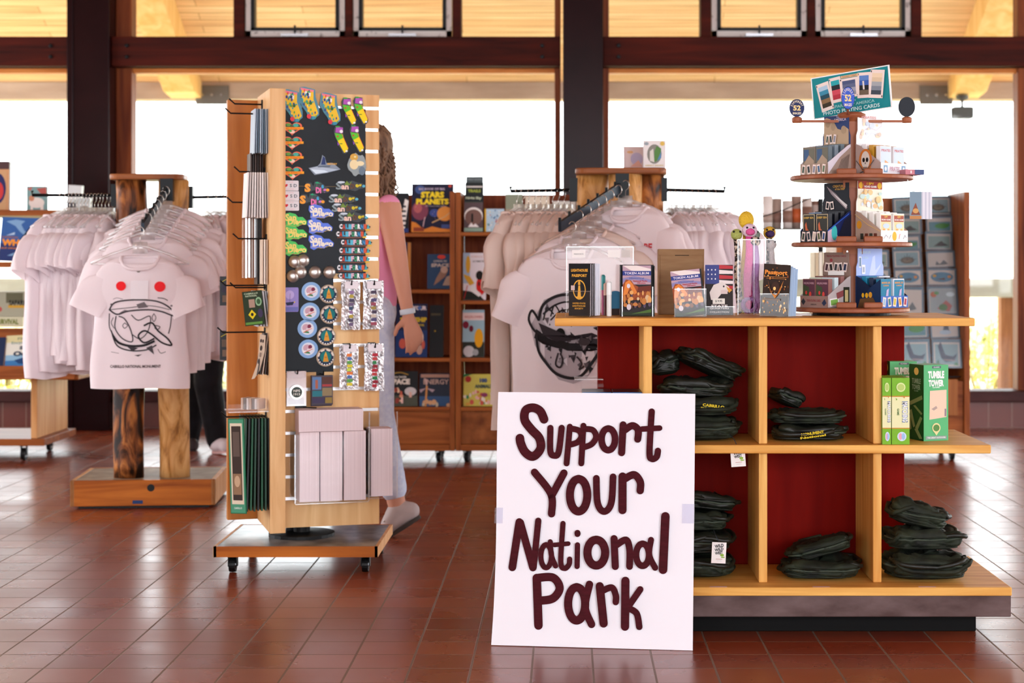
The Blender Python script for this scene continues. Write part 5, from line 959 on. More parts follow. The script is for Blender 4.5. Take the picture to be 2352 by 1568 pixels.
MB().prism([(-.012, 0), (.012, 0), (.016, -.06), (.004, -.13), (-.014, -.16), (-.026, -.165), (-.008, -.1)], .0015, mat('#c4ae98', .5)).build('bookmark_card', o); art(o, .04, .16, [('e', .4, .86, .1, .04, '#3a2c28'), ('e', .62, .86, .08, .04, '#3a2c28'), ('e', .5, .7, .12, .06, '#3a2c28'), ('e', .4, .4, .08, .06, '#3a2c28'), ('r', .42, .5, .62, .6, '#8a7466')], 'bookmark_print', (0, 0, -.16))
# small acrylic tray on the left with boxed pins
p0 = SP(575, 940, -.05); tr = thing('acrylic_tray', 'shallow clear tray on the left side of the tower with small carded pins', 'tray', TL(SU(577, -.04), -.09, zat(943, -.04)), TH)
MB().box(-.085, .075, 0, .14, 0, .003, ACRE).box(-.085, .075, -.002, 0, 0, .03, ACR).box(-.087, -.085, 0, .14, 0, .03, ACR).box(-.0, .075, -.003, -.001, .03, .055, ACR).build('clear_tray', tr)
for k in range(7):
    q = TL(SU(554, -.04)+.0095*k, -.06, zat(940, -.04)+.003); o = MB().box(-.0035, .0035, 0, .05, 0, .042-.001*k, mat(('#c8b0a0', '#8c8480', '#e0d8d4')[k % 3], .5)).build('pin_card', loc=q, rz=TH-R(35)); tag(o, 'small carded pin standing in the clear tray', 'pin', 'carded pins in the tray')
# green framed prints
p = TL(SU(541, -.08), -.085, zat(957, -.05)); o = thing('framed_print', 'green bordered print facing the camera at the lower left of the tower', 'print', p, rot=(R(0), R(-2), TH-R(38)))
MB().box(-.032, .032, 0, .004, -.335, 0, mat('#1f6a48', .4)).build('mount_board', o); art(o, .064, .335, [('r', .04, .01, .96, .99, '#4a9070'), ('r', .12, .1, .88, .95, '#d8c8b0'), ('r', .2, .14, .8, .92, '#3a2c26'), ('r', .28, .6, .7, .86, '#5c4c44'), ('r', .24, .2, .76, .42, '#8c6c50'), ('e', .5, .34, .18, .06, '#c0a080'), ('t', 'CABRILLO', .5, .06, .02, .5, '#d8e8dc', 1)], 'print_image', (0, 0, -.335))
hang('dark green mounted print hanging edge-on behind the front one', 9, 562, 628, -.09, .10, 960, 1172, [mat('#0c4a2c', .35), mat('#0a0e0c', .3), mat('#0f3824', .35)], 'green mounted prints', 'mounted_print', 'print', spread=3)
for py, cc, lb in ((665, '#3c3c50', 'dark packet with yellow arc hanging at the left edge of the tower, upper'), (790, '#6a5c50', 'foil packet hanging at the left edge of the tower, lower')):
    p = P(517, py, 6.56); o = thing('souvenir_packet', lb, 'souvenir pack', p); MB().box(-.02, .03, 0, .008, -.06, .05, mat('#15171c', .3)).build('packet', o)
    art(o, .05, .11, [('l', [(.1, .8), (.5, .9), (.9, .8)], .002, '#d8c83c'), ('r', .15, .45, .85, .7, cc), ('r', .2, .12, .8, .35, '#7c6858')], 'packet_print', (.005, 0, -.06))
    MB().tube([(.005, .004, .05), (.005, .004, .075), (.04, .004, .08)], .002, BLACK, 6).build('hook', o)
# ---------- log clothes racks ----------
LOGA = noisemat('#1c0c04', '#b8743a', (1.6, 1.6, .55), 9, 8, .45, .3, 'dark_streaked_log', dist=1.5, lo=.38, hi=.62, c3='#7a4420')
LOGB = noisemat('#7a4a20', '#d8a468', (1.6, 1.6, .5), 9, 8, .45, .3, 'pale_log', dist=2, lo=.3, hi=.6, c3='#c08848')
def log(x, y, z0, z1, r, m, seed, parent):
    g = random.Random(seed); mb = MB(); n, k = 28, 24; ph = [g.uniform(0, 6) for _ in range(4)]; vs_ = []
    for j in range(k+1):
        z = z0+(z1-z0)*j/k
        for i in range(n):
            a = 2*pi*i/n; rr = r*(1+.035*sin(3*a+ph[0]+z*3)+.03*sin(5*a+ph[1]-z*4)+.02*sin(z*9+ph[2]))
            vs_.append((x+rr*cos(a)+.006*sin(z*4+ph[3]), y+rr*sin(a), z))
    mb.add(vs_, [(j*n+i, j*n+(i+1) % n, (j+1)*n+(i+1) % n, (j+1)*n+i) for j in range(k) for i in range(n)]+[tuple(range(n))[::-1], tuple(range(k*n, k*n+n))], m)
    return mb.build('log_post', parent, smooth=True)
def rcap(x0, x1, y0, y1, r=.05):
    o = []
    for cx, cy, a in ((x1-r, y1-r, 0), (x0+r, y1-r, 90), (x0+r, y0+r, 180), (x1-r, y0+r, 270)): o += [(cx+r*cos(R(a+15*k)), cy+r*sin(R(a+15*k))) for k in range(7)]
    return o
CAPW = wood('#7a4428', '#a8683c', 'x', .4)
def rack(label, loc, rz, ztop, arms, logs, cap, bw, bd, wm=ORG):
    o = thing('clothes_rack', label, 'clothes rack', loc, rz)
    MB().box(-bw/2, bw/2, -bd/2, -bd/2+.02, .012, .127, wm).box(-bw/2, bw/2, bd/2-.02, bd/2, .012, .127, wm).box(-bw/2, -bw/2+.02, -bd/2, bd/2, .012, .127, PINE).box(bw/2-.02, bw/2, -bd/2, bd/2, .012, .127, PINE).build('base_frame', o, bevel=.003)
    MB().box(-bw/2+.02, bw/2-.02, -bd/2+.02, bd/2-.02, .10, .126, noisemat('#7c6a58', '#a89478', (1, 1, 1), 12, 5, .5, 0, 'worn_top')).build('base_top', o)
    MB().box(-bw/2+.03, bw/2-.03, -bd/2+.03, bd/2-.03, 0, .09, BLACK).build('base_core', o)
    for i, (x, y, r, m) in enumerate(logs): log(x, y, .126, ztop-.026, r, m, i+int(loc[0]*10), o)
    MB().prism(rcap(*cap), .026, CAPW, 'xy', ztop-.026).build('cap', o, bevel=.006)
    for a, b, w_ in arms:
        a, b = Vector(a), Vector(b); d = (b-a); mb = MB()
        if w_ > .008:
            s = Vector((-d.y, d.x, 0)).normalized()*.007; u_ = Vector((0, 0, w_)); vs_ = [p+q*s+t*u_ for p in (a, b) for q in (-1, 1) for t in (-1, 1)]
            mb.add(vs_, [(0, 1, 3, 2), (4, 6, 7, 5), (0, 4, 5, 1), (2, 3, 7, 6), (0, 2, 6, 4), (1, 5, 7, 3)], mat('#27303a', .35, .5))
            for k in range(7): p = a+d*(.12+.88*k/6)+u_; mb.tube([p, p+Vector((0, 0, .016))], .006, BLACK, 8)
        else:
            mb.tube([a, b, b+Vector((0, 0, .02))], w_, BLACKM, 8)
        mb.build('arm', o)
        dn = d.normalized(); MB().box(-.028, .028, -.028, .028, -.05, .05, BLACKM).build('arm_bracket', o, loc=a)
    return o
# ---------- t-shirts and hangers ----------
def shirt_mesh(seed, W_=.46, L=.66, fold=.016, drop=.055, slv=.20, long_=False, dep=.045):
    g = random.Random(seed); mb = MB(); n = 56; ph = [g.uniform(0, 6) for _ in range(6)]; rows = []
    def ring(a, b, z, fa, nd=0):
        o = []
        for i in range(n):
            t = 2*pi*i/n; c, s = cos(t), sin(t); x = a*math.copysign(abs(c)**.75, c); y = b*math.copysign(abs(s)**.8, s)
            dy = fa*(.55*sin(x*34+ph[0]+z*2)+.35*sin(x*58+ph[1]-z*5)+.4*sin(x*15+ph[2]+z*3)); dx = fa*.35*sin(z*14+ph[3]+y*20)
            zz = z-(nd*max(0, -s) if nd else 0)
            o.append((x+dx, y+dy, zz+.006*fa/.016*sin(x*20+ph[4])*(z < -L+.02)))
        return o
    for j in range(15):
        t = j/14; z = -L+(L-.13)*t; a = W_/2*(1-.03*t)+.008*sin(t*6+ph[5]); rows.append(ring(a, dep*(1-.1*t), z, fold*(1-.75*t)))
    rows.append(ring(W_/2*.94, dep*.9, -.10, fold*.2)); rows.append(ring(W_/2*.9, dep*.8, -.07, fold*.15))
    for j in range(1, 7):
        t = j/6; a = W_/2*.86*(1-t)+.082*t; z = -.05+.05*(1-(1-t)**1.5); rows.append(ring(a, dep*.62*(1-t)+.045*t, z, 0, drop*t**2.2))
    vs_ = [p for r in rows for p in r]; k = len(rows)
    mb.add(vs_, [(j*n+i, j*n+(i+1) % n, (j+1)*n+(i+1) % n, (j+1)*n+i) for j in range(k-1) for i in range(n)], None)
    for s in (-1, 1):
        m_ = 24; vs_ = []; K = 11; Ls = .5 if long_ else slv; d = Vector((s*(.22 if long_ else .40), -.10, -.9)).normalized(); perp = Vector((-d.z*s, 0, d.x*s))*s; st = Vector((s*W_/2*.76, 0, -.095))
        for j in range(K):
            t = j/(K-1); c = st+d*(Ls*t)+Vector((0, .008*sin(t*5+ph[1]), 0)); ra = (.088-(.03 if long_ else .012)*t)*(.5+.5*min(1, t*3.2)**.6); rb = dep*.8*(1-.15*t)+.004*sin(t*7+ph[0])
            for i in range(m_):
                q = 2*pi*i/m_; f_ = 1+.16*sin(3*q+ph[2]+t*3)*t+.05*sin(7*q+ph[1])*t; vs_.append(c+perp*(ra*cos(q)*f_)+Vector((0, rb*sin(q)*f_+.008*t*sin(q*2+ph[3]), 0)))
        mb.add(vs_, [(j*m_+i, j*m_+(i+1) % m_, (j+1)*m_+(i+1) % m_, (j+1)*m_+i) for j in range(K-1) for i in range(m_)], None)
    return mb, rows[-1], ph
def tshirt(label, group, seed, m, W_=.46, L=.66, fold=.016, art_=None, **k):
    o = thing('t_shirt', label, 't-shirt', group=group); mb, top, ph = shirt_mesh(seed, W_, L, fold, **k); mb.ms = [m]; mb.build('fabric', o, smooth=True)
    MB().tube([Vector(p)*1.0 for p in top[::2]], .0075, m, 8, close=True).build('collar', o, smooth=True)
    dep = k.get('dep', .045)
    def front(X, Z):
        zl = Z-L+.0; t = min(1, max(0, (zl+L)/(L-.13))); a = W_/2*(1-.03*t); b = dep*(1-.1*t); c = min(.999, abs(X)/a)**(1/.75); s = math.sqrt(max(0, 1-c*c)); f_ = fold*(1-.75*t)
        return -b*s**.8+f_*(.55*sin(X*34+ph[0]+zl*2)+.35*sin(X*58+ph[1]-zl*5)+.4*sin(X*15+ph[2]+zl*3))-.0035
    if art_: art(o, W_, L, art_, 'printed_design', (0, 0, -L), warp=front, dy=.0001)
    return o
CLRH = acrylic('#ffffff', .25, .1, 'clear_hanger', .35)
def hanger(label, group):
    o = thing('hanger', label, 'hanger', group=group)
    mb = MB().tube([(-.205, 0, -.052), (-.12, 0, -.012), (-.03, 0, .018), (0, 0, .022), (.03, 0, .018), (.12, 0, -.012), (.205, 0, -.052)], .006, CLRH, 8).tube([(-.205, 0, -.052), (0, 0, -.058), (.205, 0, -.052)], .0045, CLRH, 6).box(-.03, .03, -.003, .003, -.01, .04, CLRH)
    mb.build('hanger_frame', o, smooth=True)
    MB().tube([(0, 0, .035), (0, 0, .062)]+[(.016*sin(R(a)), 0, .084-.020*cos(R(a))) for a in range(20, 250, 22)], .0018, WIRE, 6).build('hook', o, smooth=True)
    return o
HK = .104   # height of a hook's crown above the collar
def hang_row(protoS, protoH, pts, labs, hlab, group, hgroup):
    """pts: (x, y, z_bar, rz, scale)"""
    for i, (x, y, z, rz, sc) in enumerate(pts):
        rz += R(5)*sin(i*2.4+len(pts)); sc *= 1+.035*sin(i*3.7)
        s = protoS[i % len(protoS)]; used = '_u' in s
        c = dup(s) if used else s
        s['_u'] = 1
        c.location = (x, y, z-HK); c.rotation_euler = (0, 0, rz); c.scale = (sc, sc, sc); c['label'] = labs(i); c['group'] = group
        h = protoH[0]; hu = '_u' in h; d = dup(h) if hu else h; h['_u'] = 1
        d.location = (x, y, z-HK); d.rotation_euler = (0, 0, rz); d['label'] = hlab; d['group'] = hgroup
# --- left rack ---
RL = (-1.905, 8.0, 0); ra = R(5)
def LR(x, y): return (RL[0]+x*cos(ra)-y*sin(ra), RL[1]+x*sin(ra)+y*cos(ra))
rack('clothes rack of two peeled logs on an orange box base left of the tower', RL, ra, 1.4925,
     [((-.14, -.06, 1.40), (-.52, -.07, 1.40), .007), ((.17, -.06, 1.392), (.62, -.07, 1.40), .007), ((.10, -.20, 1.42), (.055, -.62, 1.245), .018)],
     [(-.075, -.12, .068, LOGA), (.115, -.11, .067, LOGB)], (-.16, .17, -.21, .02), .635, .5)
lrk = bpy.data.objects['clothes_rack']
MB().lathe([(.0165, -.2512), (.0165, -.25)], BLACK, (.035, 0, .092), 16, 'y').build('hole', lrk); MB().box(-.045, .0, -.2515, -.2502, .022, .037, mat('#1c3c70', .5)).build('blue_tape', lrk)
ST = lambda pts, w_=.003, c='#3a3438': ('l', catmull(pts, 5), w_*1.45, c)
FISH = [('e', .32, .78, .052, .036, '#f01820'), ('e', .72, .775, .058, .040, '#f01820'), ('r', .42, .68, .6, .82, '#ece6ea'), ('e', .51, .74, .06, .04, '#4a4448'), ('e', .5, .745, .035, .025, '#b89a98'), ('e', .5, .9, .022, .016, '#4a5038'),
  ST([(.2, .60), (.26, .655), (.45, .675), (.68, .665), (.82, .615), (.86, .555), (.74, .585), (.6, .60), (.4, .59), (.28, .565), (.2, .60)], .0045), ST([(.2, .6), (.4, .615), (.62, .63), (.82, .6)], .002), ('p', [(.48, .64), (.56, .66), (.6, .62), (.5, .61)], '#6c6468'), ('p', [(.3, .575), (.42, .59), (.36, .6)], '#8a8286'),
  ST([(.2, .57), (.2, .47), (.24, .41)], .003), ST([(.84, .56), (.83, .48), (.81, .42)], .003), ST([(.27, .55), (.26, .46), (.34, .38), (.44, .36), (.42, .45), (.36, .53), (.3, .55)], .0035), ST([(.43, .56), (.5, .52), (.62, .55), (.6, .44), (.52, .38), (.44, .41)], .003),
  ST([(.56, .48), (.64, .50), (.7, .44), (.8, .38), (.84, .33), (.74, .35), (.64, .41), (.56, .44), (.5, .4), (.56, .35), (.66, .38)], .005, '#1c181c'), ST([(.24, .40), (.3, .35), (.42, .325), (.56, .33), (.66, .36)], .007, '#1c181c'), ST([(.22, .44), (.28, .33), (.42, .29), (.58, .295), (.68, .33)], .004, '#2a2628'),
  ('p', [(.38, .325), (.5, .31), (.44, .285)], '#3a3438'), ('p', [(.58, .31), (.64, .33), (.66, .26)], '#4a4448'), ST([(.24, .54), (.22, .5), (.25, .46)], .002), ST([(.66, .57), (.68, .54), (.66, .51), (.64, .54), (.66, .57)], .002), ST([(.36, .50), (.39, .48), (.36, .46), (.34, .48), (.36, .5)], .002), ST([(.68, .48), (.72, .47), (.7, .45), (.67, .46), (.68, .48)], .0025),
  ST([(.24, .68), (.28, .69), (.34, .68)], .002, '#a8a0a4'), ST([(.7, .69), (.76, .685), (.8, .67)], .0025), ('e', .84, .63, .012, .007, '#6c6468'), ('e', .22, .64, .01, .008, '#6c6468'), ('p', [(.46, .255), (.54, .262), (.5, .245)], '#4a4448'), ST([(.22, .28), (.3, .27)], .0015, '#8a8286'), ST([(.7, .3), (.73, .27), (.78, .28)], .002, '#6c6468'),
  ('t', 'CABRILLO NATIONAL MONUMENT', .47, .17, .022, .52, '#2a2628', 1)]
hb = thing  # shirts on the left arm: turned so their sleeves face the camera
ps1 = [tshirt('', 'x', 11+i, WTEE, .40+.02*i, .60+.03*i, .022, slv=.17) for i in range(3)]; ph1 = [hanger('', 'x')]
pts = []
for i in range(15):
    x, y = LR(-.165-.0158*i-(.006 if i > 13 else 0), -.062); pts.append((x, y, 1.408, R(82-(i % 3)*6+(2 if i == 14 else 0)), (.92, .98, 1.0)[i % 3]*(1+.004*i)))
hang_row(ps1, ph1, pts, lambda i: 'white t-shirt at the outer end of the left rack arm' if i == 14 else 'white t-shirt packed sideways on the left arm of the left clothes rack', 'clear plastic hanger on the left arm of the left clothes rack', 'shirts on the left arm of the left rack', 'hangers on the left arm of the left rack')
ps2 = [tshirt('', 'x', 21+i, WTEE, .44, .60, .014, slv=.19) for i in range(2)]; fr = tshirt('white t-shirt with fish drawing and two red stickers, front of the left rack', None, 31, WTEE, .42, .575, .006, FISH, slv=.16, dep=.04)
if 'group' in fr: del fr['group']
pts = []
for i in range(8):
    t = (i+.3)/8; x, y = LR(.10-.045*t, -.22-.40*t); pts.append((x, y, 1.436-.17*t+.004, R(-4+3*sin(i*2.1))+ra, 1.04-.012*i))
hang_row(ps2, ph1, pts[:7], lambda i: 'white t-shirt behind the printed whale shirt on the front arm of the left rack', 'clear plastic hanger on the front arm of the left clothes rack', 'shirts behind the printed one on the left rack', 'hangers on the front arm of the left rack')
x, y = LR(.052, -.665); fr.location = (x, y, 1.118); fr.rotation_euler = (0, 0, R(3)); fr.scale = (.96, .96, .96)
h = dup(ph1[0]); h.location = (x, y, 1.142); h.rotation_euler = (0, 0, R(3)); h['label'] = 'clear hanger holding the printed whale shirt'; del h['group']
ps3 = [tshirt('', 'x', 41+i, WTEE, .44, .63, .02) for i in range(2)]
pts = []
for i in range(11):
    x, y = LR(.26+.034*i, -.064); pts.append((x, y, 1.408, R(-58+(i % 3)*6), 1.0))
hang_row(ps3, ph1, pts, lambda i: 'white t-shirt on the right arm of the left rack, partly behind the tower', 'clear plastic hanger on the right arm of the left clothes rack', 'shirts on the right arm of the left rack', 'hangers on the right arm of the left rack')
# --- middle rack ---
RM = (.235, 7.45, 0); rb = R(-3)
def MR_(x, y): return (RM[0]+x*cos(rb)-y*sin(rb), RM[1]+x*sin(rb)+y*cos(rb))
rack('log clothes rack of three peeled logs behind the counter', RM, rb, 1.492,
     [((-.19, -.02, 1.405), (-.47, -.03, 1.400), .0075), ((.17, -.02, 1.405), (.44, -.03, 1.397), .0075), ((.01, -.19, 1.415), (-.225, -.66, 1.235), .020)],
     [(-.12, -.02, .068, LOGB), (.022, -.10, .070, LOGB), (.115, -.02, .066, LOGA)], (-.19, .195, -.17, .06), .62, .46)
SKULL = [('e', .52, .66, .24, .12, '#d8d0d6'), ST([(.26, .62), (.3, .72), (.42, .78), (.58, .78), (.72, .71), (.76, .62)], .008, '#1a161a'), ST([(.26, .62), (.2, .68), (.17, .62), (.22, .55), (.3, .52)], .007, '#1a161a'), ST([(.3, .66), (.4, .72), (.52, .74), (.66, .70)], .005, '#1a161a'), ST([(.36, .62), (.44, .68), (.55, .69)], .004, '#1a161a')] + \
  [ST([(.3+.06*k, .62+.03*sin(k)), (.33+.06*k, .70+.02*sin(k*2)), (.38+.06*k, .66)], .004, '#1a161a') for k in range(7)] + [('p', [(.26, .6), (.5, .52), (.74, .58), (.82, .50), (.78, .44), (.6, .50), (.42, .47), (.3, .52)], '#2a242a'), ('p', [(.5, .56), (.66, .6), (.82, .53), (.84, .49), (.7, .54), (.56, .52)], '#d0c8ce'),
  ('p', [(.24, .56), (.34, .50), (.46, .46), (.44, .43), (.3, .46), (.22, .5)], '#141014'), ('p', [(.38, .50), (.52, .47), (.72, .47), (.8, .44), (.7, .42), (.5, .42), (.4, .45)], '#141014'), ST([(.24, .52), (.26, .42), (.32, .34), (.40, .27), (.52, .24), (.62, .26), (.7, .34), (.76, .42)], .008, '#1a161a'),
  ST([(.42, .40), (.40, .33), (.44, .31), (.46, .36), (.44, .4)], .005, '#2a242a'), ST([(.58, .38), (.62, .34), (.60, .30), (.64, .32)], .005, '#2a242a'), ('e', .44, .53, .04, .03, '#000000'), ('e', .64, .48, .05, .02, '#3a3236'), ('t', 'CABRILLO NATIONAL MONUMENT', .5, .165, .028, .6, '#2a2628', 1, -8)]
def sq(z): return .69+(z-.69)*.8
SKULL = [(('l', [(x, sq(z)) for x, z in i[1]], i[2], i[3]) if i[0] == 'l' else ('p', [(x, sq(z)) for x, z in i[1]], i[2]) if i[0] == 'p' else (i[0], i[1], sq(i[2]))+tuple(i[3:])) for i in SKULL]
SKULL[1:1] = [('p', [(.18, .60), (.3, .74), (.5, .79), (.72, .73), (.78, .6), (.82, .5), (.74, .42), (.66, .33), (.54, .30), (.42, .32), (.3, .42), (.22, .5)], '#b4aab0')] + specks(60, .32, .38, .70, .70, ['#3a343a', '#5c545a', '#d8d0d6', '#8a8288', '#1c181c'], (.008, .03), 8, 't')
ps4 = [tshirt('', 'x', 51+i, TTEE, .46, .78+.05*i, .022, slv=.24) for i in range(2)]
pts = []
for i in range(10):
    x, y = MR_(-.215-.0255*i, -.03); pts.append((x, y, 1.408, R(76-(i % 3)*6-(8 if i == 9 else 0)), 1.06))
hang_row(ps4, ph1, pts, lambda i: 'cream t-shirt at the outer left end of the middle rack arm' if i == 9 else 'cream t-shirt packed on the left arm of the middle clothes rack', 'clear plastic hanger on the left arm of the middle clothes rack', 'cream shirts on the left arm of the middle rack', 'hangers on the left arm of the middle rack')
fm = tshirt('white t-shirt with a black skull-like fish print, front of the middle rack', None, 61, WTEE, .50, .735, .012, SKULL, slv=.2, drop=.07)
if 'group' in fm: del fm['group']
ps5 = [tshirt('', 'x', 71+i, (WTEE, TTEE)[i], .47, .70, .014, slv=.2) for i in range(2)]
pts = []
for i in range(7):
    t = (i+.2)/8; x, y = MR_(.01-.235*t+.02, -.21-.45*t); pts.append((x, y, 1.437-.18*t+.004, R(-30+6*sin(i*1.7)), 1.0))
hang_row(ps5, ph1, pts, lambda i: 'pale t-shirt behind the skull print shirt on the front arm of the middle rack', 'clear plastic hanger on the front arm of the middle clothes rack', 'shirts behind the skull print shirt', 'hangers on the front arm of the middle rack')
x, y = MR_(-.195, -.69); fm.location = (x+.02, y, 1.142); fm.rotation_euler = (0, 0, R(-20))
h = dup(ph1[0]); h.location = (x+.02, y, 1.150); h.rotation_euler = (0, 0, R(-20)); h['label'] = 'clear hanger holding the skull print shirt'; del h['group']
ps6 = [tshirt('', 'x', 81+i, WTEE, .48, .68, .02) for i in range(2)]
pts = []
for i in range(9):
    x, y = MR_(.205+.0235*i, -.03); pts.append((x, y, 1.406, R(-72+(i % 3)*6+(22 if i == 8 else 0)), 1.0))
hang_row(ps6, ph1, pts, lambda i: 'bluish white t-shirt at the outer right end of the middle rack arm' if i == 8 else 'white t-shirt packed on the right arm of the middle clothes rack', 'clear plastic hanger on the right arm of the middle clothes rack', 'white shirts on the right arm of the middle rack', 'hangers on the right arm of the middle rack')
# shirt with a neck logo turned towards the camera, high on the middle rack
lg = tshirt('white shirt with round neck logo and chest lettering, highest on the middle rack', None, 91, WTEE, .42, .6, .01, [('e', .5, .80, .045, .03, '#6a4a48'), ('e', .5, .80, .025, .02, '#c8b4b0'), ('t', 'BE', .78, .74, .05, .09, '#c84048', 2), ('t', 'WILD', .78, .66, .05, .14, '#2a2628', 2)], slv=.15, dep=.04)
if 'group' in lg: del lg['group']
x, y = MR_(.035, -.30); lg.location = (P(1446, 0, 6.98).x, 6.98, 1.312); lg.rotation_euler = (0, 0, R(-38))
# booklets on the middle rack cap
def cap_item(px0, px1, py0, Y, lb, items, c, rz, z=1.4925): w_ = U(px1-px0, Y)/cos(rz); return upright('booklet', lb, 'booklet', (P((px0+px1)/2, 0, Y).x, Y, z), w_, (H-(py0-PY)*Y/F)-z, .008, c, items, rz, tilt=-R(4))
cap_item(1433, 1481, 336, 7.42, 'faded pinkish booklet standing on the middle rack cap', [('r', .03, .02, .97, .98, '#c8b0ac'), ('e', .62, .45, .3, .28, '#a89cb4'), ('e', .3, .75, .15, .06, '#c89868'), ('p', [(.3, .1), (.9, .1), (.7, .4)], '#c89484')], '#c0a8a4', R(6))
cap_item(1477, 1529, 322, 7.30, 'white booklet with green landscape oval standing on the middle rack cap', [('r', .02, .02, .98, .98, '#ece8e6'), ('e', .5, .5, .32, .36, '#8c8c84'), ('p', [(.5, .2), (.75, .3), (.8, .7), (.6, .8), (.5, .6)], '#5c8c4c'), ('p', [(.62, .25), (.8, .35), (.8, .6)], '#5c8cb8'), ('p', [(.3, .25), (.5, .2), (.45, .7), (.3, .6)], '#dcd8d0'), ('e', .85, .88, .1, .08, '#e0c060'), ('t', 'GREAT SANDS', .5, .08, .05, .8, '#c8b060', 1), ('e', .15, .88, .1, .06, '#9ca8b0')], '#ece8e6', -R(4))
# ---------- bookcases at the window wall ----------
YB = 9.5
def bz(py, Y=YB): return H-(py-PY)*Y/F
def bookcase(label, x0, x1, shelves, panel, casters):
    o = thing('bookcase', label, 'bookcase', ((x0+x1)/2, YB, 0)); w = x1-x0; b = lambda n, *a, bev=.002: MB().box(*a).build(n, o, bevel=bev)
    for s in (-1, 1): b('side_panel', s*w/2-(0 if s < 0 else .028), s*w/2+(.028 if s < 0 else 0), 0, .34, .0655, 1.48, CASEZ)
    b('back_panel', -w/2+.0285, w/2-.0285, .33, .34, .10, 1.475, wood('#6a2a10', '#8c4420', 'z', .5))
    for z in shelves: b('shelf', -w/2+.0285, w/2-.0285, .0, .329, z-.02, z, CASE)
    b('base_panel', -w/2+.0285, w/2-.0285, .02, .035, .102, shelves[-1]-.021, panel); b('base_board', -w/2+.0285, w/2-.0285, -.004, .33, .067, .101, CASE)
    for x in casters:
        for y in (.05, .28): caster(o, x, y, .066, .027)
    return o
bookcase('reddish wood bookcase on casters behind the tower, holding space books', -1.27, -.606, [bz(535), bz(665), bz(822), bz(935)], CASE, (-.28, .24))
bookcase('reddish wood bookcase on casters behind the middle clothes rack, holding nature books', -.602, .09, [bz(533), bz(690), bz(822), bz(935)], noisemat('#6a3414', '#9a5a2c', (1, 1, 1), 18, 6, .5, 0, 'burl_panel'), (-.29, .29))
def bk(px0, px1, py0, shelf, lb, cover, items, Y=9.53, tilt=-6, rz=0, t=.02, pages='#e8e2da'):
    z = bz(shelf)+.0006; h_ = (H-(py0-PY)*Y/F)-z
    return upright('book', lb, 'book', (P((px0+px1)/2, 0, Y).x, Y, z+.003), U(px1-px0, Y), h_-.003, t, cover, items, rz, tilt=R(tilt), pages=pages)
STP = [('r', 0, 0, 1, 1, '#1a1a34'), ('e', .2, .45, .2, .2, '#7c3c50'), ('e', .15, .5, .1, .1, '#b05c60'), ('e', .2, .88, .12, .09, '#3c5488'), ('e', .55, .4, .12, .08, '#3c4c8c')] + specks(20, .05, .2, .95, .7, ['#e8d8c8', '#c89898'], (.004, .01), 2) + \
      [('e', .8, .38, .19, .15, '#d88c3c'), ('l', [(.5, .2), (.8, .32), (1, .46)], .006, '#c8a070'), ('p', [(0, 0), (1, 0), (1, .06), (.7, .08), (.5, .12), (.3, .06), (.1, .2), (0, .22)], '#d07c2c'), ('r', .05, .02, .3, .1, '#8a3c24'), ('l', [(.28, .12), (.32, .3)], .004, '#d8b0b8'), ('t', 'BIG BOOK OF BIG', .48, .89, .045, .62, '#c8b8cc', 1), ('t', 'STARS', .5, .77, .13, .56, '#f0d428', 3), ('t', 'PLANETS', .5, .63, .12, .78, '#f0d428', 3), ('t', 'and more outer space', .58, .535, .025, .5, '#d8d0d8', 0), ('e', .92, .95, .04, .03, '#c84838'), ('r', .72, .08, .94, .16, '#3c4c80')]
bk(945, 1041, 421, 535, 'big stars and planets picture book with yellow title, top shelf of the left bookcase', '#1a1a34', STP)
bk(896, 938, 442, 535, 'dark book with orange and white stripes left of the stars and planets book', '#14161c', [('p', [(0, .1), (.6, .1), (.9, .5), (.3, .7), (0, .6)], '#d8903c'), ('p', [(.5, .1), (.8, .1), (1, .8), (.8, .85)], '#ece6e0')] + [('r', .58, .15+.12*k, .86, .2+.12*k, '#22242c') for k in range(5)] + [('r', 0, 0, 1, .1, '#2c3c78')])
bk(981, 1040, 583, 665, 'blue living in space book with an astronaut, second shelf of the left bookcase', '#2a3c5c', [('r', 0, 0, 1, 1, '#28405f'), ('e', .55, .92, .16, .06, '#c83c30'), ('t', 'LIVING IN', .5, .8, .06, .5, '#b8b0ac', 1), ('t', 'SPACE', .5, .68, .1, .7, '#b8a8a0', 2), ('p', [(.25, .1), (.45, .2), (.7, .35), (.8, .5), (.65, .6), (.5, .5), (.35, .3)], '#8a6858'), ('e', .66, .55, .14, .1, '#b89888'), ('p', [(.6, .1), (.9, .1), (.95, .4), (.75, .35)], '#a08878')])
bk(905, 943, 556, 665, 'navy book with a red spot and orange spine left of the living in space book', '#1c1e44', [('r', .8, 0, 1, 1, '#b87838'), ('e', .55, .55, .16, .07, '#d03c38'), ('e', .4, .8, .2, .08, '#4860a8')])
bk(908, 981, 697, 822, 'dark blue spaceship book with cartoon astronauts, third shelf of the left bookcase', '#141c3c', [('r', 0, 0, 1, .5, '#1c3468'), ('t', 'YOUR', .75, .92, .08, .45, '#d8ccd0', 3), ('e', .75, .92, .05, .04, '#3c64a8'), ('t', 'SPACESHIP', .56, .7, .09, .84, '#d8b828', 2), ('t', 'BOOK', .8, .6, .04, .2, '#d8b828', 1)] + specks(9, .1, .04, .95, .4, ['#d8b0a0', '#e8c8b8', '#c05848', '#b89080'], (.05, .11), 6))
bk(986, 1018, 700, 822, 'plain black book beside the spaceship book', '#08080c', [('e', .4, .5, .05, .015, '#c8a828'), ('r', .1, .8, .8, .84, '#4a4430')], t=.03)
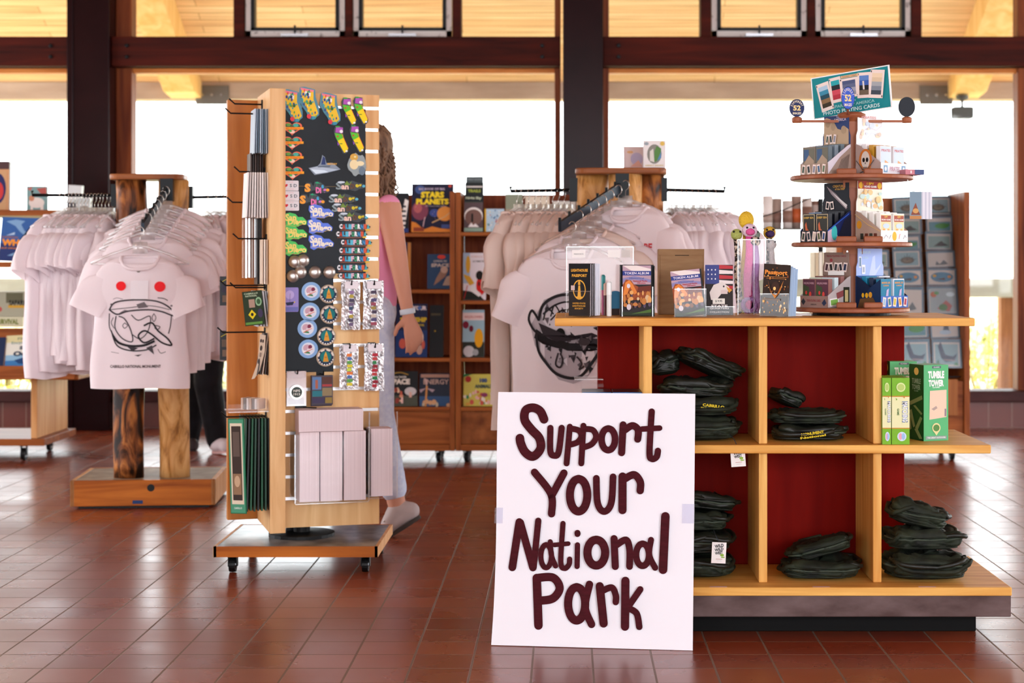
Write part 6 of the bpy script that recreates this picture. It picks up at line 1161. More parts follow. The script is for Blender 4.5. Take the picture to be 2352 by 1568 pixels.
bk(884, 959, 852, 935, 'black space book with a planet ring and mushroom rocket, bottom shelf of the left bookcase', '#0c0c10', [('r', 0, 0, 1, .3, '#4a4c40'), ('l', catmull([(0, .7), (.2, .9), (.45, .96), (.7, .9)]), .004, '#c89838'), ('t', 'See inside', .45, .84, .07, .4, '#d8d0c8', 1), ('t', 'SPACE', .45, .7, .16, .62, '#e0d4c8', 3), ('e', .78, .42, .18, .12, '#c8c0c0'), ('r', .74, .25, .82, .4, '#d8a898')] + specks(14, .1, .1, .5, .5, ['#c86048', '#d89878', '#8c3c30', '#e8c0a0'], (.03, .07), 3) + [('r', .5, .08, .56, .25, '#e8c0b8')], t=.012)
bk(963, 1034, 857, 935, 'energy book with a wind turbine at dusk, bottom shelf of the left bookcase', '#141c30', [('r', 0, 0, 1, .3, '#305078'), ('r', .04, .87, .96, .97, '#a88070'), ('t', 'ENERGY', .54, .74, .15, .82, '#b8988c', 1), ('l', [(.2, 0), (.24, .6)], .010, '#c88a4c'), ('p', [(.23, .55), (.5, .5), (.42, .42)], '#a89098'), ('p', [(.23, .58), (.14, .86), (.28, .8)], '#c0a098'), ('p', [(.22, .55), (0, .5), (.04, .4)], '#a89098')] + specks(8, .05, .02, .95, .14, ['#c89870', '#b8a890'], (.04, .09), 8), t=.012)
NSK = [('r', 0, 0, 1, 1, '#5c4c50'), ('r', 0, .8, 1, 1, '#20262a'), ('t', 'Night Sky', .5, .9, .09, .84, '#c8d4b8', 2), ('r', .05, .79, .95, .81, '#3c4c40'), ('e', .5, .42, .5, .24, '#f0ece8'), ('e', .5, .38, .46, .22, '#7a5c54'), ('r', .38, .26, .48, .44, '#141414'), ('e', .43, .46, .05, .03, '#141414'), ('p', [(.2, .12), (.8, .12), (.6, .22), (.5, .17), (.38, .24)], '#ece8e8'), ('r', 0, 0, 1, .1, '#8ca898')]
bk(1066, 1109, 446, 533, 'night sky guide booklet with a white arch, front of the stack in the right bookcase', '#22282c', NSK)
bk(1068, 1110, 418, 533, 'booklet with green lettering standing behind the night sky guide', '#1c2222', [('r', .05, .9, .95, .93, '#e0dcd8'), ('t', 'TRAILS', .5, .83, .06, .7, '#a8b848', 2)], Y=9.56)
bk(1070, 1109, 404, 533, 'tallest dark grey booklet at the back of the night sky stack', '#4c5658', [('t', 'FIELD GUIDE', .5, .95, .03, .8, '#8c989c', 1)], Y=9.59)
MAPI = [('r', .08, 0, 1, 1, '#b8d4e4'), ('r', 0, 0, .08, 1, '#d8a828')] + specks(34, .15, .05, .95, .92, ['#e8e8ec', '#f0f4f8', '#5c90c0', '#c05c68', '#e8d8b8', '#3c6ca0', '#74b0a0'], (.03, .08), 5, 't')
bk(1113, 1158, 479, 533, 'small light blue illustrated book with yellow spine beside the night sky stack', '#d8a828', MAPI)
bk(1161, 1200, 445, 533, 'faded brown and green map booklet right of the light blue book', '#a89480', [('r', 0, .6, 1, 1, '#8c9480'), ('l', catmull([(.5, .5), (.8, .45), (.6, .3), (.8, .2)]), .003, '#5c4c40'), ('l', catmull([(.7, .8), (.9, .7)]), .003, '#5c4c40')])
bk(1206, 1262, 450, 533, 'cream booklet behind the hangers on the middle rack arm', '#dccdb8', [('r', .06, .05, .94, .95, '#e0d4c0')])
bk(1270, 1322, 461, 533, 'white flower card book behind the hangers next to the log posts', '#d8d8d0', [('e', .3, .65, .14, .09, '#6a4c80'), ('e', .85, .7, .1, .06, '#c87848'), ('p', [(.5, 0), (1, .2), (1, .45), (.6, .3)], '#6c9c4c')])
bk(1063, 1116, 580, 690, 'picture book with a yellow rabbit and red ladybird, second shelf of the right bookcase', '#e8e4ec', [('r', 0, .35, .3, 1, '#a8c0d8'), ('t', 'ULTIMATE', .66, .82, .04, .5, '#3c3c40', 1), ('t', 'SCIENCE', .6, .92, .03, .5, '#c88878', 0), ('e', .22, .75, .1, .19, '#d8a838'), ('p', [(0, .55), (.3, .5), (.5, .35), (.3, .3), (.1, .45)], '#d8a838'), ('e', .78, .3, .2, .2, '#d02020'), ('e', .72, .52, .16, .1, '#181414'), ('e', .7, .34, .04, .05, '#181414'), ('e', .85, .24, .04, .05, '#181414'), ('p', [(0, 0), (.9, 0), (.7, .12), (.3, .18), (0, .2)], '#1c2018'), ('l', [(.05, .02), (.2, .3)], .004, '#c02828'), ('p', [(.3, .2), (.7, .06), (.8, .12), (.4, .3)], '#e8e8e8')])
bk(1062, 1112, 711, 822, 'blue sky book with a yellow flower and red blooms, third shelf of the right bookcase', '#9cc0d0', [('r', 0, .78, 1, .94, '#ecd8d8'), ('t', 'WILDFLOWERS', .5, .85, .05, .84, '#c05858', 1), ('e', .15, .68, .14, .08, '#7c1c38'), ('e', .4, .6, .1, .07, '#6a1830'), ('r', 0, 0, 1, .32, '#2c3028'), ('e', .75, .4, .2, .2, '#e8a818'), ('e', .3, .12, .26, .12, '#c8c8cc'), ('e', .6, .1, .14, .07, '#a0a4a8')])
bk(1064, 1134, 859, 935, 'yellow and green animals sticker book, bottom shelf of the right bookcase', '#c8b848', [('r', .03, .02, .97, .98, '#d0c45c')] + specks(26, .06, .05, .95, .45, ['#e8e0d0', '#c85848', '#3c8c5c', '#d8a048', '#e8b8b0'], (.03, .08), 11) + [('e', .16, .84, .1, .1, '#a83028'), ('p', [(0, .9), (.3, 1), (0, 1)], '#2c6c3c'), ('t', '100', .66, .8, .14, .24, '#2c4c80', 3), ('t', 'ANIMALS', .66, .62, .12, .56, '#2c4c50', 2), ('e', .7, .35, .1, .07, '#8c3c60')], t=.012)
# ---------- left book cart ----------
LC = thing('book_cart', 'wooden double-sided book cart on casters at the left edge, showing ocean books', 'book cart', (-3.3, 9.6, 0))
def lc(n, x0, x1, y0, y1, z0, z1, m, rot=None, bev=.003): return MB().box(x0, x1, y0, y1, z0, z1, m).build(n, LC, bevel=bev)
lc('end_panel', .35, .384, 0, .59, .124, .458, PINE); lc('end_panel', -.9, -.866, 0, .59, .124, .458, PINE)
lc('base_board', -.95, .43, -.02, .60, .085, .1235, CASE); lc('shelf', -.95, .66, -.17, .72, .459, .50, CASE); lc('shelf_lip', -.95, .645, -.19, -.17, .462, .535, CASE)
lc('center_panel', -.95, .40, .275, .30, .5005, 1.35, CASEZ) if 0 else None
for x in (-.93, -.5): lc('upright', x, x+.04, .28, .32, .5005, 1.352, CASEZ)
lc('top_board', -.95, .49, .05, .62, 1.353, 1.385, CASE); lc('upper_shelf', -.95, .47, .02, .56, 1.065, 1.098, CASE)
lc('back_rest', -.95, .30, .33, .345, .5005, .72, CASE)
for x in (.36, .38): pass
for x in (.3, -.8):
    for y in (.04, .52): caster(LC, x, y, .085, .034)
lc('end_rest', .62, .655, -.16, .70, .5005, .56, PINE)
def itm(nm, lb, cat, px0, px1, py0, py1, Y, cov, items, rz=0, tilt=-12, roll=0, pages='#e8e2da', t=.012, z=None):
    a = P((px0+px1)/2, py1, Y); h_ = U(py1-py0, Y)/cos(R(tilt)); return upright(nm, lb, cat, (a.x, Y, z if z is not None else a.z), U(px1-px0, Y), h_, t, cov, items, R(rz), tilt=R(tilt), roll=R(roll), pages=pages)
itm('book', 'blue whale picture book with orange title, upper tier of the left book cart', 'book', -4, 104, 489, 590, 9.62, '#24407c', [('r', 0, 0, 1, 1, '#26386e'), ('r', 0, .4, 1, 1, '#3460a0'), ('p', [(.1, .9), (.3, .95), (.5, .92), (.42, .84), (.5, .7), (.62, .6), (.56, .55), (.4, .68), (.3, .8)], '#7ca4cc'), ('p', [(.5, .62), (.6, .78), (.85, .95), (.8, .86), (.66, .66), (.6, .5), (.4, .14), (.3, .1), (.4, .35), (.42, .5)], '#141c30'), ('p', [(.12, .58), (.3, .66), (.3, .6)], '#b0cce4'), ('p', [(.18, .12), (.34, .2), (.3, .12)], '#7ca4cc'), ('t', 'WHALE', .4, .42, .15, .72, '#f0982c', 3), ('t', 'SUPERPOD', .2, .54, .04, .36, '#a86c50', 1), ('t', 'and other sea giants', .38, .29, .05, .7, '#d88438', 1)], tilt=-10, roll=2, z=1.0995)
itm('book', 'white and blue seas and oceans book, lower shelf of the left book cart', 'book', 10, 116, 757, 838, 9.50, '#cfe0ea', [('r', 0, 0, 1, .3, '#3c7cb8'), ('r', 0, .3, 1, .45, '#90bcd8'), ('r', 0, .45, 1, 1, '#e4e4d8'), ('r', 0, .8, 1, 1, '#dcd4a0'), ('t', 'FIRST', .4, .9, .07, .3, '#7c8c70', 1), ('t', 'Encyclopedia', .42, .78, .09, .6, '#6c8c80', 1), ('t', 'Seas &', .5, .64, .1, .4, '#2c3c54', 3), ('t', 'Oceans', .5, .48, .14, .66, '#2c3c54', 3), ('p', [(.2, .3), (.5, .4), (.54, .48), (.58, .38), (.85, .3), (.6, .2), (.55, .08), (.48, .18), (.3, .2)], '#1c4478'), ('e', .86, .88, .06, .05, '#c8503c'), ('e', .9, .56, .04, .05, '#e8b040')], tilt=-20, roll=-3, z=.505)
itm('book', 'teal ocean book with orange coral beside the seas and oceans book', 'book', 112, 192, 778, 846, 9.48, '#1c7ca8', [('r', 0, .5, 1, 1, '#2c98b0'), ('r', 0, 0, 1, .5, '#1468a0'), ('e', .6, .8, .3, .1, '#7cc8cc'), ('e', .7, .45, .22, .08, '#a8ccd8')] + specks(22, .03, .02, .95, .26, ['#d8903c', '#e8b868', '#2c3c50', '#c87c3c'], (.02, .05), 4) + [('t', 'OCEANS', .5, .88, .08, .6, '#c8e4dc', 1)], tilt=-20, roll=0, z=.505)
itm('book', 'dark spined book at the far left of the lower cart shelf', 'book', -60, 6, 770, 845, 9.50, '#1c2c50', [], tilt=-18, z=.505)
itm('game_box', 'grey-green game box with black and orange letters, left cart behind the front books', 'game box', -40, 58, 672, 730, 10.05, '#b0b098', [('r', .55, .55, .95, .95, '#6c6a50'), ('t', 'SAFARI', .8, .55, .22, .36, '#201c18', 2), ('r', .6, .35, .98, .46, '#d8a838'), ('e', .4, .3, .06, .1, '#c86058')], tilt=0, pages=None, t=.1, z=.78)
itm('game_box', 'pale survival game box with green letters under the grey-green one', 'game box', -40, 50, 731, 756, 10.05, '#d8d8b8', [('t', 'SURVIVAL', .62, .5, .5, .6, '#6c7c28', 2)], tilt=0, pages=None, t=.12, z=.7205)
itm('book', 'tall book with a red fish on navy, standing on the left book cart', 'book', -50, 20, 364, 478, 9.85, '#c89468', [('r', .1, .03, .9, .82, '#c89c70'), ('e', .6, .45, .3, .32, '#28285c'), ('e', .66, .4, .16, .18, '#c83838'), ('r', 0, .84, 1, 1, '#4c3434')], tilt=-3, z=1.3856, t=.03, pages='#dceaf0')
itm('gift_box', 'small box with a white animal on teal and red, atop the left cart', 'box', 62, 106, 424, 480, 9.8, '#6c9090', [('r', 0, 0, 1, 1, '#7ca0a0'), ('p', [(.5, .9), (1, .95), (1, .65), (.7, .7)], '#b05850'), ('p', [(0, .9), (.3, .98), (.2, .8)], '#b86860'), ('e', .5, .32, .4, .22, '#e8dcd4'), ('e', .25, .5, .14, .12, '#c88868'), ('r', .2, .03, .32, .2, '#e8dcd4'), ('r', .7, .03, .85, .2, '#e8dcd4')], tilt=0, rz=8, pages=None, t=.06, z=1.3856)
itm('gift_box', 'plain white tilted box top standing above the left rack arm', 'box', 153, 184, 414, 476, 10.12, '#e8eef0', [('r', 0, 0, 1, .35, '#5c5a60')], tilt=0, roll=4, pages=None, t=.04, z=1.3856)
itm('gift_box', 'clear white box with a grey picture right of the white box', 'box', 174, 207, 446, 478, 10.05, '#dce8ea', [('e', .6, .25, .3, .2, '#a8a49c')], tilt=0, pages=None, t=.04, z=1.3856)
# ---------- greeting card rack at the right ----------
GRK = thing('card_rack', 'tall wooden rack of sleeved art cards behind the right end of the counter', 'card rack', (1.9, 9.6, 0))
def gk(n, *a, bev=.002): return MB().box(*a).build(n, GRK, bevel=bev)
gk('side_panel', .296, .327, 0, .42, .105, 1.484, CASEZ); gk('side_panel', -.41, -.38, 0, .42, .105, 1.47, CASEZ)
gk('back_panel', -.379, .295, .40, .42, .11, 1.465, CASEZ); gk('base_board', -.379, .295, .0, .399, .07, .104, CASE); gk('lower_panel', -.379, .295, .02, .04, .105, .44, CASE); gk('drawer_box', .16, .26, .0, .019, .25, .45, wood('#8a5024', '#a86a38', 'z'))
ST_ = MB()
for z in [.46+.115*k for k in range(9)]: ST_.box(-.379, .295, .085+.03*((z-.46)/.115), .12+.034*((z-.46)/.115), z-.004, z, BLACK)
ST_.build('card_ledge', GRK)
for x in (-.33, .24):
    for y in (.06, .34): caster(GRK, x, y, .069, .03)
CARDS = [(2125, 2186, 450, 494, 9.93), (2128, 2190, 496, 534, 9.89), (2126, 2188, 532, 574, 9.85), (2129, 2195, 576, 614, 9.81), (2130, 2198, 616, 655, 9.77), (2132, 2202, 657, 722, 9.73), (2138, 2206, 724, 776, 9.69), (2142, 2210, 779, 845, 9.64),
         (2052, 2118, 452, 496, 9.93), (2052, 2118, 498, 538, 9.89), (2050, 2116, 540, 576, 9.85), (2052, 2118, 572, 615, 9.81), (2054, 2120, 617, 656, 9.77), (2056, 2122, 658, 722, 9.73), (2066, 2134, 724, 776, 9.69), (2070, 2138, 779, 843, 9.64), (1980, 2042, 574, 614, 9.81), (1980, 2044, 616, 655, 9.77)]
CI = {'crab': [('e', .5, .4, .24, .18, '#5c5448'), ('e', .5, .42, .16, .1, '#8c7860')] + [('l', [(.5, .4), (.2+.1*k, .75-.1*abs(k-3))], .003, '#4c4844') for k in range(7)], 'turtle': [('r', .1, .1, .9, .65, '#5c8c94'), ('e', .58, .4, .26, .16, '#3c8c3c'), ('e', .8, .46, .07, .06, '#3c8c3c')],
      'orca': [('r', .1, .1, .9, .75, '#8ca098'), ('p', [(.3, .2), (.5, .42), (.6, .5), (.66, .4), (.85, .25), (.6, .2)], '#1c2428')], 'weed': [('p', [(.3, .15), (.35, .4), (.45, .2), (.6, .45), (.75, .2), (.6, .15)], '#5c6468')], 'fish': [('e', .5, .48, .38, .3, '#3c7c98'), ('e', .25, .55, .06, .08, '#e0a030'), ('e', .75, .5, .06, .08, '#e08838'), ('p', [(.3, .35), (.6, .45), (.6, .3)], '#3c2c28')],
      'reef': [('r', .08, .08, .92, .92, '#a8acac'), ('e', .2, .7, .1, .1, '#c86848'), ('e', .3, .75, .08, .06, '#5c9c5c'), ('p', [(.3, .2), (.6, .5), (.8, .3), (.7, .1)], '#b85c54'), ('e', .75, .7, .14, .08, '#e0e4e4'), ('e', .5, .25, .14, .12, '#4c7c4c')], 'penguin': [('p', [(.4, .2), (.5, .7), (.6, .6), (.65, .3)], '#3c4450'), ('e', .5, .25, .2, .1, '#b8c0cc')],
      'whale': [('p', [(.2, .75), (.3, .9), (.36, .7), (.45, .45), (.7, .4), (.85, .5), (.75, .25), (.45, .2), (.3, .35)], '#1c3450'), ('l', [(.4, .28), (.75, .26)], .004, '#c8a0a0'), ('p', [(.1, .1), (.2, .3), (.25, .1)], '#3c7c4c'), ('p', [(.7, .1), (.8, .22), (.9, .08)], '#4c8c5c')]}
NM = ['crab', 'turtle', 'orca', 'weed', 'fish', 'reef', 'penguin', 'whale', 'crab', 'orca', 'turtle', 'crab', 'fish', 'weed', 'turtle', 'whale', 'orca', 'fish']
LBL = ['spiny crab card, top of the right column', 'green turtle card, second in the right column', 'black whale card in crinkled sleeve, third in the right column', 'grey seaweed card, fourth in the right column', 'card with orange fish in a blue oval, right column above the reef card', 'large colourful reef card just above the counter, right column', 'penguin card just below the countertop, right column', 'card with a diving whale above the tumble tower box',
       'brown octopus card, top of the left column', 'grey card second in the left column', 'blue card third in the left column', 'card with a brown creature and green weeds, left column', 'teal card with red coral, left column', 'grey card partly behind the marine decks, left column', 'card with green cactus shape just below the countertop', 'card with a dark whale in a blue scene, lowest of the left column', 'narrow part of a card showing beside the carousel, upper', 'narrow part of a blue card showing beside the carousel, lower']
SLV = acrylic('#f2f8fa', .05, .15, 'plastic_sleeve')
for (a, b, c, d, Y), nm, lb in zip(CARDS, NM, LBL):
    p = P((a+b)/2, d, Y); w_, h_ = U(b-a, Y), U(d-c, Y)*1.02; o = thing('art_card', lb, 'art card', p, rot=(-R(9), R(random.uniform(-2, 2)), 0))
    MB().box(-w_/2, w_/2, 0, .004, 0, h_, mat('#5c7484', .4)).build('backing_card', o); art(o, w_, h_, [('r', .05, .05, .93, .88, '#d8c0b4')] + ([('r', .1, .12, .88, .82, '#8ca4a8')] if nm in ('crab', 'whale') else []) + CI[nm], 'card_print')
    MB().box(-w_/2-.003, w_/2+.003, -.007, -.0065, -.002, h_+.003, SLV).build('sleeve', o)
# ---------- wire spinner rack with mugs behind the carousel ----------
WR = thing('wire_rack', 'dark wire spinner rack behind the carousel, mugs on its shelf and cards below', 'display rack', (P(1885, 0, 8.9).x, 8.9, 0))
MB().tube([(0, 0, .03), (0, 0, 1.42)], .014, BLACKM, 10).build('pole', WR); MB().lathe([(.26, 0), (.26, .02), (.03, .035)], BLACKM, n=32).build('base', WR)
MB().box(-.30, -.02, -.06, .10, 1.262, 1.268, mat('#4c4440', .5)).build('shelf', WR)
for z in (.80, 1.0): MB().box(-.06, .06, -.09, .05, z, z+.006, mat('#e0dcc8', .5)).build('shelf', WR)
MB().tube([(-.31, -.1, 1.325), (-.2, -.11, 1.36), (0, -.1, 1.45)], .003, BLACKM, 6).build('wire_arm', WR)
MUG = [('#e8e0da', '#b09c90'), ('#b09c90', '#8c6c60'), ('#d8ccc4', '#8a6a5c'), ('#a89084', '#c86438'), ('#d0c4bc', '#7c5c50'), ('#8a6a5c', '#c0b0a8')]
for k in range(6):
    x = WR.location.x-.272+.050*k; o = thing('souvenir_mug', ('tall whitish mug with handle at the left end of the wire rack shelf' if k == 0 else 'brown and white mug among the blurred row on the wire rack shelf'), 'mug', (x, 8.9+(.02 if k % 2 else -.01), 1.2685), group='mugs on the wire rack shelf')
    MB().lathe([(.022, 0), (.024, .0), (.026, .165-.012*(k % 3)), (.023, .165-.012*(k % 3)), (.02, .01)], mat(MUG[k][0], .4), n=16).lathe([(.0258, .03), (.0264, .07+.01*k)], mat(MUG[k][1], .4), n=16).build('mug_body', o, smooth=True)
    if k == 0: MB().tube([(-.02, 0, .13), (-.04, 0, .125), (-.045, 0, .09), (-.02, 0, .07)], .004, mat('#e8e0da', .4), 6).build('handle', o, smooth=True)
for i, z in enumerate((.807, 1.007)):
    for k in range(6):
        o = MB().box(-.008, .008, 0, .08, 0, .14 if i else .10, mat(('#efe8cc', '#d8c8a8', '#f4f0e0')[k % 3], .6)).build('card_pack', loc=(WR.location.x-.048+.019*k, 8.83, z)); tag(o, 'cream card pack seen edge-on on the %s wire shelf behind the carousel' % ('upper' if i else 'lower'), 'card pack', 'cream card packs on the %s wire shelf' % ('upper' if i else 'lower'))
# ---------- people ----------
def blob(name, parent, caps, m, voxel=.009, sm=4, extra=None):
    mb = MB()
    for c in caps:
        a, ra, b, rb = Vector(c[0]), c[1], Vector(c[2]), c[3]
        mb.ball(a, ra, m, 14, 10); mb.ball(b, rb, m, 14, 10); mb.tube([a, b], ra, m, 14, rs=[ra, rb])
    if extra: extra(mb, m)
    o = mb.build(name, parent, smooth=True); r_ = o.modifiers.new('remesh', 'REMESH'); r_.mode = 'VOXEL'; r_.voxel_size = voxel; r_.use_smooth_shade = True
    s = o.modifiers.new('smooth', 'SMOOTH'); s.iterations = sm; s.factor = .5; return o
def fingers(wrist, d, side, pn, L=.088, curl=.5):
    """palm plus five fingers: wrist point, hand direction, side vector (towards thumb), palm normal"""
    w, d, s, n = Vector(wrist), Vector(d).normalized(), Vector(side).normalized(), Vector(pn).normalized(); c = []
    kn = [w+d*L+s*.030, w+d*(L+.004)+s*.010, w+d*L-s*.010, w+d*(L-.008)-s*.029]
    for k in kn: c.append((w+(k-w)*.15, .018, k, .0105))
    for k, ln in zip(kn, (.070, .078, .072, .056)):
        p = k; dd = d.copy()
        for j, f in enumerate((.45, .32, .23)):
            dd = (dd+n*curl*(.5+.35*j)).normalized(); q = p+dd*ln*f; c.append((p, .0095-.0012*j, q, .0088-.0014*j)); p = q
    t0 = w+d*.022+s*.024; t1 = t0+(d*.6+s*.8+n*.25).normalized()*.036; t2 = t1+(d*.9+s*.35+n*.3).normalized()*.03; c += [(t0, .013, t1, .0105), (t1, .0105, t2, .0085)]; return c
SKIN = mat('#c99078', .55); SKIN2 = mat('#b8846c', .55)
def person(label, loc, skin, J, hairf, clothes):
    o = thing('person', label, 'person', loc); V = lambda k: Vector(J[k]); c = []
    c += [(V('pelvis'), .105, V('waist'), .095), (V('waist'), .095, V('chest'), .115), (V('chest'), .115, V('neck'), .055), (V('neck'), .052, V('head'), .055)]
    f = Vector(J['face']).normalized(); hd = V('head'); up = (V('head')-V('neck')).normalized(); sd = up.cross(f).normalized()
    c += [(hd+up*.03, .082, hd+up*.085, .086), (hd+up*.02+f*.025, .062, hd-up*.03+f*.045, .045), (hd+up*.035+f*.088, .014, hd+up*.012+f*.106, .013), (hd-up*.012+f*.085, .014, hd-up*.014+f*.086, .013)]
    for s in (-1, 1): c += [(hd+up*.045+sd*.08*s, .014, hd+up*.015+sd*.082*s, .011)]
    for s in ('l', 'r'):
        c += [(V('chest')*.3+V('sh_'+s)*.7, .058, V('sh_'+s), .052), (V('sh_'+s), .050, V('el_'+s), .038), (V('el_'+s), .037, V('wr_'+s), .024)]
        c += fingers(J['wr_'+s], V('hd_'+s), J['th_'+s], J['pn_'+s]); c += [(V('hip_'+s), .088, V('kn_'+s), .055), (V('kn_'+s), .054, V('an_'+s), .036), (V('an_'+s), .036, V('to_'+s), .028)]
    blob('body', o, c, skin, .0065, 3)
    e_ = MB()
    for s in (-1, 1): e_.ball(hd+up*.045+f*.083+sd*.032*s, .012, mat('#f0eae6', .2), 10, 8).ball(hd+up*.045+f*.0925+sd*.033*s, .006, mat('#2c1c14', .2), 8, 6)
    e_.build('eyes', o, smooth=True); m_ = MB().tube([hd-up*.022+f*.099+sd*x for x in (-.022, -.011, 0, .011, .022)], .0045, mat('#a04c44', .5), 8); m_.build('mouth', o, smooth=True)
    hairf(o, hd, up, f, sd); clothes(o, V); return o
W1 = P(850, 1228, 7.02); b1 = Vector((W1.x, 7.02, 0)); q1 = lambda px, py, dy=0: (P(px, py, 7.02+dy).x-b1.x, dy, P(px, py, 7.02+dy).z)
J1 = dict(pelvis=q1(848, 700), waist=q1(848, 640), chest=q1(852, 520), neck=q1(850, 430), head=q1(842, 375), face=(-1, .25, -.05), sh_r=q1(893, 478, -.10), el_r=q1(916, 605, -.13), wr_r=q1(937, 722, -.13), hd_r=(.10, -.02, -.36), th_r=(-.9, -.3, -.2), pn_r=(-.5, .6, 0),
          sh_l=q1(828, 478, .14), el_l=q1(800, 600, .18), wr_l=q1(760, 690, .15), hd_l=(-.2, 0, -.2), th_l=(-.6, -.5, .2), pn_l=(0, -.6, -.2), hip_r=q1(852, 725, -.07), kn_r=q1(868, 950, -.07), an_r=q1(913, 1166, -.07), to_r=q1(893, 1218, -.07),
          hip_l=q1(848, 725, .09), kn_l=q1(812, 950, .09), an_l=q1(780, 1172, .09), to_l=q1(748, 1212, .09))
HAIR1 = noisemat('#4c3428', '#8c6c54', (3, 3, .3), 30, 4, .6, .3, 'wavy_hair')
def hair1(o, hd, up, f, sd):
    g = random.Random(4); mb = MB().ball(hd+up*.07-f*.02, (.10, .098, .10), HAIR1, 16, 12)
    for k in range(150):
        a = g.uniform(-1.9, 1.9); st = hd+up*(.06+.09*g.random())+(-f*cos(a)+sd*sin(a))*.085; p = st; pts = [st]; L = g.uniform(.16, .34); ph = g.uniform(0, 6)
        for j in range(1, 8): pts.append(st+Vector((0, 0, -1))*L*j/7+(-f*cos(a)+sd*sin(a))*(.022*sin(j*1.9+ph)+.035*(j/7)**.6))
        mb.tube(pts, .008, HAIR1, 5, rs=[.009*(1-.09*j) for j in range(8)])
    mb.build('hair', o, smooth=True)
PINK = cloth('#f6a4cc', .9, .15); JEAN = noisemat('#c4d0ec', '#dae4f6', (1, 1, 1), 60, 3, .85, .1, 'light_denim'); SOLE = mat('#3c3430', .7)
def shoe(o, an, to, heel, m, sm):
    an, to, heel = Vector(an), Vector(to), Vector(heel); dn = (to-heel).normalized()
    blob('shoe', o, [(heel+Vector((0, 0, .03)), .036, an, .040), (heel+Vector((0, 0, .03)), .036, to+Vector((0, 0, .022)), .034), (an, .040, to+Vector((0, 0, .03)), .034), (to+Vector((0, .015, .014)), .028, to+Vector((0, -.015, .014)), .028)], m, .007)
    nrm = dn.cross(Vector((0, 1, 0))).normalized(); nrm = nrm if nrm.z > 0 else -nrm; mb = MB(); vs_ = []
    for s in (0, .014):
        for k in range(20):
            t = 2*pi*k/20; c_ = (heel+to)/2-nrm*.006; vs_.append(c_+dn*cos(t)*((to-heel).length/2+.036)+Vector((0, 1, 0))*sin(t)*.042-nrm*s)
    mb.add(vs_, [tuple(range(20)), tuple(range(20, 40))[::-1]]+[(k, (k+1) % 20, 20+(k+1) % 20, 20+k) for k in range(20)], sm); mb.build('sole', o)
    MB().tube([an+dn*.03+Vector((0, .02, .0)), an+dn*.045+Vector((0, 0, .012)), an+dn*.03+Vector((0, -.03, 0)), an+dn*.06+Vector((0, .0, -.0)), an+dn*.06+Vector((0, -.03, -.014))], .003, WHITE, 5).build('laces', o)
def cl1(o, V):
    blob('pink_top', o, [(V('waist')-Vector((0, 0, .10)), .112, V('chest'), .122), (V('chest'), .122, V('chest')+Vector((0, 0, .09)), .088), (V('chest')*.3+V('sh_r')*.7, .066, V('sh_r')+Vector((0, 0, .006)), .050), (V('chest')*.3+V('sh_l')*.7, .066, V('sh_l')+Vector((0, 0, .006)), .050)], PINK)
    blob('jeans', o, [(V('pelvis')+Vector((0, 0, .04)), .108, V('pelvis')-Vector((0, 0, .03)), .112)]+[x for s in 'rl' for x in ((V('hip_'+s), .096, V('kn_'+s), .066), (V('kn_'+s), .066, V('an_'+s)+(V('kn_'+s)-V('an_'+s)).normalized()*.08, .055))], JEAN)
    w = V('wr_r'); d = (w-V('el_r')).normalized(); MB().lathe([(.029, -.011), (.031, -.008), (.031, .008), (.029, .011)], mat('#c8d4e0', .3), n=20).build('wristband', o, loc=w-d*.012, rot=d.to_track_quat('Z', 'Y').to_euler(), smooth=True)
    shoe(o, V('an_r')+Vector((0, 0, -.005)), q1(893, 1222, -.07), q1(944, 1190, -.07), mat('#b8aaa8', .6), SOLE); shoe(o, V('an_l')+Vector((0, 0, -.02)), q1(752, 1222, .09), q1(800, 1222, .09), mat('#b8aaa8', .6), SOLE)
person('person in a pink top and light jeans walking behind the tower, arm hanging down', (b1.x, 7.02, 0), SKIN, J1, hair1, cl1)
b2 = Vector((P(500, 0, 10.05).x, 10.05, 0)); q2 = lambda px, py, dy=0: (P(px, py, 10.05+dy).x-b2.x, dy, P(px, py, 10.05+dy).z)
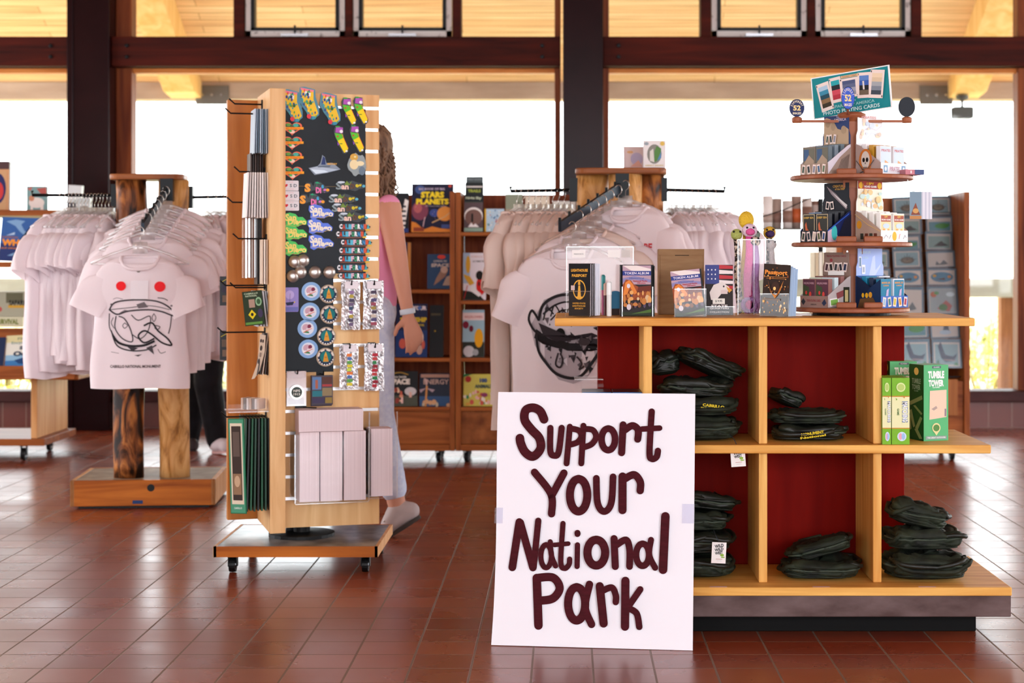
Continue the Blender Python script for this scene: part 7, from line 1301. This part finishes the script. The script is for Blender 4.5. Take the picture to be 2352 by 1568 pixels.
J2 = dict(pelvis=q2(490, 690), waist=q2(520, 640), chest=q2(562, 575), neck=q2(592, 520), head=q2(608, 488), face=(.8, -.1, -.6), sh_r=q2(560, 560, -.15), el_r=q2(590, 640, -.22), wr_r=q2(630, 690, -.2), hd_r=(.3, 0, -.1), th_r=(0, .6, .4), pn_r=(0, 0, -1),
          sh_l=q2(575, 558, .16), el_l=q2(605, 640, .2), wr_l=q2(645, 680, .2), hd_l=(.3, 0, -.1), th_l=(0, -.6, .4), pn_l=(0, 0, -1), hip_r=q2(486, 705, -.08), kn_r=q2(478, 880, -.10), an_r=q2(500, 1008, -.08), to_r=q2(512, 1030, -.12),
          hip_l=q2(484, 705, .10), kn_l=q2(452, 880, .14), an_l=q2(432, 1008, .14), to_l=q2(440, 1026, .08))
def hair2(o, hd, up, f, sd): MB().ball(hd+up*.075-f*.015, (.098, .096, .092), mat('#1c1614', .7), 16, 12).build('hair', o, smooth=True)
BLKT = noisemat('#0b0a0d', '#16141a', (1, 1, 1), 20, 4, .75, .3, 'black_trousers')
def cl2(o, V):
    blob('dark_shirt', o, [(V('pelvis'), .12, V('chest'), .135), (V('chest'), .13, V('neck')-Vector((.03, 0, .03)), .08)]+[x for s in 'rl' for x in ((V('chest')*.4+V('sh_'+s)*.6, .07, V('sh_'+s), .062), (V('sh_'+s), .062, V('el_'+s), .05), (V('el_'+s), .05, V('wr_'+s), .036))], mat('#2c3040', .8))
    blob('black_trousers', o, [(V('pelvis')+Vector((0, 0, .02)), .12, V('pelvis')-Vector((0, 0, .04)), .12)]+[x for s in 'rl' for x in ((V('hip_'+s), .105, V('kn_'+s), .082), (V('kn_'+s), .08, V('an_'+s)+Vector((0, 0, .0)), .066))], BLKT)
    shoe(o, V('an_r')+Vector((.005, -.03, -.03)), q2(516, 1032, -.16), q2(492, 1032, -.06), mat('#d8ccd0', .6), mat('#d0a8a4', .6)); shoe(o, V('an_l')+Vector((.005, -.03, -.03)), q2(444, 1032, .06), q2(430, 1032, .14), mat('#3c3438', .6), SOLE)
person('person in black trousers and white shoes bending behind the left clothes rack', (b2.x, 10.05, 0), SKIN2, J2, hair2, cl2)
